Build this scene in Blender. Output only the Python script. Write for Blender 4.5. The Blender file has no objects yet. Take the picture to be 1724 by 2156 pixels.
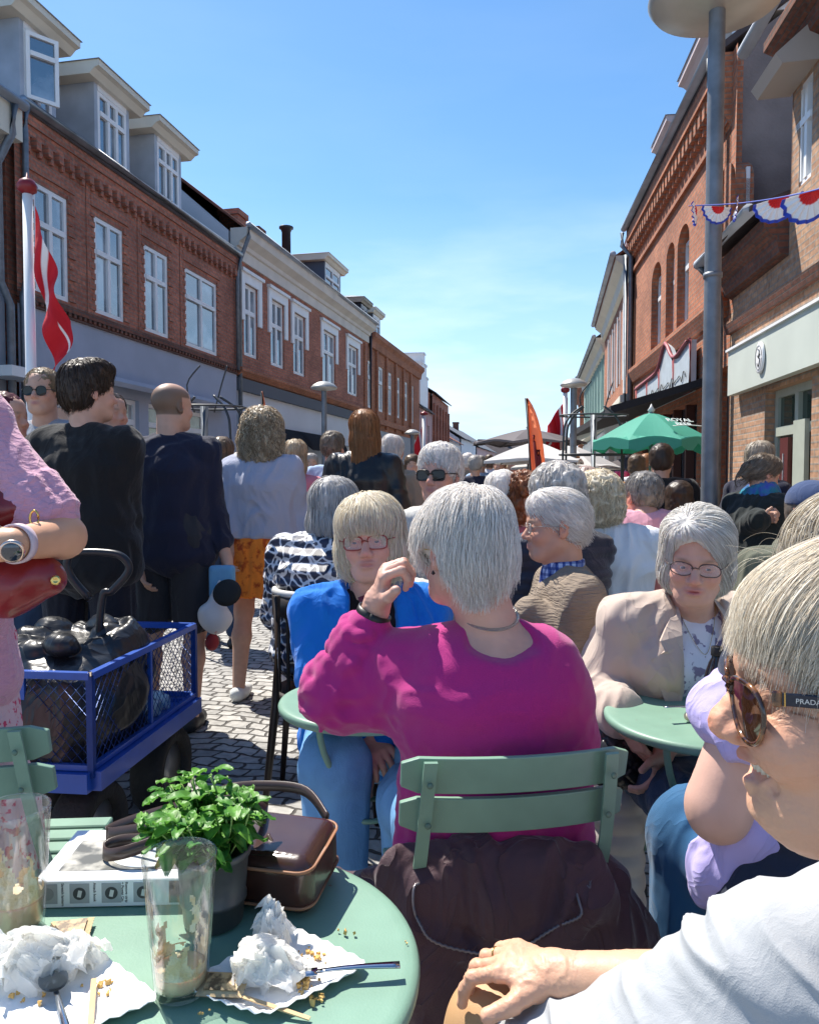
import bpy, math, random
import numpy as np
from math import radians, sin, cos, atan, pi, sqrt
# ---------------------------------------------------------------- camera, sky, sun, exposure
FPX, PCX, PCY, HORY, CAMH = 1600.0, 862.0, 1078.0, 1010.0, 1.3
TH = atan((PCY - HORY) / FPX)
scene = bpy.context.scene
cam_d = bpy.data.cameras.new('camera'); cam = bpy.data.objects.new('camera', cam_d)
scene.collection.objects.link(cam); scene.camera = cam
cam.location = (0, 0, CAMH); cam.rotation_euler = (pi / 2 - TH, 0, 0)
cam_d.sensor_fit = 'HORIZONTAL'; cam_d.sensor_width = 36; cam_d.lens = 36 * FPX / 1724
cam_d.clip_start = 0.05; cam_d.clip_end = 900
SUNV = np.array([-0.42, 0.50, 1.0]); SUNV /= np.linalg.norm(SUNV)
SUN_EL = math.asin(SUNV[2]); SUN_ROT = math.atan2(SUNV[0], SUNV[1])
world = bpy.data.worlds.new('World'); scene.world = world; world.use_nodes = True
wn = world.node_tree.nodes; wl = world.node_tree.links; wn.clear()
w_out = wn.new('ShaderNodeOutputWorld'); w_bg = wn.new('ShaderNodeBackground')
w_sky = wn.new('ShaderNodeTexSky'); w_sky.sky_type = 'NISHITA'; w_sky.sun_disc = False
w_sky.sun_elevation = SUN_EL; w_sky.sun_rotation = SUN_ROT; w_sky.altitude = 0; w_sky.air_density = 1.1
w_sky.dust_density = 0.25; w_sky.ozone_density = 2.2
w_hsv = wn.new('ShaderNodeHueSaturation'); w_hsv.inputs['Saturation'].default_value = 1.22
w_hsv.inputs['Hue'].default_value = 0.499; w_hsv.inputs['Value'].default_value = 0.74
w_geo = wn.new('ShaderNodeTexCoord'); w_map = wn.new('ShaderNodeMapping')
w_map.inputs['Scale'].default_value = (1.3, 1.3, 5.5)
w_noi = wn.new('ShaderNodeTexNoise'); w_noi.inputs['Scale'].default_value = 2.6; w_noi.inputs['Detail'].default_value = 7
w_noi.inputs['Roughness'].default_value = 0.55
w_ramp = wn.new('ShaderNodeValToRGB'); w_ramp.color_ramp.elements[0].position = 0.44; w_ramp.color_ramp.elements[1].position = 0.75
w_sep = wn.new('ShaderNodeSeparateXYZ'); w_low = wn.new('ShaderNodeMapRange')
w_low.inputs['From Min'].default_value = 0.0; w_low.inputs['From Max'].default_value = 0.36
w_low.inputs['To Min'].default_value = 0.95; w_low.inputs['To Max'].default_value = 0.03
w_mul = wn.new('ShaderNodeMath'); w_mul.operation = 'MULTIPLY'
w_mix = wn.new('ShaderNodeMix'); w_mix.data_type = 'RGBA'; w_mix.inputs[7].default_value = (4.6, 5.2, 6.0, 1)
wl.new(w_sky.outputs[0], w_hsv.inputs['Color']); wl.new(w_geo.outputs['Generated'], w_map.inputs[0])
wl.new(w_map.outputs[0], w_noi.inputs['Vector']); wl.new(w_noi.outputs[0], w_ramp.inputs[0])
wl.new(w_geo.outputs['Generated'], w_sep.inputs[0]); wl.new(w_sep.outputs['Z'], w_low.inputs['Value'])
wl.new(w_ramp.outputs[0], w_mul.inputs[0]); wl.new(w_low.outputs[0], w_mul.inputs[1])
wl.new(w_mul.outputs[0], w_mix.inputs[0]); wl.new(w_mix.outputs[2], w_bg.inputs['Color'])
w_hz = wn.new('ShaderNodeMix'); w_hz.data_type = 'RGBA'; w_hz.inputs[7].default_value = (2.5, 3.7, 5.3, 1)
w_hf = wn.new('ShaderNodeMapRange'); w_hf.inputs['From Min'].default_value = -0.02; w_hf.inputs['From Max'].default_value = 0.34
w_hf.inputs['To Min'].default_value = 1.0; w_hf.inputs['To Max'].default_value = 0.0
wl.new(w_sep.outputs['Z'], w_hf.inputs['Value']); wl.new(w_hf.outputs[0], w_hz.inputs[0]); wl.new(w_hsv.outputs[0], w_hz.inputs[6]); wl.new(w_hz.outputs[2], w_mix.inputs[6])
w_bg.inputs['Strength'].default_value = 0.15
wl.new(w_bg.outputs[0], w_out.inputs[0])
sun_d = bpy.data.lights.new('sun', 'SUN'); sun = bpy.data.objects.new('sun', sun_d); scene.collection.objects.link(sun)
sun_d.energy = 4.9; sun_d.angle = radians(0.5); sun_d.color = (1.0, 0.94, 0.85)
sun.rotation_euler = (pi / 2 - SUN_EL, 0, -SUN_ROT + pi)
scene.view_settings.view_transform = 'Standard'; scene.view_settings.look = 'None'
scene.view_settings.gamma = 1; scene.view_settings.exposure = 0.8
scene.cycles.max_bounces = 8; scene.cycles.transparent_max_bounces = 12; scene.cycles.use_denoising = True
scene.cycles.caustics_reflective = False; scene.cycles.caustics_refractive = False

# ---------------------------------------------------------------- geometry of the place
def ray(px, py):
    xc = (px - PCX) / FPX; yc = -(py - PCY) / FPX
    return np.array([xc, cos(TH) + yc * sin(TH), -sin(TH) + yc * cos(TH)])
def P(px, py, d):
    r = ray(px, py); return r * (d / r[1]) + np.array([0, 0, CAMH])
def Pz(px, py, z):
    r = ray(px, py); return r * ((z - CAMH) / r[2]) + np.array([0, 0, CAMH])
def A(*v): return np.array(v, float)
def nrm(v):
    v = np.asarray(v, float); return v / (np.linalg.norm(v) + 1e-12)
rng = np.random.default_rng(7)
random.seed(7)

def props(o, label=None, cat=None, group=None, kind=None):
    if label: o['label'] = label
    if cat: o['category'] = cat
    if group: o['group'] = group
    if kind: o['kind'] = kind
    return o
def thing(name, loc, label, cat, group=None):
    o = bpy.data.objects.new(name, None); scene.collection.objects.link(o)
    o.location = tuple(float(c) for c in loc); o.empty_display_size = 0.1
    return props(o, label, cat, group)
def wloc(o):
    v = np.zeros(3)
    while o is not None:
        v += np.array(o.location); o = o.parent
    return v
def mobj(name, V, F, mat, parent=None, smooth=True, col=None, uv=None):
    V = np.asarray(V, float).reshape(-1, 3)
    if parent is None:
        base = np.array([V[:, 0].mean(), V[:, 1].mean(), V[:, 2].min()]); loc = base
    else:
        base = wloc(parent); loc = np.zeros(3)
    me = bpy.data.meshes.new(name)
    if isinstance(F, np.ndarray):
        n, k = F.shape
        me.vertices.add(len(V)); me.vertices.foreach_set('co', (V - base).astype(np.float32).ravel())
        me.loops.add(n * k); me.loops.foreach_set('vertex_index', F.astype(np.int32).ravel())
        me.polygons.add(n); me.polygons.foreach_set('loop_start', np.arange(0, n * k, k, dtype=np.int32))
    else:
        me.from_pydata((V - base).tolist(), [], F)
    if smooth: me.polygons.foreach_set('use_smooth', np.ones(len(me.polygons), dtype=bool))
    if uv is not None:
        l = me.uv_layers.new(name='UVMap'); l.data.foreach_set('uv', np.asarray(uv, np.float32).ravel())
    me.update(calc_edges=True); me.validate()
    if col is not None:
        c = np.asarray(col, float)
        if c.shape[1] == 3: c = np.c_[c, np.ones(len(c))]
        a = me.color_attributes.new('Col', 'FLOAT_COLOR', 'POINT'); a.data.foreach_set('color', c.astype(np.float32).ravel())
    if mat is not None: me.materials.append(mat)
    o = bpy.data.objects.new(name, me); scene.collection.objects.link(o)
    o.location = tuple(float(c) for c in loc)
    if parent is not None: o.parent = parent
    return o
def copy_tree(o, parent=None):
    c = o.copy(); scene.collection.objects.link(c); c.parent = parent
    for ch in o.children: copy_tree(ch, c)
    return c

# ---------------------------------------------------------------- materials
MATS = {}
def mat(name, color=(0.5, 0.5, 0.5), rough=0.6, metal=0.0, spec=0.5, var=0.0, vscale=8.0, bump=0.0, bscale=40.0, bdist=0.01,
        attr=False, trans=0.0, sss=0.0, coat=0.0, ior=1.45, sheen=0.0, alpha=1.0, wr=0.0, wrs=7.0, col2=None, thr=None, bstretch=None):
    if name in MATS: return MATS[name]
    m = bpy.data.materials.new(name); m.use_nodes = True; MATS[name] = m
    N = m.node_tree.nodes; L = m.node_tree.links; b = N['Principled BSDF']
    b.inputs['Base Color'].default_value = (*color, 1); b.inputs['Roughness'].default_value = rough
    b.inputs['Metallic'].default_value = metal; b.inputs['Specular IOR Level'].default_value = spec
    b.inputs['IOR'].default_value = ior; b.inputs['Alpha'].default_value = alpha
    if trans: b.inputs['Transmission Weight'].default_value = trans
    if sss:
        b.inputs['Subsurface Weight'].default_value = sss; b.inputs['Subsurface Radius'].default_value = (1, 0.35, 0.2)
        b.inputs['Subsurface Scale'].default_value = 0.012
    if coat: b.inputs['Coat Weight'].default_value = coat; b.inputs['Coat Roughness'].default_value = 0.1
    if sheen: b.inputs['Sheen Weight'].default_value = sheen; b.inputs['Sheen Roughness'].default_value = 0.5
    tc = N.new('ShaderNodeTexCoord'); src = None
    if attr:
        at = N.new('ShaderNodeVertexColor'); at.layer_name = 'Col'; src = at.outputs[0]
    if var or col2 is not None:
        no = N.new('ShaderNodeTexNoise'); no.inputs['Scale'].default_value = vscale; no.inputs['Detail'].default_value = 5
        L.new(tc.outputs['Object'], no.inputs['Vector'])
        if col2 is not None:
            rp = N.new('ShaderNodeValToRGB'); t = thr or (0.45, 0.6)
            rp.color_ramp.elements[0].position = t[0]; rp.color_ramp.elements[1].position = t[1]
            rp.color_ramp.elements[0].color = (*color, 1); rp.color_ramp.elements[1].color = (*col2, 1)
            L.new(no.outputs[0], rp.inputs[0]); src = rp.outputs[0]
        if var:
            mr = N.new('ShaderNodeMapRange'); mr.inputs['From Min'].default_value = 0.3; mr.inputs['From Max'].default_value = 0.7
            mr.inputs['To Min'].default_value = 1 - var; mr.inputs['To Max'].default_value = 1 + var
            no2 = no
            if col2 is not None:
                no2 = N.new('ShaderNodeTexNoise'); no2.inputs['Scale'].default_value = vscale * 0.37
                L.new(tc.outputs['Object'], no2.inputs['Vector'])
            L.new(no2.outputs[0], mr.inputs['Value'])
            mx = N.new('ShaderNodeMix'); mx.data_type = 'RGBA'; mx.blend_type = 'MULTIPLY'; mx.inputs[0].default_value = 1
            if src is None: mx.inputs[6].default_value = (*color, 1)
            else: L.new(src, mx.inputs[6])
            L.new(mr.outputs[0], mx.inputs[7]); src = mx.outputs[2]
    if src is not None: L.new(src, b.inputs['Base Color'])
    if bump:
        nb = N.new('ShaderNodeTexNoise'); nb.inputs['Scale'].default_value = bscale; nb.inputs['Detail'].default_value = 4
        if bstretch:
            mp = N.new('ShaderNodeMapping'); mp.inputs['Scale'].default_value = bstretch
            L.new(tc.outputs['Object'], mp.inputs[0]); L.new(mp.outputs[0], nb.inputs['Vector'])
        else: L.new(tc.outputs['Object'], nb.inputs['Vector'])
        bp = N.new('ShaderNodeBump'); bp.inputs['Strength'].default_value = bump; bp.inputs['Distance'].default_value = bdist
        L.new(nb.outputs[0], bp.inputs['Height']); L.new(bp.outputs[0], b.inputs['Normal'])
        if wr:
            n4 = N.new('ShaderNodeTexNoise'); n4.inputs['Scale'].default_value = wrs; n4.inputs['Detail'].default_value = 2.5; n4.inputs['Distortion'].default_value = 1.3
            mp4 = N.new('ShaderNodeMapping'); mp4.inputs['Scale'].default_value = (1.3, 1.3, .8); mp4.inputs['Rotation'].default_value = (.5, .4, .3)
            L.new(tc.outputs['Object'], mp4.inputs[0]); L.new(mp4.outputs[0], n4.inputs['Vector'])
            sb = N.new('ShaderNodeMath'); sb.operation = 'SUBTRACT'; sb.inputs[1].default_value = .5; ab = N.new('ShaderNodeMath'); ab.operation = 'ABSOLUTE'
            pw = N.new('ShaderNodeMath'); pw.operation = 'POWER'; pw.inputs[1].default_value = .6
            L.new(n4.outputs[0], sb.inputs[0]); L.new(sb.outputs[0], ab.inputs[0]); L.new(ab.outputs[0], pw.inputs[0])
            b4 = N.new('ShaderNodeBump'); b4.inputs['Strength'].default_value = wr; b4.inputs['Distance'].default_value = .02; b4.invert = True
            L.new(pw.outputs[0], b4.inputs['Height']); L.new(b4.outputs[0], bp.inputs['Normal'])
    return m

def brick_mat(name, c1, c2, mortar, bw=0.23, bh=0.062, mw=0.011, bump=0.6, var=0.35, stain=0.38):
    m = bpy.data.materials.new(name); m.use_nodes = True; MATS[name] = m
    N = m.node_tree.nodes; L = m.node_tree.links; b = N['Principled BSDF']; b.inputs['Roughness'].default_value = 0.9
    uv = N.new('ShaderNodeUVMap'); br = N.new('ShaderNodeTexBrick'); br.inputs['Scale'].default_value = 1.0
    br.inputs['Color1'].default_value = (*c1, 1); br.inputs['Color2'].default_value = (*c2, 1); br.inputs['Mortar'].default_value = (*mortar, 1)
    br.inputs['Mortar Size'].default_value = mw; br.inputs['Brick Width'].default_value = bw; br.inputs['Row Height'].default_value = bh + mw
    br.inputs['Bias'].default_value = 0.0; br.inputs['Mortar Smooth'].default_value = 0.2
    L.new(uv.outputs[0], br.inputs['Vector'])
    no = N.new('ShaderNodeTexNoise'); no.inputs['Scale'].default_value = 1.1; no.inputs['Detail'].default_value = 6; L.new(uv.outputs[0], no.inputs['Vector'])
    no3 = N.new('ShaderNodeTexNoise'); no3.inputs['Scale'].default_value = 14; no3.inputs['Detail'].default_value = 3; L.new(uv.outputs[0], no3.inputs['Vector'])
    ad = N.new('ShaderNodeMath'); ad.operation = 'ADD'; L.new(no.outputs[0], ad.inputs[0]); L.new(no3.outputs[0], ad.inputs[1])
    mr = N.new('ShaderNodeMapRange'); mr.inputs['From Min'].default_value = 0.7; mr.inputs['From Max'].default_value = 1.3
    mr.inputs['To Min'].default_value = 1 - stain; mr.inputs['To Max'].default_value = 1 + stain; L.new(ad.outputs[0], mr.inputs['Value'])
    mx = N.new('ShaderNodeMix'); mx.data_type = 'RGBA'; mx.blend_type = 'MULTIPLY'; mx.inputs[0].default_value = 1
    L.new(br.outputs['Color'], mx.inputs[6]); L.new(mr.outputs[0], mx.inputs[7]); L.new(mx.outputs[2], b.inputs['Base Color'])
    bp = N.new('ShaderNodeBump'); bp.inputs['Strength'].default_value = bump; bp.inputs['Distance'].default_value = 0.008; bp.invert = True
    L.new(br.outputs['Fac'], bp.inputs['Height']); L.new(bp.outputs[0], b.inputs['Normal'])
    return m

# ---------------------------------------------------------------- mesh helpers
def frame_of(t):
    t = nrm(t); a = A(0, 0, 1) if abs(t[2]) < 0.9 else A(1, 0, 0)
    s = nrm(np.cross(t, a)); return s, nrm(np.cross(s, t))
def tube(pts, r, n=8, closed=False, caps=True, flat=None):
    """swept tube -> V, F ; flat=(axis, factor) squashes the section"""
    pts = np.asarray(pts, float); m = len(pts); r = np.broadcast_to(np.asarray(r, float), (m,))
    V = []; F = []; s = None
    for i in range(m):
        if closed: t = pts[(i + 1) % m] - pts[i - 1]
        else: t = pts[min(i + 1, m - 1)] - pts[max(i - 1, 0)]
        t = nrm(t)
        if s is None: s, u = frame_of(t)
        else:
            s = nrm(s - t * np.dot(s, t)); u = np.cross(t, s)
        for k in range(n):
            a = 2 * pi * k / n; o = (s * cos(a) + u * sin(a)) * r[i]
            if flat is not None:
                ax = nrm(flat[0]); o = o - ax * np.dot(o, ax) * (1 - flat[1])
            V.append(pts[i] + o)
    for i in range(m if closed else m - 1):
        j = (i + 1) % m
        for k in range(n):
            F.append((i * n + k, i * n + (k + 1) % n, j * n + (k + 1) % n, j * n + k))
    if caps and not closed:
        F.append(tuple(range(n - 1, -1, -1))); F.append(tuple((m - 1) * n + k for k in range(n)))
    return V, F
def ribbon(pts, wdir, w, th):
    """flat strap along pts: width w along wdir, thickness th"""
    pts = np.asarray(pts, float); m = len(pts); V = []; F = []
    wd = np.broadcast_to(np.asarray(wdir, float), pts.shape)
    for i in range(m):
        t = nrm(pts[min(i + 1, m - 1)] - pts[max(i - 1, 0)]); a = nrm(wd[i] - t * np.dot(wd[i], t)); b = np.cross(t, a)
        for x, y in ((-1, -1), (1, -1), (1, 1), (-1, 1)): V.append(pts[i] + a * x * w / 2 + b * y * th / 2)
    for i in range(m - 1):
        for k in range(4): F.append((i * 4 + k, i * 4 + (k + 1) % 4, i * 4 + 4 + (k + 1) % 4, i * 4 + 4 + k))
    F.append((3, 2, 1, 0)); F.append(tuple((m - 1) * 4 + k for k in range(4)))
    return V, F
def lathe(prof, c, n=32, cap=True):
    V = []; F = []; m = len(prof)
    for r, z in prof:
        for k in range(n):
            a = 2 * pi * k / n; V.append((c[0] + r * cos(a), c[1] + r * sin(a), c[2] + z))
    for i in range(m - 1):
        for k in range(n): F.append((i * n + k, i * n + (k + 1) % n, (i + 1) * n + (k + 1) % n, (i + 1) * n + k))
    if cap:
        F.append(tuple(range(n - 1, -1, -1))); F.append(tuple((m - 1) * n + k for k in range(n)))
    return V, F
def join(*vf):
    V = []; F = []
    for v, f in vf:
        o = len(V); V += [tuple(map(float, p)) for p in v]; F += [tuple(int(i) + o for i in q) for q in f]
    return V, F
def spline(pts, n=24, closed=False):
    pts = np.asarray(pts, float); m = len(pts); out = []
    seg = m if closed else m - 1
    for i in range(n if closed else n + 1):
        x = seg * i / n; k = min(int(x), seg - 1); t = x - k
        g = (lambda j: pts[j % m]) if closed else (lambda j: pts[min(max(j, 0), m - 1)])
        p0, p1, p2, p3 = g(k - 1), g(k), g(k + 1), g(k + 2)
        out.append(0.5 * ((2 * p1) + (-p0 + p2) * t + (2 * p0 - 5 * p1 + 4 * p2 - p3) * t * t + (-p0 + 3 * p1 - 3 * p2 + p3) * t ** 3))
    return np.array(out)
def rbox(c, half, R=None, bev=0.003):
    """bevelled box -> V,F (each edge chamfered)"""
    c = np.asarray(c, float); hx, hy, hz = half; b = min(bev, hx * .9, hy * .9, hz * .9)
    R = np.eye(3) if R is None else R; V = []; idx = {}
    for sx in (-1, 1):
        for sy in (-1, 1):
            for sz in (-1, 1):
                for ax in range(3):
                    p = A(sx * (hx - b), sy * (hy - b), sz * (hz - b)); p[ax] = (sx * hx, sy * hy, sz * hz)[ax]
                    idx[(sx, sy, sz, ax)] = len(V); V.append(c + R @ p)
    F = []
    for ax in range(3):
        o = [i for i in range(3) if i != ax]
        for s in (-1, 1):
            q = []
            for a, b2 in ((-1, -1), (1, -1), (1, 1), (-1, 1)):
                k = [0, 0, 0]; k[ax] = s; k[o[0]] = a; k[o[1]] = b2; q.append(idx[(*k, ax)])
            F.append(tuple(q))
    for ax in range(3):
        o = [i for i in range(3) if i != ax]
        for a in (-1, 1):
            for b2 in (-1, 1):
                k1 = [0, 0, 0]; k1[o[0]] = a; k1[o[1]] = b2; k2 = list(k1); k1[ax] = -1; k2[ax] = 1
                F.append((idx[(*k1, o[0])], idx[(*k2, o[0])], idx[(*k2, o[1])], idx[(*k1, o[1])]))
    for sx in (-1, 1):
        for sy in (-1, 1):
            for sz in (-1, 1): F.append(tuple(idx[(sx, sy, sz, ax)] for ax in range(3)))
    return V, F
def rotz(a): c, s = cos(a), sin(a); return np.array([[c, -s, 0], [s, c, 0], [0, 0, 1.0]])
def rotx(a): c, s = cos(a), sin(a); return np.array([[1.0, 0, 0], [0, c, -s], [0, s, c]])
def roty(a): c, s = cos(a), sin(a); return np.array([[c, 0, s], [0, 1.0, 0], [-s, 0, c]])
def recalc(o):
    import bmesh
    bm = bmesh.new(); bm.from_mesh(o.data); bmesh.ops.recalc_face_normals(bm, faces=bm.faces); bm.to_mesh(o.data); bm.free(); return o

def vnoise(p, seed=0):
    """smooth value noise -1..1 on an (n,3) array"""
    p = np.asarray(p, float) + seed * 17.3; i = np.floor(p).astype(np.int64); f = p - i; f = f * f * (3 - 2 * f)
    def h(a, b, c):
        n = (a * 73856093) ^ (b * 19349663) ^ (c * 83492791) ^ (seed * 2654435 + 12345)
        n = (n ^ (n >> 13)) * 1274126177; n = n & 0x7fffffff; return (n % 10007) / 5003.5 - 1
    r = 0
    for dx in (0, 1):
        for dy in (0, 1):
            for dz in (0, 1):
                w = (f[:, 0] if dx else 1 - f[:, 0]) * (f[:, 1] if dy else 1 - f[:, 1]) * (f[:, 2] if dz else 1 - f[:, 2])
                r = r + w * h(i[:, 0] + dx, i[:, 1] + dy, i[:, 2] + dz)
    return r

# ---------------------------------------------------------------- implicit surfaces (smooth union of primitives, meshed by surface nets)
class Sdf:
    def __init__(s): s.p = []
    def cone(s, a, b, ra, rb=None, k=0.02, op='+'):
        a = np.asarray(a, float); b = np.asarray(b, float); rb = ra if rb is None else rb; R = max(ra, rb)
        ab = b - a; L2 = max(ab @ ab, 1e-12)
        def d(p):
            q = p - a; t = np.clip((q @ ab) / L2, 0, 1); e = q - t[..., None] * ab
            return np.sqrt((e * e).sum(-1)) - (ra + (rb - ra) * t)
        s.p.append((d, np.minimum(a, b) - R, np.maximum(a, b) + R, k, op)); return s
    def chain(s, pts, rr, k=0.02, op='+'):
        rr = np.broadcast_to(np.asarray(rr, float), (len(pts),))
        for i in range(len(pts) - 1): s.cone(pts[i], pts[i + 1], float(rr[i]), float(rr[i + 1]), k, op)
        return s
    def ell(s, c, r, R=None, k=0.02, op='+'):
        c = np.asarray(c, float); r = np.asarray(r, float) * np.ones(3); M = np.eye(3) if R is None else np.asarray(R)
        ext = np.sqrt(((M * r) ** 2).sum(1))
        def d(p):
            q = (p - c) @ M; k0 = np.sqrt(((q / r) ** 2).sum(-1)); k1 = np.sqrt(((q / (r * r)) ** 2).sum(-1)) + 1e-9
            return k0 * (k0 - 1) / k1
        s.p.append((d, c - ext, c + ext, k, op)); return s
    def tub(s, a, b, r0, r1, side, k=0.03, op='+'):
        """elliptic tube a->b, r=(across,deep)"""
        a = np.asarray(a, float); b = np.asarray(b, float); ab = b - a; L = np.linalg.norm(ab); t0 = ab / L
        x = nrm(np.asarray(side, float) - t0 * np.dot(side, t0)); y = np.cross(t0, x); R = max(r0[0], r1[0], r0[1], r1[1])
        def d(p):
            q = p - a; tl = q @ t0; t = np.clip(tl / L, 0, 1); rx = r0[0] + (r1[0] - r0[0]) * t; ry = r0[1] + (r1[1] - r0[1]) * t
            ex = tl - t * L; rz = np.minimum(rx, ry) * 0.8; qx = q @ x; qy = q @ y
            k0 = np.sqrt((qx / rx) ** 2 + (qy / ry) ** 2 + (ex / rz) ** 2); k1 = np.sqrt((qx / rx ** 2) ** 2 + (qy / ry ** 2) ** 2 + (ex / rz ** 2) ** 2) + 1e-9
            return k0 * (k0 - 1) / k1
        s.p.append((d, np.minimum(a, b) - R, np.maximum(a, b) + R, k, op)); return s
    def box(s, c, h, R=None, rd=0.01, k=0.01, op='+'):
        c = np.asarray(c, float); h = np.asarray(h, float); M = np.eye(3) if R is None else np.asarray(R); ext = np.abs(M) @ h
        def d(p):
            q = np.abs((p - c) @ M) - (h - rd); return np.sqrt((np.maximum(q, 0) ** 2).sum(-1)) + np.minimum(q.max(-1), 0) - rd
        s.p.append((d, c - ext, c + ext, k, op)); return s
    def plane(s, c, n, k=0.005):
        """cut away the side n points to"""
        c = np.asarray(c, float); n = nrm(n)
        s.p.append((lambda p: -((p - c) @ n), None, None, k, '-')); return s
    def ev(s, p):
        p = np.asarray(p, float); D = np.full(p.shape[:-1], 0.2)
        for d, lo, hi, k, op in s.p:
            D = s._mix(D, d(p), k, op)
        return D
    @staticmethod
    def _mix(D, v, k, op):
        if op == '+':
            h = np.maximum(k - np.abs(D - v), 0); return np.minimum(D, v) - h * h / (4 * k)
        if op == '-':
            v = -v; h = np.maximum(k - np.abs(D - v), 0); return np.maximum(D, v) + h * h / (4 * k)
    def grad(s, p, e=0.0015):
        g = np.stack([s.ev(p + A(e, 0, 0)) - s.ev(p - A(e, 0, 0)), s.ev(p + A(0, e, 0)) - s.ev(p - A(0, e, 0)), s.ev(p + A(0, 0, e)) - s.ev(p - A(0, 0, e))], -1)
        return g / (np.linalg.norm(g, axis=-1, keepdims=True) + 1e-9)
    def mesh(s, h, clip=None):
        lo = np.min([q[1] for q in s.p if q[4] == '+'], 0) - 2.5 * h; hi = np.max([q[2] for q in s.p if q[4] == '+'], 0) + 2.5 * h
        if clip is not None: lo = np.maximum(lo, clip[0]); hi = np.minimum(hi, clip[1])
        n = np.ceil((hi - lo) / h).astype(int) + 1
        D = np.full(tuple(n), 0.2, np.float32); ax = [lo[i] + h * np.arange(n[i]) for i in range(3)]
        for d, a, b, k, op in s.p:
            m = k + 2.5 * h
            if a is None: i0 = np.zeros(3, int); i1 = n
            else:
                i0 = np.clip(np.floor((a - m - lo) / h).astype(int), 0, n); i1 = np.clip(np.ceil((b + m - lo) / h).astype(int) + 1, 0, n)
            if (i1 <= i0).any(): continue
            G = np.stack(np.meshgrid(*[ax[j][i0[j]:i1[j]] for j in range(3)], indexing='ij'), -1)
            sl = tuple(slice(i0[j], i1[j]) for j in range(3))
            D[sl] = s._mix(D[sl], d(G), k, op)
        D[0] = D[-1] = 0.2; D[:, 0] = D[:, -1] = 0.2; D[:, :, 0] = D[:, :, -1] = 0.2
        return nets(D, lo, h)
def nets(D, lo, h):
    S = D < 0; n = D.shape
    c = np.zeros(tuple(k - 1 for k in n), np.int8)
    for x in (0, 1):
        for y in (0, 1):
            for z in (0, 1): c += S[x:n[0] - 1 + x, y:n[1] - 1 + y, z:n[2] - 1 + z]
    act = (c > 0) & (c < 8); ijk = np.argwhere(act); idx = np.full(act.shape, -1, np.int64); idx[act] = np.arange(len(ijk))
    pos = np.zeros((len(ijk), 3)); cnt = np.zeros(len(ijk))
    cor = [(x, y, z) for x in (0, 1) for y in (0, 1) for z in (0, 1)]
    val = {q: D[ijk[:, 0] + q[0], ijk[:, 1] + q[1], ijk[:, 2] + q[2]].astype(float) for q in cor}
    for a in cor:
        for j in range(3):
            if a[j] == 0:
                b = list(a); b[j] = 1; b = tuple(b); da, db = val[a], val[b]; m = (da < 0) != (db < 0)
                t = np.where(m, da / np.where(m, da - db, 1), 0)
                e = np.zeros(3); e[j] = 1
                pos += m[:, None] * (np.array(a) + t[:, None] * e); cnt += m
    V = lo + h * (ijk + pos / cnt[:, None]); F = []
    for j in range(3):
        o = [(j + 1) % 3, (j + 2) % 3]
        sl0 = [slice(None)] * 3; sl1 = [slice(None)] * 3; sl0[j] = slice(0, n[j] - 1); sl1[j] = slice(1, n[j])
        X = S[tuple(sl0)] != S[tuple(sl1)]; e = np.argwhere(X)
        e = e[(e[:, o[0]] > 0) & (e[:, o[1]] > 0) & (e[:, o[0]] < n[o[0]] - 1) & (e[:, o[1]] < n[o[1]] - 1)]
        d0 = np.zeros(3, int); d0[o[0]] = 1; d1 = np.zeros(3, int); d1[o[1]] = 1
        g = lambda q: idx[q[:, 0], q[:, 1], q[:, 2]]
        q = np.stack([g(e - d0 - d1), g(e - d1), g(e), g(e - d0)], 1)
        ins = S[e[:, 0], e[:, 1], e[:, 2]]; q[~ins] = q[~ins][:, ::-1]
        F.append(q[(q >= 0).all(1)])
    return V, np.concatenate(F)
def vnormals(V, F):
    a = V[F[:, 2]] - V[F[:, 0]]; b = V[F[:, 3]] - V[F[:, 1]]; fn = np.cross(a, b); N = np.zeros_like(V)
    for k in range(4): np.add.at(N, F[:, k], fn)
    return N / (np.linalg.norm(N, axis=1, keepdims=True) + 1e-12)
def sobj(name, sd, h, m, parent, disp=None, colf=None, clip=None):
    V, F = sd.mesh(h, clip)
    if disp is not None:
        Nn = vnormals(V, F); V = V + Nn * disp(V, Nn)[:, None]
    return mobj(name, V, F, m, parent, col=None if colf is None else colf(V))
def folds(amp, scale, seed=1, stretch=(1, 1, 1)):
    st = np.array(stretch)
    def f(V, N):
        p = V * scale * st; w = vnoise(p * 0.5, seed + 5)[:, None] * 0.9
        a = vnoise(p + w, seed); b = vnoise(p * 2.1 + w, seed + 1)
        c = vnoise(p * A(1.5, 1.5, .8) + 2 * w, seed + 2)
        return amp * ((1 - np.abs(a) * 2) * 0.7 + 0.3 * b + .45 * (1 - 3 * np.abs(c)))
    return f
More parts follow.
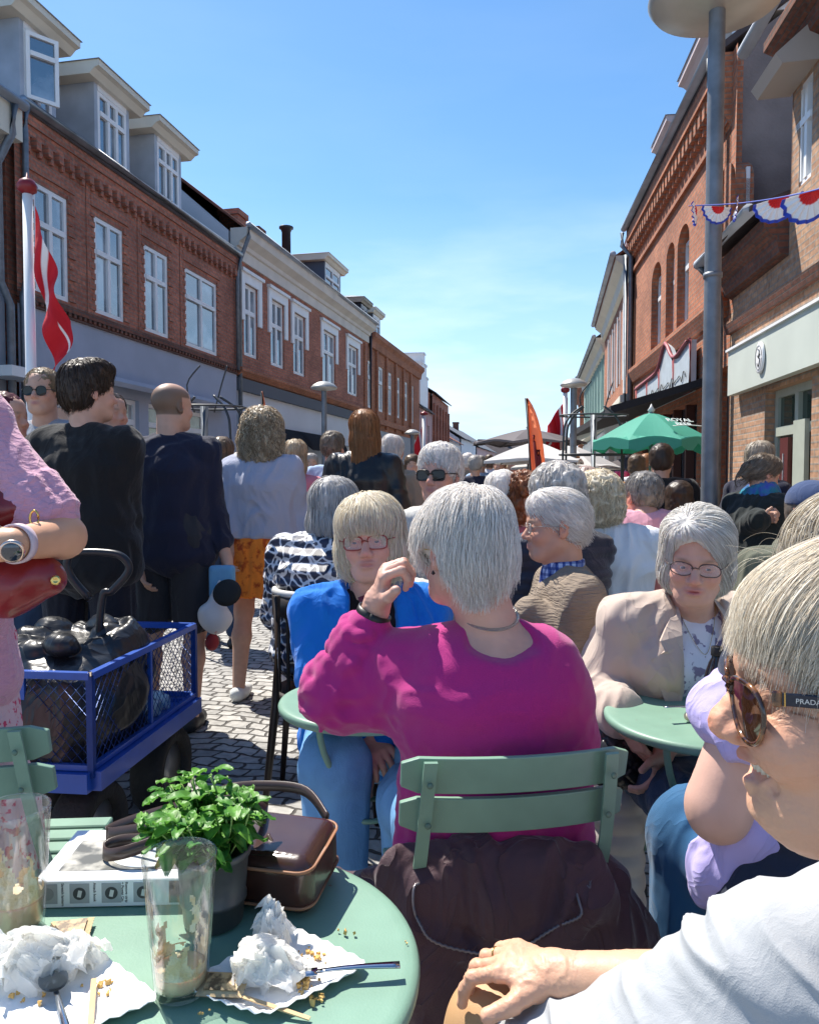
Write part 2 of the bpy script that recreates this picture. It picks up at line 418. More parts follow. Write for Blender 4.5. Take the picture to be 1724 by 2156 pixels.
# ================================================================ THE SETTING
class Fac:
    """a vertical plane: s along it, n out of it, z up"""
    def __init__(s, p0, p1, out=None):
        s.o = A(p0[0], p0[1], 0); d = A(p1[0] - p0[0], p1[1] - p0[1], 0); s.L = float(np.linalg.norm(d)); s.t = d / s.L
        s.n = A(s.t[1], -s.t[0], 0)
        if out is not None and np.dot(s.n, A(out[0], out[1], 0) - s.o) < 0: s.n = -s.n
    def w(s, a, n, z): return s.o + s.t * a + s.n * n + A(0, 0, z)
    def px(s, x, y=None):
        r = ray(x, HORY if y is None else y); M = np.array([[s.t[0], -r[0]], [s.t[1], -r[1]]])
        a, k = np.linalg.solve(M, -s.o[:2]); return float(a) if y is None else (float(a), float(CAMH + r[2] * k))
class MB:
    def __init__(s): s.V = []; s.F = []; s.U = []
    def quad(s, pts, uvs=None):
        o = len(s.V); s.V += [tuple(map(float, p)) for p in pts]; s.F.append(tuple(range(o, o + len(pts))))
        s.U += list(uvs) if uvs is not None else [(p[0], p[2]) for p in pts]
    def box(s, f, s0, s1, n0, n1, z0, z1, skip=''):
        c = lambda a, n, z: f.w(a, n, z)
        s.quad([c(s0, n1, z0), c(s1, n1, z0), c(s1, n1, z1), c(s0, n1, z1)], [(s0, z0), (s1, z0), (s1, z1), (s0, z1)])
        if 'b' not in skip: s.quad([c(s1, n0, z0), c(s0, n0, z0), c(s0, n0, z1), c(s1, n0, z1)], [(s1, z0), (s0, z0), (s0, z1), (s1, z1)])
        s.quad([c(s0, n0, z0), c(s0, n1, z0), c(s0, n1, z1), c(s0, n0, z1)], [(n0, z0), (n1, z0), (n1, z1), (n0, z1)])
        s.quad([c(s1, n1, z0), c(s1, n0, z0), c(s1, n0, z1), c(s1, n1, z1)], [(n1, z0), (n0, z0), (n0, z1), (n1, z1)])
        s.quad([c(s0, n1, z1), c(s1, n1, z1), c(s1, n0, z1), c(s0, n0, z1)], [(s0, n1), (s1, n1), (s1, n0), (s0, n0)])
        s.quad([c(s0, n0, z0), c(s1, n0, z0), c(s1, n1, z0), c(s0, n1, z0)], [(s0, n0), (s1, n0), (s1, n1), (s0, n1)])
        return s
    def prism(s, f, s0, s1, prof):
        """profile of (n,z) swept from s0 to s1"""
        m = len(prof)
        for i in range(m):
            (n0, z0), (n1, z1) = prof[i], prof[(i + 1) % m]
            s.quad([f.w(s0, n0, z0), f.w(s1, n0, z0), f.w(s1, n1, z1), f.w(s0, n1, z1)], [(s0, z0 + n0), (s1, z0 + n0), (s1, z1 + n1), (s0, z1 + n1)])
        s.quad([f.w(s0, n, z) for n, z in prof], prof); s.quad([f.w(s1, n, z) for n, z in prof[::-1]], prof[::-1])
        return s
    def add(s, V, F):
        o = len(s.V); s.V += [tuple(map(float, p)) for p in V]
        for q in F: s.F.append(tuple(int(i) + o for i in q)); s.U += [(V[i][0], V[i][2]) for i in q]
        return s
    def build(s, name, m, parent=None, smooth=False):
        o = mobj(name, s.V, s.F, m, parent, smooth=smooth)
        l = o.data.uv_layers.new(name='UVMap')
        if len(l.data) == len(s.U): l.data.foreach_set('uv', np.asarray(s.U, np.float32).ravel())
        return recalc(o)
def wall_skin(mb, f, s0, s1, z0, z1, holes, dep=0.16, arch=False):
    ss = sorted({s0, s1} | {h[0] for h in holes} | {h[1] for h in holes}); zs = sorted({z0, z1} | {h[2] for h in holes} | {h[3] for h in holes})
    for i in range(len(ss) - 1):
        for j in range(len(zs) - 1):
            a, b, c, d = ss[i], ss[i + 1], zs[j], zs[j + 1]; m = ((a + b) / 2, (c + d) / 2)
            if any(h[0] < m[0] < h[1] and h[2] < m[1] < h[3] for h in holes): continue
            mb.quad([f.w(a, 0, c), f.w(b, 0, c), f.w(b, 0, d), f.w(a, 0, d)], [(a, c), (b, c), (b, d), (a, d)])
    for h in holes:
        a, b, c, d = h[:4]; r = (b - a) / 2
        loop = [(a, c), (b, c), (b, d), (a, d)]
        if arch:
            loop = [(a, c), (b, c)]; arc = [(a + r + r * cos(t), d - r * .75 + r * .75 * sin(t)) for t in np.linspace(0, pi, 13)]
            for k in range(12):
                p, q = arc[k], arc[k + 1]; mb.quad([f.w(p[0], 0, p[1]), f.w(q[0], 0, q[1]), f.w(q[0], 0, d), f.w(p[0], 0, d)], [p, q, (q[0], d), (p[0], d)])
            loop += arc
        for k in range(len(loop)):
            p, q = loop[k], loop[(k + 1) % len(loop)]
            mb.quad([f.w(p[0], 0, p[1]), f.w(q[0], 0, q[1]), f.w(q[0], -dep, q[1]), f.w(p[0], -dep, p[1])], [(0, p[1]), (0, q[1]), (dep, q[1]), (dep, p[1])])
    return mb
def window(f, par, a, b, c, d, cols=2, tr=0.62, n=-0.1, fm=None, gm=None, rows=1, fw=0.06, curtain=False):
    w = MB(); fr = 0.05
    w.box(f, a, a + fw, n - fr, n, c, d); w.box(f, b - fw, b, n - fr, n, c, d)
    w.box(f, a + fw, b - fw, n - fr, n, c, c + fw); w.box(f, a + fw, b - fw, n - fr, n, d - fw, d)
    iw = (b - a - 2 * fw); zt = c + (d - c) * tr
    for k in range(1, cols): x = a + fw + iw * k / cols; w.box(f, x - fw * .55, x + fw * .55, n - fr + .002, n + .012, c + fw, d - fw)
    if tr < 1: w.box(f, a + fw, b - fw, n - fr + .002, n + .02, zt - fw * .6, zt + fw * .6)
    o = w.build('window', fm, par)
    g = MB(); g.quad([f.w(a + .02, n - .035, c + .02), f.w(b - .02, n - .035, c + .02), f.w(b - .02, n - .035, d - .02), f.w(a + .02, n - .035, d - .02)])
    g.build('pane', gm, o); return o
def pipe(pts, r, name, m, par, n=8):
    V, F = tube(pts, r, n); return mobj(name, V, F, m, par)

M_red = brick_mat('red_brick', (.46, .165, .10), (.33, .11, .07), (.25, .16, .12))
M_org = brick_mat('orange_brick', (.45, .16, .075), (.36, .12, .06), (.27, .17, .12))
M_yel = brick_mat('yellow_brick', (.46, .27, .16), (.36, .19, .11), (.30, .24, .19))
M_dkb = brick_mat('dark_brick', (.20, .07, .04), (.13, .05, .035), (.10, .07, .06))
M_blue_r = mat('blue_grey_render', (.37, .40, .48), .85, var=.08, vscale=1.2, bump=.15, bscale=30)
M_white_r = mat('white_render', (.60, .62, .66), .8, var=.06, vscale=.8, bump=.1)
M_pink_r = mat('pink_render', (.5, .34, .34), .85, var=.08, vscale=1)
M_mint = mat('mint_render', (.30, .44, .40), .85, var=.06, vscale=1)
M_cream = mat('cream_paint', (.66, .62, .52), .6, var=.07, vscale=2)
M_wpaint = mat('white_paint', (.78, .78, .78), .45, var=.04, vscale=3)
M_roofd = mat('dark_roof_tiles', (.06, .045, .045), .8, var=.3, vscale=3, bump=.4, bscale=12, bdist=.03)
M_roofr = mat('red_roof_tiles', (.20, .075, .05), .85, var=.3, vscale=4, bump=.4, bscale=10, bdist=.03)
M_zinc = mat('zinc', (.42, .44, .47), .38, metal=.7, var=.18, vscale=3)
M_zincd = mat('dull_zinc', (.42, .46, .52), .6, metal=.2, var=.22, vscale=1.5)
M_glass = mat('window_glass', (.05, .08, .12), .04, ior=2.3, spec=.9, col2=(.27, .31, .35), vscale=.8, thr=(.50, .60))  # pale patches in the colour stand in for sky reflections and curtains
M_curt = mat('curtained_glass', (.32, .33, .34), .12, ior=2.0, spec=.8, var=.4, vscale=2.5)
M_rough = mat('grey_roughcast', (.20, .165, .155), .95, var=.3, vscale=1.4, bump=.5, bscale=22, bdist=.02)
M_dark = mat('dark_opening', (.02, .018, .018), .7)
M_steel = mat('galvanised_steel', (.17, .19, .215), .5, metal=.45, var=.22, vscale=9, bump=.05)
M_iron = mat('dark_iron', (.05, .055, .06), .5, metal=.3)
M_blackcloth = mat('black_awning', (.018, .018, .022), .8)

# ---- ground: one sheet of granite setts to the horizon
def make_ground():
    m = bpy.data.materials.new('granite_setts'); m.use_nodes = True; N = m.node_tree.nodes; L = m.node_tree.links; b = N['Principled BSDF']
    b.inputs['Roughness'].default_value = .8
    tc = N.new('ShaderNodeTexCoord'); mp = N.new('ShaderNodeMapping'); mp.inputs['Rotation'].default_value = (0, 0, radians(14))
    L.new(tc.outputs['Object'], mp.inputs[0])
    nz = N.new('ShaderNodeTexNoise'); nz.inputs['Scale'].default_value = 3.2; nz.inputs['Detail'].default_value = 2; L.new(mp.outputs[0], nz.inputs['Vector'])
    nz2 = N.new('ShaderNodeTexNoise'); nz2.inputs['Scale'].default_value = 16; L.new(mp.outputs[0], nz2.inputs['Vector'])
    v1 = N.new('ShaderNodeVectorMath'); v1.operation = 'MULTIPLY_ADD'; v1.inputs[1].default_value = (.16, .16, 0)
    L.new(nz.outputs['Color'], v1.inputs[0]); L.new(mp.outputs[0], v1.inputs[2])
    v2 = N.new('ShaderNodeVectorMath'); v2.operation = 'MULTIPLY_ADD'; v2.inputs[1].default_value = (.03, .03, 0)
    L.new(nz2.outputs['Color'], v2.inputs[0]); L.new(v1.outputs[0], v2.inputs[2])
    br = N.new('ShaderNodeTexBrick'); br.inputs['Scale'].default_value = 1; br.inputs['Brick Width'].default_value = .115; br.inputs['Row Height'].default_value = .085
    br.inputs['Mortar Size'].default_value = .009; br.inputs['Mortar Smooth'].default_value = .5
    br.inputs['Color1'].default_value = (.40, .39, .365, 1); br.inputs['Color2'].default_value = (.27, .265, .25, 1); br.inputs['Mortar'].default_value = (.06, .055, .05, 1)
    L.new(v2.outputs[0], br.inputs['Vector'])
    n3 = N.new('ShaderNodeTexNoise'); n3.inputs['Scale'].default_value = 22; n3.inputs['Detail'].default_value = 6; L.new(mp.outputs[0], n3.inputs['Vector'])
    mr = N.new('ShaderNodeMapRange'); mr.inputs['From Min'].default_value = .3; mr.inputs['From Max'].default_value = .7; mr.inputs['To Min'].default_value = .78; mr.inputs['To Max'].default_value = 1.25
    L.new(n3.outputs[0], mr.inputs['Value'])
    mx = N.new('ShaderNodeMix'); mx.data_type = 'RGBA'; mx.blend_type = 'MULTIPLY'; mx.inputs[0].default_value = 1
    L.new(br.outputs['Color'], mx.inputs[6]); L.new(mr.outputs[0], mx.inputs[7]); L.new(mx.outputs[2], b.inputs['Base Color'])
    hh = N.new('ShaderNodeMath'); hh.operation = 'MULTIPLY_ADD'; hh.inputs[1].default_value = -1.0; L.new(br.outputs['Fac'], hh.inputs[0])
    h2 = N.new('ShaderNodeMath'); h2.operation = 'MULTIPLY'; h2.inputs[1].default_value = .5; L.new(n3.outputs[0], h2.inputs[0]); L.new(h2.outputs[0], hh.inputs[2])
    bp = N.new('ShaderNodeBump'); bp.inputs['Strength'].default_value = .9; bp.inputs['Distance'].default_value = .018
    L.new(hh.outputs[0], bp.inputs['Height']); L.new(bp.outputs[0], b.inputs['Normal'])
    V = [(-60, -20, 0), (80, -20, 0), (80, 400, 0), (-60, 400, 0)]
    o = mobj('street_paving', V, [(0, 1, 2, 3)], m, smooth=False); props(o, kind='structure')
make_ground()

def gutter(f, s0, s1, z, n, par, m, name='gutter'):
    pts = [f.w(s0, n, z), f.w(s1, n, z)]; V, F = tube(pts, .075, 10); o = mobj(name, V, F, m, par)
    return o
def dormer(f, par, s0, s1, zb, zt, back, name='dormer', fm=None, cm=None, rm=None, n0=-0.25, cols=3, side=None, ov=.28, fas=.26, tr=.66):
    """flat-roofed dormer with cheeks, fascia and window"""
    side = side or M_zincd; w = MB()
    w.box(f, s0, s0 + .1, n0 - back, n0, zb, zt); w.box(f, s1 - .1, s1, n0 - back, n0, zb, zt); w.box(f, s0 + .1, s1 - .1, n0 - back, n0 - .25, zb, zt)
    o = w.build(name, side, par)
    MB().box(f, s0 + .1, s1 - .1, n0 - .2, n0 + .012, zb, zb + .14).build('sill', fm or M_wpaint, o); MB().box(f, s0 + .1, s1 - .1, n0 - .2, n0 + .012, zt - .1, zt).build('head_board', fm or M_wpaint, o)
    window(f, par, s0 + .1, s1 - .1, zb + .14, zt - .1, cols=cols, n=n0 + .0, fm=fm or M_wpaint, gm=M_glass, tr=tr, fw=.07)
    r = MB(); r.prism(f, s0 - ov, s1 + ov, [(n0 - back, zt), (n0 + ov * .35, zt), (n0 + ov * .7, zt + fas * .35), (n0 + ov, zt + fas * .45), (n0 + ov, zt + fas * .85), (n0 - back, zt + fas * .85)])
    r.build('fascia', cm or M_cream, o)
    r = MB(); c0, c1 = (s0 + s1) / 2 - .2, (s0 + s1) / 2 + .2; zt2 = zt + fas * .85 + .004; nn = n0 + ov + .03
    a = [f.w(s0 - ov - .03, nn, zt2), f.w(s1 + ov + .03, nn, zt2), f.w(s1 + ov + .03, n0 - back, zt2), f.w(s0 - ov - .03, n0 - back, zt2)]
    b = [f.w(s0 + .35, n0 - .5, zt2 + .2), f.w(s1 - .35, n0 - .5, zt2 + .2), f.w(s1 - .35, n0 - back, zt2 + .2), f.w(s0 + .35, n0 - back, zt2 + .2)]
    r.quad(a); r.quad(b)
    for k in range(4): r.quad([a[k], a[(k + 1) % 4], b[(k + 1) % 4], b[k]])
    r.build('roof', rm or M_zinc, o); return o
def body_box(f, par, m, s0, s1, z1, depth=8, zroof=2.6, rm=None, ridge=4, name='wall', z0=0, eaves=.0):
    w = MB(); w.box(f, s0, s1, -depth, -.17, z0, z1)
    w.prism(f, s0, s0 + .2, [(-.18, z1), (-ridge, z1 + zroof), (-depth, z1)]); w.prism(f, s1 - .2, s1, [(-.18, z1), (-ridge, z1 + zroof), (-depth, z1)])
    w.build(name, m, par)
    r = MB(); e = eaves; r.prism(f, s0 + .01, s1 - .01, [(e, z1 + .02), (-ridge, z1 + zroof + .1), (-depth - .1, z1 + .02), (-depth - .1, z1 - .04), (-ridge, z1 + zroof), (e, z1 - .05)])
    r.build('roof', rm or M_roofd, par)

OUTL = (4, 20); OUTR = (0, 15)
# ---------------- building 0 at the very left edge
fB0 = Fac((-5.97 - .195 * 5.2, 11.7 - 5.2), (-6.02, 11.42), OUTL)
B0 = thing('corner_building', fB0.w(0, 0, 0), 'grey building at the left edge with wide downpipe and white sign arm', 'building')
w = MB(); wall_skin(w, fB0, 0, fB0.L, 0, 6.7, []); w.build('wall', mat('grey_render', (.27, .29, .33), .9, var=.2, vscale=1), B0)
body_box(fB0, B0, M_rough, 0, fB0.L, 6.7, rm=M_roofd, eaves=.1)
w = MB(); w.box(fB0, 0, fB0.L + .02, 0, .35, 6.25, 6.7); w.build('cornice', M_cream, B0)
gutter(fB0, 0, fB0.L, 6.75, .42, B0, M_zincd)
pipe([fB0.w(fB0.L - .2, .4, 6.7), fB0.w(fB0.L - .2, .35, 6.3), fB0.w(fB0.L - .2, .1, 5.9), fB0.w(fB0.L - .2, .1, 4.2), fB0.w(fB0.L, .1, 3.9), fB0.w(fB0.L, .1, 0.1)], .06, 'downpipe', M_steel, B0)
w = MB(); w.box(fB0, fB0.L - .5, fB0.L + .18, .05, .5, 2.78, 2.93); w.build('sign_box', M_wpaint, B0)

# ---------------- building 1: dark red brick with three dormers
fB1 = Fac((-5.97, 11.7), (-4.43, 19.6), OUTL)
B1 = thing('brick_house', fB1.w(0, 0, 0), 'dark red brick house with three zinc dormers over a blue-grey shop floor', 'building')
Lb = fB1.L
wins = []
for x0, x1, y0, y1 in ((78, 138, 412, 630), (205, 255, 478, 665), (308, 350, 535, 706), (393, 453, 584, 741)):
    wins.append((fB1.px(x0) + .03, fB1.px(x1) + .17, 4.28, 5.98))
w = MB(); wall_skin(w, fB1, 0, Lb, 4.2, 6.95, wins, dep=.17)
for a, b, c, d in wins:                       # raised quoins and lintel at the windows
    for k in range(11): z = c + .02 + k * (d - c + .3) / 11; e = .12 if k % 2 else .19; w.box(fB1, b + .01, b + e, 0, .028, z, z + .105, 'b'); w.box(fB1, a - e, a - .01, 0, .028, z, z + .105, 'b')
    w.box(fB1, a - .12, b + .12, 0, .035, d + .14, d + .34, 'b')
    w.box(fB1, a - .24, a - .12, .0, .02, 4.22, 6.45, 'b')
w.build('wall', M_red, B1)
body_box(fB1, B1, M_red, .01, Lb - .01, 6.98, rm=M_roofd, zroof=3.2, eaves=.1)
w = MB(); w.box(fB1, 0, Lb, 0, .07, 6.78, 6.95).box(fB1, 0, Lb, 0, .035, 6.62, 6.78)
s = .1
while s < Lb - .2:
    w.box(fB1, s, s + .115, .0, .11, 6.45, 6.62); w.box(fB1, s + .12, s + .2, .0, .06, 6.37, 6.46); s += .275
w.build('cornice', M_red, B1)
w = MB(); w.box(fB1, 0, Lb, 0, .07, 4.10, 4.2); w.box(fB1, 0, Lb, 0, .04, 4.0, 4.035); s = 0.05
while s < Lb - .1: w.box(fB1, s, s + .07, 0, .06, 4.04, 4.098); s += .14
w.build('brick_ledge', M_dkb, B1)
w = MB(); shop = [(4.0, 6.6, .9, 2.5), (7.2, 7.9, .5, 2.2)]
sA = fB1.px(232), fB1.px(295); sB = fB1.px(315), fB1.px(440)
shop = [(sA[0], sA[1], .7, 2.85), (sB[0], sB[1], .7, 2.85), (.9, 2.1, .6, 2.6)]
wall_skin(w, fB1, 0, Lb, 0, 4.0, shop, dep=.17); w.build('shop_wall', M_blue_r, B1)
for a, b, c, d in wins: window(fB1, B1, a, b, c, d, 2, .64, n=-.01, fm=M_wpaint, gm=M_glass, fw=.075)
for a, b, c, d in shop: window(fB1, B1, a, b, c, d, 2, .8, n=-.08, fm=M_wpaint, gm=M_curt, fw=.09)
gutter(fB1, .05, Lb + .05, 7.04, .12, B1, M_zinc)
dz = []
for x0, x1, zt in ((62, 135, 8.35), (214, 285, 8.35), (337, 391, 8.35)):
    a, b = fB1.px(x0), fB1.px(x1); dormer(fB1, B1, a, b, 7.02, zt, 2.4, n0=-.02, cols=3 if x0 > 100 else 2, cm=M_cream)
# open casement leaf on the first dormer
a0 = fB1.px(60); ff = Fac(fB1.w(a0 + .12, .02, 0)[:2], fB1.w(a0 + .52, .30, 0)[:2], OUTR); window(ff, B1, 0, ff.L, 7.2, 8.22, 1, .68, n=0.0, fm=M_wpaint, gm=M_glass, fw=.06)
pipe([fB1.w(.15, .12, 6.98), fB1.w(.12, .1, 6.6), fB1.w(.12, .08, 4.4), fB1.w(.02, .08, 4.1), fB1.w(.02, .08, .1)], .05, 'downpipe', M_steel, B1)
pipe([fB1.w(Lb - .02, .15, 6.95), fB1.w(Lb - .08, .08, 6.5), fB1.w(Lb - .08, .08, 4.1)], .05, 'downpipe', M_steel, B1)
a, b = fB1.px(165), fB1.px(470)
w = MB(); w.prism(fB1, a, b, [(.0, 3.05), (.34, 2.98), (.38, 3.06), (.34, 3.14), (.0, 3.22)]); w.build('awning_box', M_blue_r, B1)

# ---------------- building 2: brick with white cornice and white window surrounds
fB2 = Fac((-4.48, 19.7), (-1.74, 32.0), OUTL); Lb = fB2.L
B2 = thing('brick_house', fB2.w(0, 0, 0), 'brick house with thick white cornice, white window surrounds and white shopfront', 'building')
wins = [(fB2.px(a), fB2.px(b), 4.6, 6.75) for a, b in ((509, 552), (566, 606), (614, 649), (676, 711), (729, 757))]
w = MB(); wall_skin(w, fB2, 0, Lb, 4.1, 7.0, [(a + .22, b - .22, c, d - .25) for a, b, c, d in wins], dep=.17); w.build('wall', M_red, B2)
body_box(fB2, B2, M_white_r, .02, Lb - .02, 7.7, rm=M_roofr, zroof=3.3, eaves=.35)
w = MB(); w.prism(fB2, 0, Lb, [(-.1, 7.0), (.06, 7.0), (.06, 7.28), (.12, 7.3), (.14, 7.4), (.34, 7.52), (.38, 7.74), (-.1, 7.74)]); w.build('cornice', mat('cornice_white', (.62, .58, .52), .7, var=.1, vscale=2), B2)
gutter(fB2, -.05, Lb, 7.78, .42, B2, M_zincd)
for a, b, c, d in wins:
    s_ = MB(); s_.box(fB2, a, a + .22, 0, .05, c + .9, d); s_.box(fB2, b - .22, b, 0, .05, c + .9, d); s_.box(fB2, a + .22, b - .22, 0, .05, d - .25, d); s_.box(fB2, a - .04, b + .04, 0, .12, d, d + .08)
    o = window(fB2, B2, a + .22, b - .22, c, d - .25, 2, .62, n=-.05, fm=M_wpaint, gm=M_glass, fw=.1); s_.build('surround', M_wpaint, o)
w = MB(); w.prism(fB2, 0, Lb, [(0, 3.98), (.08, 4.0), (.2, 4.12), (.2, 4.2), (0, 4.24)]); w.build('ledge', M_org, B2)
w = MB(); w.box(fB2, 0, Lb, -.05, .1, 3.62, 3.95); w.build('dark_band', mat('slate_band', (.11, .12, .14), .8), B2)
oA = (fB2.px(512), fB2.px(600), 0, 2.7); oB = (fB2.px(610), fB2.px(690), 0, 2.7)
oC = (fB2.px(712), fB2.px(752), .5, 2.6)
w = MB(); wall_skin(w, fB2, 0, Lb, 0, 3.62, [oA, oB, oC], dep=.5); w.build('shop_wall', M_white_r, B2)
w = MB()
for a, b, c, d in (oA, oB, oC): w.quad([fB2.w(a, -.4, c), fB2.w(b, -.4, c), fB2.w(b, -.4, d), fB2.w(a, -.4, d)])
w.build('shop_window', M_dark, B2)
for a, b, c, d in (oA, oB):
    n_ = 10; V = []; F = []
    for i in range(n_ + 1):
        t = i / n_ * pi / 2
        for s_ in (a, b): V.append(fB2.w(s_, .75 * sin(t), 2.2 + .62 * cos(t)))
    for i in range(n_): F.append((2 * i, 2 * i + 1, 2 * i + 3, 2 * i + 2))
    F.append(tuple(2 * i for i in range(n_ + 1)) ); F.append(tuple(2 * i + 1 for i in range(n_ + 1)))
    mobj('awning', V, F, M_blackcloth, B2)
dormer(fB2, B2, fB2.px(712), fB2.px(744), 7.9, 9.3, 2.6, n0=-.5, cols=2, rm=mat('bright_metal_roof', (.7, .72, .72), .4), side=mat('slate_cheek', (.07, .09, .13), .6), ov=.25)
def chimney(f, s, n, z0, z1, r, par, m, tube_=False):
    if tube_:
        V, F = lathe([(r, z0), (r, z1 - .15), (r * 1.15, z1 - .15), (r * 1.15, z1 - .08), (r * 1.6, z1 - .06), (r * 1.6, z1)], f.w(s, n, 0), 14); return mobj('chimney', V, F, m, par)
    w = MB(); w.box(f, s - r, s + r, n - r, n + r, z0, z1 - .16).box(f, s - r * 1.18, s + r * 1.18, n - r * 1.18, n + r * 1.18, z1 - .16, z1); return w.build('chimney', m, par)
chimney(fB2, 3.3, -1.6, 8, 9.35, .3, B2, M_red)
chimney(fB2, 7.6, -1.6, 8, 10.3, .16, B2, mat('black_flue', (.03, .03, .04), .5), True); chimney(fB2, 6.7, -2.4, 8, 10.0, .25, B2, M_dkb)
pipe([fB2.w(.0, .42, 7.75), fB2.w(.02, .4, 7.5), fB2.w(.1, .1, 6.9), fB2.w(.1, .08, .1)], .055, 'downpipe', M_steel, B2)

# ---------------- building 3: orange brick with tall narrow windows
fB3 = Fac((-1.72, 32.3), (.54, 42.9), OUTL); Lb = fB3.L
B3 = thing('brick_house', fB3.w(0, 0, 0), 'orange brick house with a row of six tall narrow windows, past the white-corniced house', 'building')
wins = [(fB3.px(a), fB3.px(b), 4.35, 6.35) for a, b in ((770, 783), (795, 807), (815, 825), (834, 842), (850, 858), (865, 871))]
w = MB(); wall_skin(w, fB3, 0, Lb, 3.5, 7.5, wins, dep=.17)
for a, b, c, d in wins: w.box(fB3, a - .42, a - .16, 0, .1, 3.6, 6.9, 'b')
w.build('wall', M_org, B3); body_box(fB3, B3, M_org, .02, Lb - .02, 7.5, rm=M_roofd, eaves=.2)
w = MB(); w.prism(fB3, 0, Lb, [(0, 6.9), (.12, 6.92), (.16, 7.2), (.3, 7.35), (.32, 7.52), (0, 7.52)]); w.box(fB3, 0, Lb, 0, .15, 3.75, 4.0); w.build('cornice', M_org, B3)
for a, b, c, d in wins: window(fB3, B3, a, b, c, d, 1, .65, n=-.04, fm=M_wpaint, gm=M_curt, fw=.12)
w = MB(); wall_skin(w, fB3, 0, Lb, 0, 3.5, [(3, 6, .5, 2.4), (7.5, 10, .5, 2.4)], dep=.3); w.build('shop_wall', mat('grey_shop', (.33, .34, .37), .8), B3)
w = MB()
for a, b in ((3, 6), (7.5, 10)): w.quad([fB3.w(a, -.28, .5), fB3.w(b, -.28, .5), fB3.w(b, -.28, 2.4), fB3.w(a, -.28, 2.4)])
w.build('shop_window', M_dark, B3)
for x0, x1 in ((755, 770), (776, 790), (803, 818)):
    a = fB3.px(x0); b = fB3.px(x1)
    if a < 0: a = .2; b = 1.3
    dormer(fB3, B3, a, b, 7.6, 8.8, 2.0, n0=-.4, cols=2, side=mat('slate_cheek'), rm=mat('bright_metal_roof'), ov=.2)
pipe([fB3.w(-.05, .1, 7.7), fB3.w(-.05, .1, .1)], .07, 'downpipe', mat('dark_pipe', (.06, .05, .05), .6), B3)

# ---------------- buildings 4-6, further down the left side
fB4 = Fac((.56, 43.1), (1.42, 48.0), OUTL); Lb = fB4.L
B4 = thing('gabled_house', fB4.w(0, 0, 0), 'small pink house with white stepped gable dormer, between two brick rows', 'building')
w = MB(); wall_skin(w, fB4, 0, Lb, 0, 5.4, [(1, 1.8, 3.2, 4.6), (3, 3.8, 3.2, 4.6)]); w.build('wall', M_pink_r, B4); body_box(fB4, B4, M_pink_r, .02, Lb - .02, 5.4, rm=M_roofd, eaves=.2, zroof=3.4)
for a in (1, 3): window(fB4, B4, a, a + .8, 3.2, 4.6, 2, .6, fm=M_wpaint, gm=M_curt)
w = MB()
for k in range(5): q = .6 * k; hz = (1.2, 1.9, 2.5, 1.9, 1.2)[k]; w.box(fB4, .9 + q, 1.5 + q, -1.2, -.1, 5.4, 6.2 + hz); w.box(fB4, .85 + q, 1.55 + q, -1.25, -.05, 6.2 + hz, 6.32 + hz)
w.build('stepped_gable', M_wpaint, B4)
fB5 = Fac((1.44, 48.3), (2.9, 57.0), OUTL); Lb = fB5.L
B5 = thing('brick_house', fB5.w(0, 0, 0), 'farther red brick house with pilasters, left side before the low roofs', 'building')
w = MB(); wins = [(1 + 1.6 * k, 1.7 + 1.6 * k, 3.4, 5.4) for k in range(5)]; wall_skin(w, fB5, 0, Lb, 0, 6.8, wins)
for k in range(6): w.box(fB5, .4 + 1.6 * k, .65 + 1.6 * k, 0, .12, 2.8, 6.2, 'b')
w.build('wall', M_red, B5); body_box(fB5, B5, M_red, .02, Lb - .02, 6.8, rm=M_roofd, eaves=.25, zroof=2.6)
for a, b, c, d in wins: window(fB5, B5, a, b, c, d, 1, .6, fm=M_wpaint, gm=M_glass, fw=.1)
ends = [((2.95, 57.4), (4.4, 66), 4.3, M_white_r, M_roofr, 'low white house with red tiled roof, far down the left side'),
        ((4.5, 66.5), (6.6, 76), 4.9, M_white_r, mat('grey_roof', (.13, .135, .15), .8, var=.2), 'white house with long grey roof, far down the left side'),
        ((6.8, 77), (10.5, 94), 4.6, M_pink_r, mat('grey_roof'), 'pale pink house, farthest of the left row'),
        ((11.0, 96), (17.5, 100), 3.9, M_rough, M_roofd, 'low dark house closing the end of the street')]
for p0, p1, ez, wm, rm, lab in ends:
    f = Fac(p0, p1, OUTL if p1[0] < 15 else (12, 50)); b_ = thing('row_house', f.w(0, 0, 0), lab, 'building'); Lb = f.L; n_ = int(Lb / 2.2)
    wins = [(.7 + k * 2.2, 1.6 + k * 2.2, 2.7, 3.7) for k in range(n_)]; w = MB(); wall_skin(w, f, 0, Lb, 0, ez, wins); w.build('wall', wm, b_); body_box(f, b_, wm, .02, Lb - .02, ez, rm=rm, eaves=.3, zroof=2.6)
    for a, b, c, d in wins: window(f, b_, a, b, c, d, 2, .6, fm=M_wpaint, gm=M_glass, fw=.08)
    chimney(f, Lb * .5, -3.5, ez + 1.5, ez + 3.2, .3, b_, M_dkb)

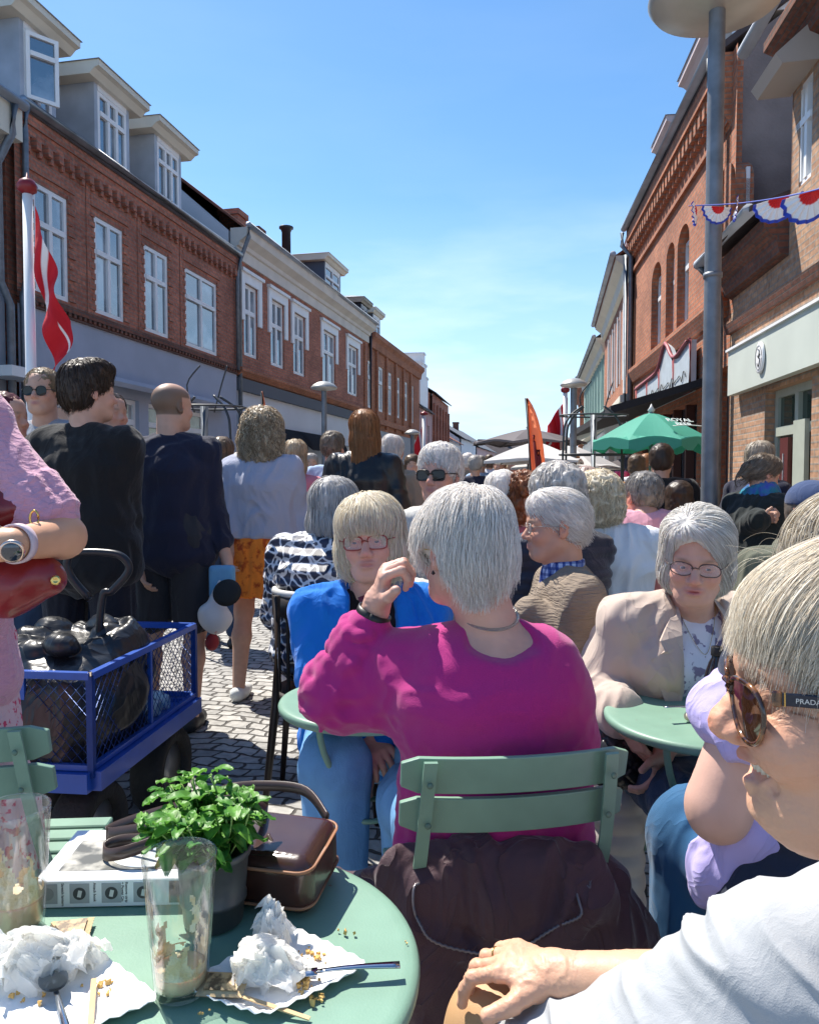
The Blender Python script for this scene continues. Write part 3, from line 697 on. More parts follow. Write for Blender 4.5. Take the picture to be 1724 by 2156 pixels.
# ---------------- right side
fR = Fac((3.17 + .12 * 2, 2), (3.17 + .12 * 10.6, 10.6), OUTR)       # near yellow-brick house
R1 = thing('brick_shop', fR.w(0, 0, 0), 'yellow-brown brick shop at the right edge with pale green sign band and round emblem', 'building'); Lb = fR.L
sP = lambda x: fR.px(x)
w = MB()
door = (sP(1722) - .0, sP(1600), 0.0, 2.42)
lowend = sP(1652)
holes = [(sP(1705), sP(1607), .12, 2.36)]
wall_skin(w, fR, 0, Lb, 0, 4.25, holes, dep=.22)
up = (sP(1693), sP(1653) - .02, 4.42, 5.5)
wall_skin(w, fR, 0, lowend, 4.25, 6.05, [up], dep=.12)
w.build('wall', M_yel, R1)
w = MB(); w.box(fR, 0, Lb, -7, -.23, 0, 4.2); w.box(fR, 0, lowend, -7, -.23, 4.2, 6.1); w.box(fR, lowend - .22, lowend, -.23, 0, 4.25, 6.05); w.box(fR, Lb - .2, Lb - .002, -.24, -.001, 0, 4.2); w.build('side_wall', M_yel, R1)
w = MB(); w.prism(fR, lowend + .02, Lb, [(0, 3.78), (.1, 3.82), (.14, 3.98), (.26, 4.08), (.28, 4.2), (0, 4.2)])
w.prism(fR, 0, Lb, [(0, 3.3), (.06, 3.3), (.1, 3.42), (0, 3.46)]); w.build('cornice', M_dkb, R1)
w = MB(); w.prism(fR, lowend + .02, Lb + .1, [(.42, 4.28), (.42, 4.34), (-1.6, 5.1), (-1.6, 5.0)]); w.build('roof', M_roofd, R1)
gutter(fR, lowend + .05, Lb + .1, 4.3, .42, R1, M_zincd)
gutter(fR, 0, lowend + .25, 6.12, .45, R1, M_zincd)
w = MB(); w.prism(fR, 0, lowend + .05, [(0, 5.75), (.1, 5.8), (.14, 5.92), (.3, 6.0), (.3, 6.1), (0, 6.1)]); w.build('eaves_trim', M_dkb, R1)
o = window(fR, R1, *up, 3, .62, n=-.02, fm=M_wpaint, gm=M_glass, fw=.06)
w = MB(); w.prism(fR, up[0] - .15, up[1] + .1, [(0, 5.52), (.35, 5.5), (.42, 5.6), (.02, 5.95)]); w.build('window_hood', mat('hood_paint', (.42, .37, .33), .7), R1)
w = MB(); w.box(fR, sP(1790), sP(1551), .03, .14, 2.42, 3.0); w.build('sign_band', mat('pale_green_sign', (.52, .56, .50), .6, var=.06, vscale=1.5), R1)
w = MB(); w.box(fR, sP(1790), sP(1550), .0, .17, 3.0, 3.03); w.build('sign_trim', M_wpaint, R1)
# round emblem on the sign: disc with thin lettered squiggle
ec = fR.w(sP(1625), .15, 2.72)
V = []; F = []; n_ = 32
for rr, dn in ((.135, 0), (.135, .02), (.12, .026)):
    for k in range(n_): a = 2 * pi * k / n_; V.append(ec + fR.t * rr * cos(a) + A(0, 0, rr * sin(a) * 1.35) + fR.n * dn)
for j in range(2):
    for k in range(n_): F.append((j * n_ + k, j * n_ + (k + 1) % n_, (j + 1) * n_ + (k + 1) % n_, (j + 1) * n_ + k))
F.append(tuple(2 * n_ + k for k in range(n_)))
em = recalc(mobj('emblem', V, F, M_wpaint, R1))
sq = lambda pts: [ec + fR.t * (-x) + A(0, 0, y) + fR.n * .03 for x, y in pts]
v1 = tube(spline(sq([(-.03, .1), (.03, .08), (.0, .0), (.05, -.02), (.0, -.1), (-.04, -.06)]), 24), .005, 5); v2 = tube(spline(sq([(-.04, .03), (.0, .0), (.05, .04)]), 10), .005, 5)
v3 = tube(spline(sq([(.105 * cos(t), .14 * sin(t)) for t in np.linspace(0, 6.2, 20)]), 40), .003, 4)
mobj('emblem_line', *join(v1, v2, v3), M_iron, em)
M_shopf = mat('sage_frame', (.40, .43, .36), .5, var=.05)
a, b, c, d = holes[0]
o = window(fR, R1, a, b, c, d, 2, .78, n=-.12, fm=M_shopf, gm=mat('dim_glass', (.035, .06, .045), .05, ior=1.8), fw=.09)
w = MB(); dm = (a + b) / 2
w.box(fR, dm + .1, b - .35, -.11, -.06, .2, 1.78); w.build('door', mat('maroon_door', (.10, .02, .018), .4), R1)
w = MB(); w.box(fR, dm + .22, b - .46, -.1, -.05, .5, 1.6); w.build('door_glass', M_curt, R1)
w = MB(); w.box(fR, a + .3, a + .62, -.1, -.05, .12, 1.95); w.build('door_leaf', mat('sage_frame'), R1)
pipe([fR.w(Lb + .02, .42, 4.25), fR.w(Lb + .02, .2, 3.95), fR.w(Lb + .02, .15, 3.7), fR.w(Lb + .02, .15, .1)], .055, 'downpipe', M_steel, R1)

fR2 = Fac((3.17 + .12 * 10.75, 10.75), (5.38, 18.4), OUTR); Lb = fR2.L
R2 = thing('arched_brick_house', fR2.w(0, 0, 0), 'sunlit orange brick house with round-arched windows and toothed cornice on the right', 'building')
wins = [(fR2.px(b), fR2.px(a), 3.98, 5.75) for a, b in ((1366, 1386), (1396, 1413), (1419, 1443), (1497, 1537))]
w = MB(); wall_skin(w, fR2, 0, Lb, 3.6, 7.2, wins, dep=.24, arch=True)
w.build('wall', M_org, R2)
w = MB(); w.box(fR2, .02, Lb - .02, -8, -.25, 0, 7.2); w.prism(fR2, .02, .22, [(-.25, 7.2), (-4.5, 10.4), (-8.0, 7.2)]); w.prism(fR2, 0, .02, [(-.12, 3.5), (-.12, 7.3), (-4.5, 10.5), (-8.0, 7.2), (-8, 3.5)])
w.build('gable_wall', M_rough, R2)
w = MB(); w.box(fR2, -.02, .3, -.14, .0, 3.5, 7.2); w.build('corner_bricks', M_org, R2)
w = MB(); w.prism(fR2, -.08, Lb, [(.2, 7.28), (-4.5, 10.75), (-8.2, 7.3), (-8.2, 7.2), (-4.5, 10.6), (.2, 7.18)]); w.build('roof', M_roofd, R2)
w = MB(); w.box(fR2, 0, Lb, 0, .06, 6.25, 6.33); w.box(fR2, 0, Lb, 0, .2, 6.95, 7.2)
s = .05
while s < Lb - .1:
    w.box(fR2, s, s + .13, 0, .16, 6.7, 6.95); w.box(fR2, s + .02, s + .11, 0, .09, 6.58, 6.7); s += .26
w.prism(fR2, -.02, .35, [(0, 6.2), (.14, 6.4), (.2, 6.95), (.2, 7.2), (0, 7.2)])
w.build('cornice', M_org, R2)
w = MB(); w.prism(fR2, 0, Lb, [(0, 3.6), (.05, 3.62), (.14, 3.84), (.14, 3.92), (0, 3.95)]); w.build('ledge', M_org, R2)
for a, b, c, d in wins:
    window(fR2, R2, a, b, c, d - .2, 1, .7, n=-.14, fm=M_wpaint, gm=M_glass, fw=.07)
    g = MB(); r = (b - a) / 2; arc = [(a + r + r * cos(t), d - r * .75 + r * .75 * sin(t)) for t in np.linspace(0, pi, 13)]
    g.quad([fR2.w(p[0], -.2, p[1]) for p in arc] + [fR2.w(a, -.2, d - .8), fR2.w(b, -.2, d - .8)]); g.build('arch_light', M_glass, R2)
gutter(fR2, -.05, Lb + .02, 7.3, .26, R2, M_zincd)
pipe([fR2.w(.1, .26, 7.2), fR2.w(.25, .22, 6.9), fR2.w(.25, .12, 6.55), fR2.w(.25, .12, 3.7), fR2.w(.25, .16, 3.4), fR2.w(.25, .16, .1)], .055, 'downpipe', M_steel, R2)
pipe([fR2.w(Lb, .3, 7.2), fR2.w(Lb, .3, 6.9), fR2.w(Lb - .1, .1, 6.6), fR2.w(Lb - .1, .1, .1)], .055, 'downpipe', M_steel, R2)
# ground floor: brick piers, dark passage and glazed shop
p0, p1 = fR2.px(1537), fR2.px(1497)
shopw = (fR2.px(1465), fR2.px(1350), .35, 2.6)
w = MB(); wall_skin(w, fR2, 0, Lb, 0, 3.6, [(p0 + .12, p1 + .1, 0, 2.9), shopw], dep=.24, arch=False); w.build('ground_wall', M_org, R2)
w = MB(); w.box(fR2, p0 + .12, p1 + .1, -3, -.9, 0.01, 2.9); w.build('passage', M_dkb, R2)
w = MB(); a, b, c, d = shopw; w.quad([fR2.w(a, -.2, c), fR2.w(b, -.2, c), fR2.w(b, -.2, d), fR2.w(a, -.2, d)]); w.build('shop_window', M_glass, R2)
w = MB()
for k in range(6): x = a + (b - a) * k / 5; w.box(fR2, x - .05, x + .05, -.19, -.05, c, d)
w.build('shop_frame', mat('brown_frame', (.12, .05, .04), .5), R2)
# curved art-nouveau shop board above the awning
s0, s1 = fR2.px(1470), fR2.px(1352); n_ = 24; V = []; F = []; top = []
for i in range(n_ + 1):
    t = i / n_; hump = .42 * math.exp(-((t - .38) / .09) ** 2) + .12 * math.exp(-((t - .02) / .12) ** 2) - .10 * t
    top.append((s0 + (s1 - s0) * t, 3.42 + hump))
for off in (.0, .09):
    for (a, z) in top: V += [fR2.w(a, .06 + off, 2.72), fR2.w(a, .06 + off, z)]
m_ = 2 * (n_ + 1)
for i in range(n_): F += [(m_ + 2 * i, m_ + 2 * i + 2, m_ + 2 * i + 3, m_ + 2 * i + 1), (2 * i, 2 * i + 1, 2 * i + 3, 2 * i + 2), (2 * i + 1, 2 * i + 3, m_ + 2 * i + 3, m_ + 2 * i + 1)]
F += [(0, 1, m_ + 1, m_), (2 * n_, m_ + 2 * n_, m_ + 2 * n_ + 1, 2 * n_ + 1)]
bd = recalc(mobj('shop_board', V, F, mat('milky_board', (.50, .55, .58), .3, var=.1, vscale=6), R2, smooth=False))
rim = tube([fR2.w(a, .17, z) for a, z in top], .035, 6); lo_ = tube([fR2.w(top[0][0], .17, 2.74), fR2.w(top[-1][0], .17, 2.74)], .045, 6)
bars = [tube([fR2.w(top[k][0], .16, 2.74), fR2.w(top[k][0], .16, top[k][1])], .022, 5) for k in (0, 6, 12, 18, 24)]
mobj('board_trim', *join(rim, lo_, *bars), mat('dusty_red', (.36, .10, .11), .5), bd)
sg = [tube(spline([fR2.w(s0 + (s1 - s0) * (.05 + .03 * k), .165, 2.98 + .07 * (k % 2) + .05 * sin(k * 2.1)) for k in range(22)], 70), .008, 4)]
mobj('lettering', *join(*sg), M_iron, bd)
w = MB(); w.prism(fR2, fR2.px(1500), fR2.px(1322) if fR2.px(1322) < Lb else Lb - .05, [(.05, 2.85), (1.5, 2.42), (1.5, 2.3), (.05, 2.74)]); w.build('awning', M_blackcloth, R2)
dormer(fR2, R2, fR2.px(1525), fR2.px(1452), 7.75, 8.9, 2.2, n0=-.55, cols=2, side=M_wpaint, cm=mat('pinkish_paint', (.62, .50, .48), .6), ov=.3)
dormer(fR2, R2, fR2.px(1440), fR2.px(1395), 7.75, 8.85, 2.2, n0=-.55, cols=2, side=M_wpaint, cm=mat('pinkish_paint'), ov=.3)
dormer(fR2, R2, fR2.px(1362), fR2.px(1343), 7.75, 8.7, 2.0, n0=-.5, cols=2, side=M_wpaint, cm=mat('pinkish_paint'), ov=.25)
RD = [((5.3, 18.5), (6.87, 27.0), 6.7, M_org, M_roofr, 'light_house', 'house with pale cornice, white window bays and orange brick, right side past the arched house', M_white_r),
      ((6.95, 27.2), (9.0, 39.4), 6.35, M_mint, M_roofd, 'mint_house', 'mint green rendered house on the right beyond the green parasol', M_mint),
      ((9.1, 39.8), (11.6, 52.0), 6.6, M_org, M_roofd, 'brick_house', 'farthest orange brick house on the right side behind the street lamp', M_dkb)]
for p0, p1, ez, wm, rm, nm, lab, gm_ in RD:
    f = Fac(p0, p1, OUTR); b_ = thing(nm, f.w(0, 0, 0), lab, 'building'); Lb = f.L; sp = 1.75 if nm == 'light_house' else 1.6; n_ = int((Lb - .6) / sp)
    wins = [(.6 + k * sp, 1.35 + k * sp, 3.9, 5.75) for k in range(n_)]; w = MB(); wall_skin(w, f, 0, Lb, 3.3, ez, wins); w.build('wall', wm, b_); body_box(f, b_, wm, .02, Lb - .02, ez, rm=rm, eaves=.35, zroof=2.8)
    for a, b, c, d in wins:
        o = window(f, b_, a, b, c, d, 1, .62, n=-.05, fm=M_wpaint, gm=M_curt, fw=.12)
        q = MB(); q.box(f, a - .1, a, 0, .03, c, d + .12).box(f, b, b + .1, 0, .03, c, d + .12); q.build('surround', M_wpaint if nm == 'light_house' else wm, o)
    w = MB(); w.prism(f, 0, Lb, [(0, ez - .55), (.1, ez - .5), (.14, ez - .25), (.32, ez - .1), (.34, ez), (0, ez)]); w.prism(f, 0, Lb, [(0, 3.1), (.2, 3.2), (.2, 3.35), (0, 3.4)]); w.build('cornice', M_cream if nm != 'brick_house' else wm, b_)
    hs = [(1 + 3 * k, 3.2 + 3 * k, .3, 2.5) for k in range(int((Lb - 1) / 3))]
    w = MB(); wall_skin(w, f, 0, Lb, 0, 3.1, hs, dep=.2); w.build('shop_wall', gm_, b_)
    w = MB()
    for a, b, c, d in hs: w.quad([f.w(a, -.19, c), f.w(b, -.19, c), f.w(b, -.19, d), f.w(a, -.19, d)])
    w.build('shop_window', M_glass, b_)
    gutter(f, 0, Lb, ez + .05, .4, b_, M_zincd)
    if nm == 'light_house':
        a1 = f.px(1322), f.px(1292)
        dormer(f, b_, a1[0], a1[1], ez + .2, ez + 1.1, 2, n0=-.4, cols=2, side=mat('pinkish_paint'), cm=mat('pinkish_paint'), ov=.2)
        pipe([f.w(.0, .1, ez), f.w(.0, .1, .1)], .06, 'downpipe', M_steel, b_)
        w = MB(); w.prism(f, .2, Lb - .3, [(.05, 3.15), (1.3, 2.55), (1.3, 2.45), (.05, 3.05)]); w.build('awning', mat('pale_awning', (.42, .47, .46), .8), b_)
    if nm == 'mint_house':
        w = MB()
        for k in range(int(Lb / .55)): w.box(f, .1 + k * .55, .22 + k * .55, 0, .08, .3, 3.0)
        w.build('panel_strips', M_wpaint, b_)
# ================================================================ PEOPLE
def headR(yaw, pitch=0, roll=0):
    y, p, r = radians(yaw), radians(pitch), radians(roll)
    f = A(sin(y), cos(y), 0); x = A(cos(y), -sin(y), 0); u = A(0, 0, 1)
    f2 = f * cos(p) + u * sin(p); u2 = np.cross(x, f2)
    x2 = x * cos(r) + u2 * sin(r); u3 = np.cross(x2, f2)
    return np.stack([x2, f2, u3], 1)
def dirs(yaw):
    y = radians(yaw); return A(sin(y), cos(y), 0), A(cos(y), -sin(y), 0)
def pose(hc, yaw=0, mode='stand', s=1.0, w=1.0, lean=0, hyaw=None, hpitch=0, hroll=0, armL=None, armR=None, ground=0.0, seat=None, knees=None, step=0.0, twist=0, body=None):
    f, x = dirs(yaw); z = A(0, 0, 1); hc = np.asarray(hc, float)
    J = dict(f=f, x=x, s=s, w=w, hc=hc, R=headR(yaw if hyaw is None else hyaw, hpitch, hroll))
    ff, fx = dirs(yaw + twist)
    hf, _ = dirs(yaw if hyaw is None else hyaw)
    N = hc - z * .156 * s - hf * .012 * s - f * .02 * s - f * sin(radians(lean)) * .05
    if body is not None: N = np.asarray(body, float)
    sp = nrm(-z - f * math.tan(radians(lean)))
    J['N'] = N; J['sp'] = sp; J['up'] = -sp
    J['ch'] = N + sp * .15 * s; J['wa'] = N + sp * .34 * s; J['pe'] = N + sp * .47 * s
    for k, sg, arm in (('L', -1, armL), ('R', 1, armR)):
        sh = N + x * sg * .158 * w * s + sp * .060 * s
        if mode == 'stand': el = sh + x * sg * .07 - f * .03 - z * .28 * s; wr = el + f * .07 - z * .245 * s
        else: el = sh + x * sg * .06 + f * .07 - z * .26 * s; wr = el + f * .21 - x * sg * .09 + z * .01
        if arm is not None: el, wr = np.asarray(arm[0], float), np.asarray(arm[1], float)
        J['sh' + k], J['el' + k], J['wr' + k] = sh, el, wr
        J['hd' + k] = (np.asarray(arm[2], float) if arm is not None and len(arm) > 2 else None)
        hp = J['pe'] + fx * sg * .085 * w * s
        if mode == 'stand':
            kn = A(hp[0], hp[1], 0) + fx * sg * .01 + ff * (.03 + sg * step * .5) + z * (ground + .50 * s); an = A(hp[0], hp[1], 0) + fx * sg * .005 + ff * (-.03 + sg * step) + z * (ground + .085 * s)
        else:
            kn = hp + ff * .41 * s + fx * sg * .03; kn[2] = ground + .52 * s; an = kn + ff * .02; an[2] = ground + .085
        if knees is not None: kn, an = (np.asarray(q, float) for q in knees[0 if sg < 0 else 1])
        J['hi' + k], J['kn' + k], J['an' + k] = hp, kn, an
    J['mode'] = mode; return J
def torso(S, J, t=0.0, k=.045, fat=1.0, low=True, belly=0.0, bust=0.0, depth=1.0, dolman=0):
    s, w, x, f = J['s'], J['w'], J['x'], J['f']; e = lambda a, b: (a * s * w * fat + t, b * s * depth + t)
    S.tub(J['ch'], J['wa'], e(.158, .105), e(.142, .10), x, k)
    if low: S.tub(J['wa'], J['pe'] - J['sp'] * .02, e(.142, .10), e(.165, .118), x, k)
    m = J['N'] + J['sp'] * .062 * s
    S.cone(m - x * .10 * w * s, m + x * .10 * w * s, .046 * s + t * .8, .046 * s + t * .8, .05)
    S.tub(m + J['sp'] * .02 * s, J['ch'], e(.12, .075), e(.158, .105), x, k)
    S.cone(J['N'] + J['sp'] * .025, J['shL'], .042 * s + t * .7, .047 * s + t * .8, .03); S.cone(J['N'] + J['sp'] * .025, J['shR'], .042 * s + t * .7, .047 * s + t * .8, .03)
    if belly: S.ell(J['wa'] + f * .05 * s + J['sp'] * .02, (.13 * s * w * fat + t, (.09 + belly) * s + t, .13 * s + t), np.stack([x, f, J['up']], 1), .06)
    if bust:
        for sg in (-1, 1): S.ell(J['ch'] + f * .075 * s * depth + x * sg * .07 * s * w + J['sp'] * .03 * s, .062 * s * bust + t, None, .05)
def arm(S, J, side, t=0.0, frac=1.0, k=.02, puff=0.0, rs=1.0):
    s = J['s']; sh, el, wr = J['sh' + side], J['el' + side], J['wr' + side]
    a = min(frac / .5, 1.0); e1 = sh + (el - sh) * a
    S.cone(sh, e1, .048 * s * rs + t * .8, (.052 - .012 * a) * s * rs + t + puff * a * .5, k)
    if frac > .5:
        b = (frac - .5) / .5; e2 = el + (wr - el) * b
        S.cone(el, e2, .041 * s * rs + t + puff * .5, (.041 - .013 * b) * s * rs + t + puff, k)
def legs(S, J, t=0.0, frac=1.0, k=.03, flare=0.0, which='LR', rs=1.0):
    s = J['s']
    for q in which:
        hi, kn, an = J['hi' + q], J['kn' + q], J['an' + q]; a = min(frac / .5, 1.0); e1 = hi + (kn - hi) * a
        S.cone(hi, e1, .088 * s * rs + t, (.088 - .031 * a) * s * rs + t + flare * a, k)
        if frac > .5:
            b = (frac - .5) / .5; e2 = kn + (an - kn) * b
            if b > .35 and t < .006:
                m = kn + (an - kn) * .35 - (J['f'] * .012 if J['mode'] == 'stand' else 0); S.cone(kn, m, .052 * s, .053 * s, k); S.cone(m, e2, .053 * s, .036 * s, k)
            else: S.cone(kn, e2, .056 * s * rs + t + flare, (.056 - .02 * b) * s * rs + t + flare, k)
def foot(S, J, q, t=0.0, fwd=None):
    an = J['an' + q]; f = J['f'] if fwd is None else fwd; h = an - A(0, 0, .045)
    S.cone(h - f * .03, h + f * .05 - A(0, 0, .0), .032 + t, .034 + t, .02); S.cone(h + f * .05, h + f * .15 - A(0, 0, .012), .036 + t, .026 + t, .02)
def hand(S, w, fd, nd, s=1.0, curl=(25, 30, 25), thumb=(.55, .8, .25), side=1, k=.004, spread=.0, fat=1.0, palm=.082):
    """w wrist, fd finger direction, nd direction the palm faces; side=+1: thumb on fd x nd side"""
    fd = nrm(fd); nd = nrm(nd - fd * np.dot(nd, fd)); sd = np.cross(fd, nd) * side; K = w + fd * palm * s
    S.cone(w, w + fd * .02 * s, .025 * s, .026 * s, .012)
    S.tub(w + fd * .018 * s, K - fd * .008 * s, (.03 * s, .0165 * s), (.039 * s, .0135 * s), sd, .012)
    S.cone(w + fd * .02 * s + sd * .012 * s + nd * .006 * s, w + fd * .045 * s + sd * .028 * s + nd * .01 * s, .014 * s, .013 * s, .01)
    for i, (o, L) in enumerate(((.029, .074), (.0095, .082), (-.010, .077), (-.0285, .06))):
        a = 0; p = K + sd * o * s - fd * (.003 if i in (0, 3) else 0) * s; d = nrm(fd + sd * (o * (6 + spread * 30))); r0 = .0088 * s * fat
        cu = curl[i] if isinstance(curl[0], (tuple, list)) else curl
        for j, fr in enumerate((.45, .30, .25)):
            a += radians(cu[j]); dd = d * cos(a) + nd * sin(a); q = p + dd * L * fr * s
            S.cone(p, q, r0, r0 * .9, k if j else .008); p = q; r0 *= .9
    tb = w + fd * .03 * s + sd * .024 * s + nd * .006 * s; td = nrm(fd * thumb[0] + sd * thumb[1] + nd * thumb[2])
    t1 = tb + td * .036 * s; td2 = nrm(td + fd * .45 + nd * .15); t2 = t1 + td2 * .03 * s; S.cone(tb, t1, .0125 * s, .0105 * s, .01); S.cone(t1, t2, .0105 * s, .0088 * s, k)
def head(S, c, R, s=1.0, age=1.0, mouth=0.0, slim=1.0):
    T = lambda x, y, z: c + R @ A(x * slim, y, z) * s
    S.ell(T(0, -.012, .033), A(.076, .095, .082) * s, R, .02)
    S.ell(T(0, .032, -.03), A(.060, .060, .078) * s, R, .03)
    S.ell(T(0, .018, .045), A(.066, .075, .06) * s, R, .02)
    S.cone(T(-.014, .068, -.093), T(.014, .068, -.093), .021 * s, .021 * s, .025)
    for g in (-1, 1):
        S.cone(T(.045 * g, .01, -.055), T(.026 * g, .055, -.085), .021 * s, .019 * s, .03)
        S.ell(T(.036 * g, .066, -.030), A(.025, .024, .022) * s, R, .022)
        S.cone(T(.01 * g, .087, .019), T(.043 * g, .07, .018), .010 * s, .011 * s, .014)
    for g in (-1, 1): S.ell(T(.031 * g, .093, .0), A(.019, .013, .012) * s, R, .013, '-')
    S.cone(T(0, .086, .008), T(0, .105, -.026), .007 * s, .0115 * s, .012); S.ell(T(0, .106, -.031), A(.0115, .012, .010) * s, R, .006)
    for g in (-1, 1): S.ell(T(.0125 * g, .097, -.035), A(.0085, .012, .008) * s, R, .006); S.ell(T(.007 * g, .103, -.042), A(.0035, .005, .003) * s, R, .002, '-')
    S.ell(T(0, .084, -.062), A(.026, .014, .017) * s, R, .012)
    S.ell(T(0, .094, -.0575), A(.021, .0075, .0055) * s, R, .005); S.ell(T(0, .0925, -.0685), A(.018, .0085, .0065) * s, R, .005)
    S.ell(T(0, .101, -.063), A(.022, .008, .0011 + mouth) * s, R, .002, '-')
    for g in (-1, 1):
        S.ell(T(.031 * g, .0795, .0005), A(.0145, .0125, .0125) * s, R, .004)          # lids over the eyeball
        S.ell(T(.031 * g, .093, -.0012), A(.0125, .0075, .0036) * s, R, .0025, '-')
        E = R @ (rotz(-.35 * g)); S.ell(T(.077 * g, -.008, -.004), A(.009, .019, .032) * s, E, .006); S.ell(T(.084 * g, -.003, .002), A(.006, .010, .018) * s, E, .004, '-')
        S.ell(T(.077 * g, -.0, -.028), A(.007, .009, .010) * s, E, .005)
def neck(S, J, t=0.0):
    R, c, s = J['R'], J['hc'], J['s']; S.cone(c + R @ A(0, -.022, -.045) * s, J['N'] + J['sp'] * .02, .056 * s + t, .06 * s + t, .03)
    S.cone(c + R @ A(0, .02, -.075) * s, J['N'] + J['f'] * .03 + J['sp'] * .03, .03 * s + t, .035 * s + t, .04)
def skin_cols(c, R, s, base=(.56, .33, .235), lips=(.50, .16, .14), brow=(.30, .22, .16), stubble=None, red=.5, browa=.6):
    base = np.array(base)
    def f(V):
        q = ((V - c) @ R) / s; n = len(V); C = np.tile(base, (n, 1))
        C *= (1 + .06 * vnoise(V * 60, 3) + .05 * vnoise(V * 17, 4))[:, None]
        def mixc(m, col): nonlocal C; m = np.clip(m, 0, 1)[:, None]; C = C * (1 - m) + np.array(col) * m
        g = lambda x, y, z, rx, ry, rz: np.exp(-(((np.abs(q[:, 0]) - x) / rx) ** 2 + ((q[:, 1] - y) / ry) ** 2 + ((q[:, 2] - z) / rz) ** 2))
        rd = base * A(1.12, .72, .70)
        mixc(red * g(.042, .07, -.03, .025, .04, .02), rd); mixc(red * 1.2 * g(0, .115, -.032, .016, .025, .014), rd); mixc(red * g(.08, 0, -.005, .012, .03, .03), rd)
        mixc(1.3 * g(0, .096, -.0625, .0205, .016, .0085), lips)
        mixc(browa * 1.4 * g(.032, .088, .0215, .017, .03, .0042), brow)
        mixc(.45 * g(.031, .09, -.0005, .016, .03, .0085), base * A(.72, .52, .5))
        if stubble is not None:
            m = (q[:, 2] > .045) & (q[:, 1] < .06) | ((q[:, 1] < .0) & (q[:, 2] > -.045)); mixc(stubble[1] * m * (np.abs(q[:, 0]) < .2) * (q[:, 2] > -.06) * (1 - .8 * np.exp(-((q[:, 2] - .11) / .03) ** 2)), stubble[0])
        return C
    return f
M_skin = mat('skin', (.56, .33, .235), .5, attr=True, spec=.4, bump=.12, bscale=220, bdist=.002)
M_skin_near = mat('skin_near', (.56, .33, .235), .48, attr=True, spec=.45, sss=.12, bump=.3, bscale=420, bdist=.0012)
M_hair = mat('hair', (.6, .6, .6), .42, attr=True, spec=.5)
def _hairshader():
    N = M_hair.node_tree.nodes; L = M_hair.node_tree.links; b = N['Principled BSDF']; out = [q for q in N if q.type == 'OUTPUT_MATERIAL'][0]
    at = [q for q in N if q.type == 'VERTEX_COLOR'][0]; tr = N.new('ShaderNodeBsdfTranslucent'); mx = N.new('ShaderNodeMixShader'); mx.inputs[0].default_value = .38
    L.new(at.outputs[0], tr.inputs['Color']); L.new(b.outputs[0], mx.inputs[1]); L.new(tr.outputs[0], mx.inputs[2]); L.new(mx.outputs[0], out.inputs['Surface'])
_hairshader()
M_eye = mat('eyeball', (.8, .8, .8), .12, attr=True, spec=.6)
def cloth(name, col, rough=.85, bump=.35, bscale=900, **k):
    k.setdefault('wr', .3); return mat(name, col, rough, spec=.25, bump=bump, bscale=bscale, bdist=k.pop('bdist', .002), sheen=k.pop('sheen', .15), **k)

def eyes(J, par, gaze=(0, 0), s=None):
    c, R = J['hc'], J['R']; s = s or J['s']
    for g in (-1, 1):
        o = c + R @ A(.031 * g, .0775, .0) * s; r = .0122 * s; gd = nrm(R @ A(gaze[0], 1, gaze[1]))
        V = []; F = []; n, m = 20, 14; sd, ud = frame_of(gd)
        for i in range(m + 1):
            th = pi * i / m
            for k in range(n): a = 2 * pi * k / n; V.append(o + r * (gd * cos(th) + (sd * cos(a) + ud * sin(a)) * sin(th)))
        for i in range(m):
            for k in range(n): F.append((i * n + k, i * n + (k + 1) % n, (i + 1) * n + (k + 1) % n, (i + 1) * n + k))
        th = np.repeat(np.arange(m + 1) * pi / m, n); C = np.where((th < .26)[:, None], A(.01, .01, .01), np.where((th < .60)[:, None], A(.10, .16, .22), A(.68, .64, .62)))
        mobj('eye', V, F, M_eye, par, col=C)
def strands(roots, dirf, proj, steps, step, width, c1, c2, par, name='hair_strands', seed=0, wob=.25, lift=.0, kill=None, lenvar=.5, wave=0.0, wfreq=60., lastfree=0, m=None, tip=.25):
    """grow locks of hair along a surface: roots (n,3)"""
    r = np.random.default_rng(seed); n = len(roots); P_ = np.zeros((n, steps, 3)); P_[:, 0] = roots; p = roots.copy()
    off = lift * r.random(n) ; L = step * (1 - lenvar * r.random(n))[:, None]; ph = r.random(n) * 6.28; prev = None
    jit = r.normal(size=(n, 3)) * wob
    for i in range(1, steps):
        d = dirf(p) + jit * (.4 + .6 * i / steps); g, dist = proj(p)
        free = i >= steps - lastfree
        if not free: d = d - g * (d * g).sum(1)[:, None]
        else: d = d * .55 - g * .25 + A(0, 0, -.9)
        d /= np.linalg.norm(d, axis=1)[:, None] + 1e-9
        if prev is not None: d = d * .6 + prev * .4; d /= np.linalg.norm(d, axis=1)[:, None] + 1e-9
        prev = d
        q = p + d * L
        if wave: q = q + np.cross(d, g) * (wave * np.cos(i * step * wfreq + ph))[:, None] + g * (wave * .6 * np.sin(i * step * wfreq * .9 + ph))[:, None]
        if not free:
            g, dist = proj(q); q = q - g * (np.clip(dist - off, -.02, .02) * .9)[:, None]
        P_[:, i] = q; p = q
    W = width * (.6 + .8 * r.random(n))[:, None] * np.linspace(1, tip, steps)[None] ** .8; W[:, 0] *= .5
    if kill is not None:
        bad = kill(P_.reshape(-1, 3)).reshape(n, steps); first = np.where(bad.any(1), bad.argmax(1), steps)
        for i in range(steps):
            m_ = first <= i
            if i and m_.any(): P_[m_, i] = P_[m_, i - 1] + (P_[m_, i - 1] - P_[m_, max(i - 2, 0)]) * .02
            W[m_, i] = .00002
    return strand_mesh(P_, W, c1, c2, par, name, r, m)
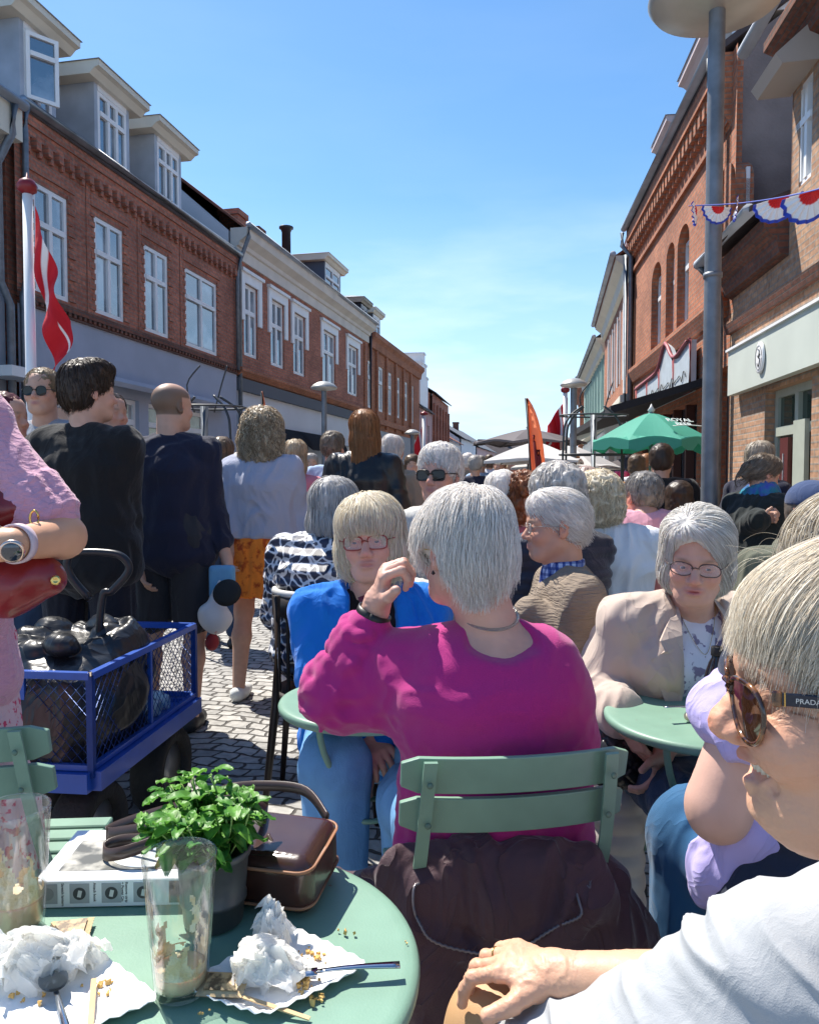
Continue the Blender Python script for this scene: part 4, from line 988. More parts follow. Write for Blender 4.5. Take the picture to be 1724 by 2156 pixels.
def strand_mesh(P_, W, c1, c2, par, name, r, m=None):
    n, steps = P_.shape[:2]
    T = np.zeros_like(P_); T[:, 1:-1] = P_[:, 2:] - P_[:, :-2]; T[:, 0] = P_[:, 1] - P_[:, 0]; T[:, -1] = P_[:, -1] - P_[:, -2]
    T /= np.linalg.norm(T, axis=-1, keepdims=True) + 1e-9
    up = r.normal(size=(n, 1, 3)); S_ = np.cross(T, up); S_ /= np.linalg.norm(S_, axis=-1, keepdims=True) + 1e-9; U = np.cross(T, S_)
    V = np.stack([P_ + (S_ * cos(a) + U * sin(a)) * W[..., None] for a in (0, 2.094, 4.189)], 2).reshape(-1, 3)
    b = (np.arange(n)[:, None] * steps + np.arange(steps - 1)[None]).ravel() * 3; F = []
    for k in range(3): F.append(np.stack([b + k, b + (k + 1) % 3, b + 3 + (k + 1) % 3, b + 3 + k], 1))
    F = np.concatenate(F); t = r.random(n) ** 1.2; C = np.array(c1)[None] * (1 - t[:, None]) + np.array(c2)[None] * t[:, None]; C *= (.85 + .3 * r.random(n))[:, None]
    return mobj(name, V, F, m or M_hair, par, col=np.repeat(C, steps * 3, 0))
HS = {   # hair shapes in head space: (centre, radii) added, removed ; tubes
 'short': dict(add=[((0, -.014, .040), (.083, .102, .087)), ((0, -.045, -.005), (.073, .066, .065))], sub=[((0, .12, -.035), (.085, .075, .088)), ((.088, .012, -.02), (.024, .032, .034)), ((-.088, .012, -.02), (.024, .032, .034))], low=-.055),
 'full': dict(add=[((0, -.016, .046), (.090, .108, .092)), ((0, -.05, -.005), (.080, .070, .07)), ((0, .03, .085), (.06, .06, .04))], sub=[((0, .122, -.035), (.082, .075, .09)), ((.092, .015, -.03), (.026, .03, .036)), ((-.092, .015, -.03), (.026, .03, .036))], low=-.075),
 'bob': dict(add=[((0, -.014, .046), (.094, .112, .092)), ((0, -.022, -.03), (.10, .095, .085)), ((0, -.04, -.075), (.095, .072, .05))], sub=[((0, .135, -.035), (.062, .105, .082)), ((0, .09, -.13), (.08, .09, .08))], low=-.118),
 'fringe': dict(add=[((0, -.010, .046), (.097, .115, .092)), ((0, -.02, -.03), (.108, .098, .085)), ((0, -.035, -.08), (.104, .08, .05)), ((0, .055, .05), (.07, .055, .045))], sub=[((0, .135, -.048), (.070, .085, .072)), ((0, .10, -.13), (.082, .10, .08))], low=-.125),
 'swept': dict(add=[((0, -.014, .048), (.094, .112, .094)), ((.01, .03, .085), (.075, .07, .045)), ((0, -.025, -.03), (.098, .09, .085)), ((0, -.04, -.07), (.09, .065, .05))], sub=[((.012, .14, -.006), (.070, .10, .088)), ((0, .09, -.13), (.08, .09, .08))], low=-.11),
 'long': dict(add=[((0, -.016, .046), (.092, .110, .092)), ((0, -.04, -.06), (.098, .085, .12)), ((0, -.075, -.19), (.095, .048, .14)), ((0, -.08, -.30), (.07, .035, .08))], sub=[((0, .13, -.045), (.066, .10, .09)), ((0, .10, -.15), (.1, .10, .10))], low=-.42),
 'curly': dict(add=[((0, -.016, .05), (.112, .125, .10)), ((0, -.04, -.04), (.128, .10, .11)), ((0, -.05, -.12), (.12, .08, .09))], sub=[((0, .14, -.04), (.066, .095, .09)), ((0, .11, -.15), (.09, .10, .10))], low=-.24),
 'perm': dict(add=[((0, -.016, .048), (.104, .118, .098)), ((0, -.045, -.02), (.106, .09, .09))], sub=[((0, .135, -.035), (.075, .085, .088)), ((0, .10, -.13), (.09, .10, .08))], low=-.10),
 'bun': dict(add=[((0, -.014, .042), (.085, .104, .087)), ((0, -.05, -.0), (.075, .066, .07)), ((0, -.075, .09), (.04, .04, .036))], sub=[((0, .12, -.035), (.08, .075, .092)), ((.09, .012, -.02), (.024, .03, .034)), ((-.09, .012, -.02), (.024, .03, .034))], low=-.07),
}
def hair(J, par, style, c1, c2, kthr=-.012, dlow=0, n=500, width=.0012, h=.006, seed=0, s=None, wob=.3, lift=.006, steps=11, step=.014, bump=.004, wave=0.0, lastfree=2, crown=(0, -.03, .125), grav=.5, add=(), name='hair', lenvar=.5, base_dark=.95, back=0.0, wfreq=60.):
    s = s or J['s']; c, R = J['hc'], J['R']; st = HS[style]; S = Sdf(); S0 = Sdf(); T = lambda q: c + R @ A(*q) * s
    for q, r in list(st['add']) + list(add): S.ell(T(q), A(*r) * s, R, .025); S0.ell(T(q), A(*r) * s, R, .025)
    opn = Sdf()
    for q, r in st['sub']: S.ell(T(q), A(*r) * s, R, .008, '-'); opn.ell(T(q), A(*r) * s, R, .008)
    S.plane(T((0, 0, st['low'] + dlow)), -R[:, 2], .01); cr = T(crown); up = R[:, 2]
    V, F = S.mesh(h); N_ = vnormals(V, F)
    V2 = V + N_ * (bump * (vnoise(V * 55, seed) + .6 * vnoise(V * 120, seed + 2)) + (wave * 1.3 * (1 - 2 * np.abs(vnoise(V * A(42, 42, 30), seed + 5))) if wave else 0))[:, None]
    t = .5 + .5 * vnoise(V * A(90, 90, 25), seed + 3); C = (np.array(c1)[None] * (1 - t[:, None]) + np.array(c2)[None] * t[:, None]) * base_dark
    o = mobj(name, V2, F, M_hair, par, col=C)
    if n:
        r = np.random.default_rng(seed + 9); k = r.integers(0, len(V), n); roots = V[k] + N_[k] * .001
        def dirf(p):
            d = p - cr; d /= np.linalg.norm(d, axis=1)[:, None] + 1e-9
            return d + A(0, 0, -grav) + vnoise(p * 14, seed)[:, None] * .45 * R[:, 0] + vnoise(p * 11, seed + 1)[:, None] * .3 * R[:, 1] - back * R[:, 1]
        proj = lambda p: (S0.grad(p), S0.ev(p))
        strands(roots, dirf, proj, steps, step * s, width, c1, c2, o, 'strands', seed, wob, lift, kill=lambda p: opn.ev(p) < kthr, lenvar=lenvar, wave=wave, lastfree=lastfree, wfreq=wfreq)
    return o
def glasses(J, par, rim=(.08, .03, .03), r=.0016, kind='oval', w=.026, hgt=.019, dark=None, s=None, zo=-.002, temple=True, yo=.099, rimmat=None):
    c, R = J['hc'], J['R']; s = s or J['s']; T = lambda x, y, z: c + R @ A(x, y, z) * s; parts = []; lens = []
    for g in (-1, 1):
        pts = [];
        for a in np.linspace(0, 2 * pi, 28, endpoint=False):
            e = .55 if kind == 'rect' else .85; X = np.sign(cos(a)) * abs(cos(a)) ** e * w; Z = np.sign(sin(a)) * abs(sin(a)) ** e * hgt
            pts.append(T(.034 * g + X, yo - .006 * abs(X + .03) / .03 * (1 if X * g > 0 else .3) - .0, zo + Z))
        parts.append(tube(pts, r * s, 6, closed=True)); lens.append(pts)
        if temple: parts.append(tube([T((.034 + w) * g, yo - .008, zo + .006), T(.076 * g, yo - .03, zo + .008), T(.083 * g, .0, zo + .006), T(.08 * g, -.02, zo - .01)], r * s * .9, 5))
    parts.append(tube([T(-.010, yo, zo + .004), T(0, yo + .003, zo + .007), T(.010, yo, zo + .004)], r * s, 5))
    o = mobj('glasses', *join(*parts), rimmat or mat('rim_%d' % int(1000 * sum(rim)), rim, .3), par)
    lm = mat('dark_lens', (.004, .004, .004), .08, ior=1.45) if dark else mat('clear_lens', (.9, .9, .92), .02, alpha=.16, spec=.8)
    V = []; F = []
    for pts in lens: b = len(V); V += list(pts); F.append(tuple(range(b, b + len(pts))))
    for i, pts in enumerate(lens): mobj('lens', pts, [tuple(range(len(pts)))], lm, o, smooth=False)
    return o

def person(label, J, top=None, bottom=None, hair_=None, skin=(.56, .33, .235), h=.008, hands=True, shoes=None, eyes_=None, group=None, fat=1.0, belly=0, bust=0, res_body=None,
           lips=(.46, .2, .17), stubble=None, skinmat=None, full=True, hh=None, hf=None, nd=None, hs=None, hsc=1.0, mouth=0.0, depth=1.0, clip=None, curlL=(25, 30, 25), curlR=(25, 30, 25), browa=.6, disp=None, brow=(.25, .18, .13), legskin=True, custom=None, slim=1.0):
    base = A(J['pe'][0], J['pe'][1], 0); o = thing('person', base, label, 'person', group); s = J['s']
    S = Sdf(); torso(S, J, -.004, fat=fat, belly=belly, bust=bust, depth=depth); neck(S, J); pcs = []; hh_ = hh or h; hf_ = hf or h
    for q, cu in (('L', curlL), ('R', curlR)):
        arm(S, J, q)
        fd = nrm(J['wr' + q] - J['el' + q]); hd = J['hd' + q]
        if hd is not None: fd = nrm(hd)
        inward = J['x'] * (1 if q == 'L' else -1) + J['f'] * .1
        if nd and nd.get(q) is not None: inward = np.asarray(nd[q], float)
        elif J['mode'] == 'sit': inward = A(0, 0, -1) + inward * .3
        if hands:
            Sh = Sdf() if hf_ < h else S
            if hf_ < h: Sh.cone(J['wr' + q] - nrm(J['wr' + q] - J['el' + q]) * .07 * s, J['wr' + q], .031 * s, .027 * s)
            hand(Sh, J['wr' + q], fd, inward if abs(np.dot(nrm(inward), fd)) < .9 else A(0, 0, -1), s * .98 * hsc, cu, side=(hs or {}).get(q, 1 if q == 'R' else -1), fat=1.0 if hf_ < .006 else 1.25)
            if hf_ < h: pcs.append(Sh.mesh(hf_))
        else: S.cone(J['wr' + q], J['wr' + q] + fd * .08, .028, .02, .02)
    if full and legskin:
        if bottom and bottom.get('kind') == 'trousers':
            for q in 'LR': S.cone(J['hi' + q], J['kn' + q], .07 * s, .04 * s); S.cone(J['kn' + q], J['an' + q], .04 * s, .034 * s)
        else: legs(S, J, 0)
        for q in 'LR': foot(S, J, q)
    elif full: legs(S, J, -.004, .5)
    if hh_ < h: Sh = Sdf(); neck(Sh, J); torso(Sh, J, -.004, fat=fat, bust=bust, depth=depth, low=False)
    else: Sh = S
    head(Sh, J['hc'], J['R'], s, mouth=mouth, slim=slim)
    if custom: custom(Sh)
    cf = skin_cols(J['hc'], J['R'], s, skin, lips, brow, stubble, browa=browa)
    zc = J['N'][2] - .05
    if hh_ < h: pcs.append(Sh.mesh(hh_, ((-99, -99, zc), (99, 99, 99)))); pcs.append(S.mesh(h, ((-99, -99, -99), (99, 99, zc + 2 * h))))
    else: pcs.append(S.mesh(h, clip))
    k_ = 0; Vs = []; Fs = []
    for V, F in pcs: Vs.append(V); Fs.append(F + k_); k_ += len(V)
    V = np.concatenate(Vs); F = np.concatenate(Fs)
    if disp is None and hh_ < h: disp = lambda V: .0006 * (1 - 2 * np.abs(vnoise(V * A(70, 70, 110), 7))) + .0004 * vnoise(V * 170, 8)
    if disp is not None: V = V + vnormals(V, F) * disp(V)[:, None]
    mobj('body', V, F, skinmat or M_skin, o, col=cf(V))
    if top:
        S = Sdf(); t = top.get('t', .014); torso(S, J, t, fat=fat, belly=belly, bust=bust, low=top.get('low', True), depth=depth)
        if top.get('sleeve', 1) > 0:
            for q in 'LR': arm(S, J, q, t * top.get('st', 1.0), top.get('sleeve', .95), puff=top.get('puff', 0), rs=top.get('rs', 1))
        if top.get('hem'): S.tub(J['pe'] + J['sp'] * .0, J['pe'] + J['sp'] * top['hem'], (.168 * s * J['w'] * fat + t, .12 * s * depth + t), (.17 * s * J['w'] * fat + t + top.get('flare', .01), .12 * s * depth + t + top.get('flare', .01)), J['x'], .03)
        elif not top.get('low', True): pass
        if top.get('neck', 'crew') != 'none': S.ell(J['N'] - J['sp'] * .055 + J['f'] * top.get('nf', .02), A(*top.get('nr', (.072, .072, .05))) * s, np.stack([J['x'], J['f'], J['up']], 1), .01, '-')
        if top.get('cut') is not None: top['cut'](S)
        hcut = top.get('hemcut', .50 if J['mode'] == 'stand' and not top.get('hem') else None)
        if hcut is not None: S.plane(J['N'] + J['sp'] * hcut * s, J['sp'], .008)
        if top.get('extra') is not None: top['extra'](S)
        tw = sobj(top.get('name', 'sweater'), S, top.get('h', h), top['m'], o, disp=top.get('disp') or folds(top.get('fold', .008) * .85, 12, len(label), (1, 1, .6)), clip=clip)
        if top.get('after'): top['after'](tw)
    if bottom:
        S = Sdf(); t = bottom.get('t', .012); kd = bottom['kind']; fl = bottom.get('flare', .008)
        if kd in ('trousers', 'shorts'):
            S.tub(J['wa'] + J['sp'] * .05, J['pe'], (.145 * s * J['w'] * fat + t, .102 * s * depth + t), (.165 * s * J['w'] * fat + t, .118 * s * depth + t), J['x'], .04)
            legs(S, J, t, bottom.get('frac', .94 if kd == 'trousers' else .44), flare=fl)
        else:
            he = bottom.get('hem', .55)
            if J['mode'] == 'stand': S.tub(J['wa'] + J['sp'] * .03, J['pe'] + J['sp'] * .05, (.15 * s * J['w'] * fat, .11 * s), (.175 * s * J['w'] * fat + t, .13 * s + t), J['x'], .04); S.tub(J['pe'] + J['sp'] * .05, A(*J['pe']) - A(0, 0, he * s), (.175 * s * J['w'] * fat + t, .13 * s + t), (.2 * s * J['w'] * fat + t + fl, .17 * s + t + fl), J['x'], .04); S.plane(A(*J['pe']) - A(0, 0, he * s), A(0, 0, -1), .01)
            else: legs(S, J, t + .02, bottom.get('frac', .6), k=.12, flare=fl)
        sobj(bottom.get('name', kd), S, h, bottom['m'], o, disp=folds(bottom.get('fold', .008), 8, 3, (1.6, 1.6, .35)), clip=clip)
    if shoes:
        for q in 'LR':
            S = Sdf(); foot(S, J, q, .012); S.plane(J['an' + q] - A(0, 0, J['an' + q][2]), A(0, 0, -1)); sobj('shoe', S, min(h, .008), shoes, o)
    if eyes_ is not None: eyes(J, o, eyes_)
    if hair_:
        hh = dict(hair_); hair(J, o, hh.pop('style'), hh.pop('c1'), hh.pop('c2'), **hh)
    return o
WHITE = dict(c1=(.97, .95, .92), c2=(.80, .77, .73)); GREY = dict(c1=(.58, .56, .53), c2=(.32, .30, .28)); BLOND = dict(c1=(.78, .66, .48), c2=(.50, .38, .24))
DARKB = dict(c1=(.10, .065, .045), c2=(.045, .03, .022)); GINGER = dict(c1=(.52, .26, .11), c2=(.30, .13, .055)); BROWN = dict(c1=(.22, .15, .10), c2=(.12, .08, .05))
# ---------------- walkers on the left and in the middle distance
navy = cloth('navy_knit', (.017, .019, .040)); black = cloth('black_knit', (.012, .012, .013)); shortsm = cloth('charcoal_shorts', (.035, .036, .042))
jeans = cloth('blue_jeans', (.07, .17, .33), bscale=700, var=.25, vscale=7); dkjeans = cloth('dark_jeans', (.03, .06, .12), var=.2)
greyjm = cloth('grey_shirt', (.30, .32, .36)); lilacg = cloth('lilac_grey_sweat', (.38, .40, .50)); paleb = cloth('pale_blue_cotton', (.36, .48, .66)); tanc = cloth('tan_coat', (.33, .25, .18)); pinkc = cloth('coral_pink', (.68, .22, .27))
pinkpolo = cloth('pink_polo', (.68, .33, .40)); whitec = cloth('white_cotton', (.72, .73, .76)); whiteshoe = mat('white_trainer', (.72, .74, .72), .6); darkshoe = mat('dark_shoe', (.03, .03, .03), .5)
orangeskirt = cloth('orange_print', (.88, .24, .03), col2=(.50, .07, .012), vscale=22, thr=(.5, .62), var=.15)
H_ = lambda px, py, d: P(px, py, d)
g_ = person('man in round sunglasses and grey shirt by the white flagpole, facing us', pose(H_(90, 826, 4.1), 178, s=1.05, w=1.08), dict(m=greyjm, name='shirt'), dict(kind='trousers', m=dkjeans), dict(style='short', h=.007, n=350, width=.0016, step=.006, wob=.9, **dict(c1=(.42, .32, .2), c2=(.2, .14, .08)), wave=.002), h=.008)
Jm = pose(H_(90, 826, 4.1), 178, s=1.05, w=1.08); glasses(Jm, g_, (.02, .02, .02), .0022, 'oval', .026, .023, dark=True)
person('tall young man in black sweater with thick dark hair, seen from behind', pose(H_(188, 827, 3.35), 5, s=1.06, w=1.12, hyaw=48, armR=(H_(262, 1085, 3.4), H_(268, 1210, 3.35))), dict(m=black, t=.026, fold=.012, hem=.10), dict(kind='trousers', m=cloth('black_jeans', (.012, .013, .02))), dict(style='full', h=.007, n=700, width=.0016, step=.010, add=[((0, -.045, -.03), (.078, .06, .06)), ((0, .02, .10), (.07, .08, .04))], **DARKB), h=.008, shoes=darkshoe)
person('person in navy jacket half hidden behind the young man in black', pose(H_(232, 872, 4.3), 175, s=1.0, hyaw=120), dict(m=navy, t=.02, name='jacket'), dict(kind='trousers', m=dkjeans), dict(style='short', n=200, h=.008, width=.002, **DARKB), h=.01)
person('balding man in navy sweater and charcoal shorts, seen from behind', pose(H_(362, 857, 3.95), 0, s=1.05, w=1.16, hyaw=35, armL=(H_(292, 1080, 3.95), H_(300, 1190, 3.85)), armR=(H_(448, 1070, 3.98), H_(478, 1180, 3.9))), dict(m=navy, t=.02, sleeve=.82, fold=.012, hem=.10), dict(kind='shorts', m=shortsm, t=.022, flare=.028, frac=.42, fold=.01), None, h=.008, shoes=darkshoe, stubble=((.13, .09, .06), .85), belly=.01)
person('woman with curly blonde hair, pale sweatshirt and orange skirt, walking away', pose(H_(553, 912, 4.65), 4, s=1.02, w=1.05, armL=(H_(488, 1075, 4.6), H_(487, 1160, 4.5)), armR=(H_(625, 1075, 4.7), H_(648, 1160, 4.65)), step=.16), dict(m=lilacg, t=.036, puff=.012, fold=.014, hemcut=.46, h=.008), dict(kind='skirt', m=orangeskirt, hem=.33, t=.03, flare=.03, name='skirt'), dict(style='curly', h=.008, n=2200, width=.0024, step=.012, wave=.010, wfreq=110, bump=.014, lift=.022, wob=.6, c1=(.80, .68, .50), c2=(.34, .26, .17)), h=.008, shoes=whiteshoe)
person('woman with light brown hair, walking between the bald man and the curly blonde', pose(H_(468, 955, 5.9), 0, s=.98), dict(m=cloth('dusty_rose', (.32, .22, .26)), name='blouse', t=.02), dict(kind='trousers', m=dkjeans), dict(style='long', n=500, h=.009, width=.0022, c1=(.34, .25, .17), c2=(.17, .12, .08)), h=.01, shoes=darkshoe)
person('woman with straight blonde hair and coral pink jacket, walking away', pose(H_(622, 962, 5.7), 5, s=.98), dict(m=pinkc, name='jacket', t=.02), dict(kind='trousers', m=dkjeans), dict(style='long', n=500, h=.009, width=.0022, **BLOND), h=.01, shoes=darkshoe)
person('grey-haired man in pale blue shirt by the lamp post on the left', pose(H_(702, 943, 6.1), 0, s=1.0, w=1.1, hyaw=20), dict(m=paleb, name='shirt', t=.02), dict(kind='trousers', m=dkjeans), dict(style='full', n=400, h=.009, width=.002, wave=.003, c1=(.40, .34, .27), c2=(.2, .16, .12)), h=.01)
person('woman with long ginger hair and black jacket, seen from behind', pose(H_(765, 908, 4.9), 8, s=1.03, w=1.08, hyaw=-18), dict(m=mat('black_leather', (.012, .012, .014), .38, spec=.5, bump=.2, bscale=30), name='jacket', t=.028, fold=.012), dict(kind='trousers', m=dkjeans), dict(style='long', n=900, h=.008, width=.0018, step=.03, lenvar=.3, wob=.12, grav=1.2, **GINGER), h=.008)
person('white-haired woman with hair pinned up and tan coat, walking away', pose(H_(826, 952, 5.4), 12, s=.97, w=1.05), dict(m=tanc, name='coat', t=.03), dict(kind='trousers', m=dkjeans), dict(style='bun', n=350, h=.009, width=.002, **WHITE), h=.01)
person('person in dark red cap behind the pink cardigan at the left edge', pose(H_(12, 880, 3.6), 150, s=1.0, hyaw=100), dict(m=greyjm, name='shirt'), dict(kind='trousers', m=dkjeans), dict(style='short', n=0, c1=(.12, .015, .02), c2=(.10, .012, .02), base_dark=1, h=.008), h=.01)

# ---------------- seated people, middle distance
def leopard(name):
    m = bpy.data.materials.new(name); m.use_nodes = True; MATS[name] = m; N = m.node_tree.nodes; L = m.node_tree.links; b = N['Principled BSDF']; b.inputs['Roughness'].default_value = .55
    tc = N.new('ShaderNodeTexCoord'); v = N.new('ShaderNodeTexVoronoi'); v.feature = 'DISTANCE_TO_EDGE'; v.inputs['Scale'].default_value = 22
    nz = N.new('ShaderNodeTexNoise'); nz.inputs['Scale'].default_value = 14; va = N.new('ShaderNodeVectorMath'); va.operation = 'MULTIPLY_ADD'; va.inputs[1].default_value = (.05, .05, .05)
    L.new(tc.outputs['Object'], nz.inputs['Vector']); L.new(nz.outputs['Color'], va.inputs[0]); L.new(tc.outputs['Object'], va.inputs[2]); L.new(va.outputs[0], v.inputs['Vector'])
    r = N.new('ShaderNodeValToRGB'); r.color_ramp.elements[0].position = .055; r.color_ramp.elements[1].position = .10; r.color_ramp.elements[0].color = (.62, .63, .66, 1); r.color_ramp.elements[1].color = (.02, .027, .06, 1)
    L.new(v.outputs['Distance'], r.inputs[0]); L.new(r.outputs[0], b.inputs['Base Color'])
    w = N.new('ShaderNodeTexWave'); w.bands_direction = 'Z'; w.inputs['Scale'].default_value = 5.5; w.inputs['Distortion'].default_value = 1; L.new(tc.outputs['Object'], w.inputs['Vector'])
    bp = N.new('ShaderNodeBump'); bp.inputs['Strength'].default_value = 1; bp.inputs['Distance'].default_value = .02; L.new(w.outputs[0], bp.inputs['Height']); L.new(bp.outputs[0], b.inputs['Normal']); return m
person('seated woman with grey bob and quilted animal-print jacket, her back to us', pose(H_(708, 1072, 3.15), 15, 'sit', body=H_(690, 1138, 3.12), s=1.0, w=1.12, lean=8, hyaw=40), dict(m=leopard('animal_print'), name='jacket', t=.045, fold=.01, h=.007), dict(kind='trousers', m=dkjeans), dict(style='bob', n=1100, h=.006, width=.0014, step=.018, wob=.15, grav=1.0, add=[((0, -.05, -.06), (.1, .07, .07))], c1=(.80, .78, .75), c2=(.36, .35, .34)), h=.008, shoes=darkshoe)
J = pose(H_(925, 1000, 3.5), 160, 'sit', s=1.1, w=1.1, hyaw=205)
o = person('white-haired man in dark sunglasses and pale zipped jacket, facing us', J, dict(m=cloth('pale_grey_jacket', (.55, .54, .50)), name='jacket', t=.03, fold=.01), dict(kind='trousers', m=dkjeans), dict(style='full', n=900, h=.006, width=.0014, step=.012, wave=.002, **WHITE), h=.006, skin=(.55, .30, .22), mouth=.002)
glasses(J, o, (.02, .015, .012), .003, 'rect', .030, .021, dark=True)
plaid = mat('plaid_collar', (.25, .35, .6), .8)
J = pose(H_(1171, 1108, 2.62), -92, 'sit', s=1.03, w=1.12, lean=4, hpitch=-2, armL=(H_(1195, 1355, 2.45), H_(1110, 1290, 2.5), A(-1, .2, -.1)))
def tw_(S_): pass
o = person('white-haired man in glasses and taupe ribbed cardigan, in profile facing left', J, dict(m=mat('taupe_rib_knit', (.26, .205, .155), .95, bump=1.0, bscale=26, bdist=.012, bstretch=(1, 1, 6.5), var=.1), name='cardigan', t=.032, fold=.008, nr=(.085, .1, .07), nf=.05, h=.006), dict(kind='trousers', m=dkjeans), dict(style='short', n=1300, h=.005, width=.0011, step=.012, back=.8, crown=(0, .06, .12), add=[((0, .035, .075), (.065, .06, .048))], **WHITE), h=.005, skin=(.52, .28, .19), eyes_=(0, -.1), belly=.03)
glasses(J, o, (.35, .33, .30), .0013, 'rect', .026, .016)
S = Sdf(); S.cone(J['N'] - J['sp'] * .0 + J['f'] * .01, J['N'] - J['sp'] * .05, .075, .066, .01); S.cone(J['N'] + J['f'] * .075 + J['sp'] * .06, J['N'] + J['f'] * .02 - J['sp'] * .03, .03, .04, .03); S.plane(J['N'] - J['sp'] * .045, J['up'])
def plaidmat():
    m = plaid; N = m.node_tree.nodes; L = m.node_tree.links; b = N['Principled BSDF']; tc = N.new('ShaderNodeTexCoord'); prev = None
    for ax, sc in (('X', 14), ('Z', 14), ('Y', 14)):
        w = N.new('ShaderNodeTexWave'); w.bands_direction = ax; w.inputs['Scale'].default_value = sc; L.new(tc.outputs['Object'], w.inputs['Vector'])
        r = N.new('ShaderNodeValToRGB'); r.color_ramp.interpolation = 'CONSTANT'; r.color_ramp.elements[0].color = (.75, .8, .9, 1); r.color_ramp.elements[1].position = .62; r.color_ramp.elements[1].color = (.1, .17, .42, 1); L.new(w.outputs[0], r.inputs[0])
        if prev is None: prev = r.outputs[0]
        else:
            x = N.new('ShaderNodeMix'); x.data_type = 'RGBA'; x.blend_type = 'MULTIPLY'; x.inputs[0].default_value = .8; L.new(prev, x.inputs[6]); L.new(r.outputs[0], x.inputs[7]); prev = x.outputs[2]
    L.new(prev, b.inputs['Base Color'])
plaidmat(); sobj('shirt_collar', S, .005, plaid, o)
person('grey-haired woman in navy padded vest over white sleeves, seen from behind', pose(H_(1168, 1048, 3.1), -25, 'sit', s=1.02, w=1.15, armL=(H_(1092, 1215, 3.05), H_(1085, 1260, 3.3)), armR=(H_(1245, 1190, 3.15), H_(1232, 1230, 3.4))), dict(m=whitec, name='blouse', t=.02), dict(kind='trousers', m=dkjeans), dict(style='perm', n=900, h=.007, width=.0015, wave=.004, bump=.008, c1=(.85, .82, .78), c2=(.50, .47, .44)), h=.008)
o = [q for q in bpy.data.objects if q.get('label', '').startswith('grey-haired woman in navy padded')][0]
Jv = pose(H_(1168, 1048, 3.1), -25, 'sit', s=1.02, w=1.15); S = Sdf(); torso(S, Jv, .036); V, F = S.mesh(.008); N_ = vnormals(V, F); V = V + N_ * (.008 * np.abs(np.sin(V[:, 2] * 70)))[:, None]; mobj('padded_vest', V, F, cloth('navy_nylon', (.02, .025, .045), .45), o)
person('woman with curly white-blonde hair and white T-shirt, her back to us', pose(H_(1258, 1062, 3.35), 12, 'sit', body=H_(1268, 1112, 3.3), s=1.03, w=1.2, armR=(H_(1322, 1195, 3.4), H_(1318, 1215, 3.65))), dict(m=whitec, name='t_shirt', t=.022, sleeve=.3, fold=.01), dict(kind='trousers', m=dkjeans), dict(style='perm', n=1200, h=.007, width=.0016, wave=.006, wfreq=110, bump=.012, lift=.012, wob=.7, c1=(1, .93, .76), c2=(.72, .63, .46)), h=.008, fat=1.05)
person('man with short grey hair and pink polo shirt, his back to us', pose(H_(1352, 1046, 3.9), 5, 'sit', body=H_(1360, 1086, 3.82), s=1.05, w=1.2, hyaw=-20, armL=(H_(1312, 1180, 3.95), H_(1325, 1200, 4.2)), armR=(H_(1408, 1180, 3.95), H_(1392, 1200, 4.2))), dict(m=pinkpolo, name='polo_shirt', t=.024, sleeve=.42, fold=.01), dict(kind='trousers', m=dkjeans), dict(style='short', n=500, h=.007, width=.0016, step=.006, c1=(.42, .40, .38), c2=(.2, .19, .18)), h=.008, skin=(.55, .28, .2), fat=1.05)
person('child with short orange-blond hair and orange top beside the pink polo shirt', pose(H_(1308, 1060, 4.5), 100, 'sit', s=.92), dict(m=cloth('orange_top', (.75, .22, .04)), name='top'), dict(kind='trousers', m=dkjeans), dict(style='full', n=250, h=.009, width=.002, c1=(.62, .36, .14), c2=(.4, .2, .07)), h=.01)
person('woman with curly red hair sitting beyond the white-haired heads', pose(H_(1110, 1045, 4.4), 170, 'sit', s=.98, hyaw=150), dict(m=cloth('rose_top', (.42, .12, .14)), name='top'), dict(kind='trousers', m=dkjeans), dict(style='curly', n=500, h=.01, width=.0022, wave=.008, bump=.014, lift=.015, c1=(.42, .16, .07), c2=(.2, .07, .03)), h=.01)
person('small white-haired woman, her head just past the big white head', pose(H_(1058, 1040, 4.5), 10, 'sit', s=1.0), dict(m=cloth('mauve_top', (.35, .3, .36)), name='top'), dict(kind='trousers', m=dkjeans), dict(style='perm', n=350, h=.009, width=.002, **WHITE), h=.01)
person('pale pink-blond haired woman beyond the curly white-blonde head', pose(H_(1232, 1030, 5.2), 0, 'sit', s=1.1), dict(m=cloth('mauve_top', (.35, .3, .36)), name='top'), dict(kind='trousers', m=dkjeans), dict(style='perm', n=350, h=.009, width=.002, c1=(.66, .52, .45), c2=(.45, .33, .28)), h=.01)
# woman with scarf, man in navy tee, by the shop door
J = pose(H_(1608, 998, 5.0), 60, s=.97, w=1.1, lean=10, hyaw=85, hpitch=-22, armL=(H_(1560, 1120, 5.0), H_(1600, 1092, 4.75), A(.9, .1, .1)), armR=(H_(1640, 1110, 5.1), H_(1640, 1085, 4.85)))
o = person('woman in long dark coat and blue-turquoise scarf, looking down by the shop door', J, dict(m=cloth('dark_loden', (.018, .024, .024)), name='coat', t=.04, hem=.35, flare=.05, fold=.012), dict(kind='trousers', m=dkjeans), dict(style='full', n=600, h=.007, width=.0016, back=.8, add=[((0, -.11, .0), (.04, .05, .035)), ((0, -.13, -.08), (.03, .04, .07))], c1=(.40, .33, .26), c2=(.2, .16, .12)), h=.008, curlL=(60, 60, 40), curlR=(60, 60, 40))
S = Sdf(); f, x = J['f'], J['x']; S.cone(J['N'] - A(0, 0, -.0) + x * -.03, J['N'] + x * .05 - J['sp'] * .02, .085, .085, .03); S.chain([J['N'] + f * .09, J['ch'] + f * .15 + x * .03, J['wa'] + f * .19 + x * .05, J['pe'] + f * .2 + x * .05 - A(0, 0, .15)], [.05, .055, .055, .07], .03)
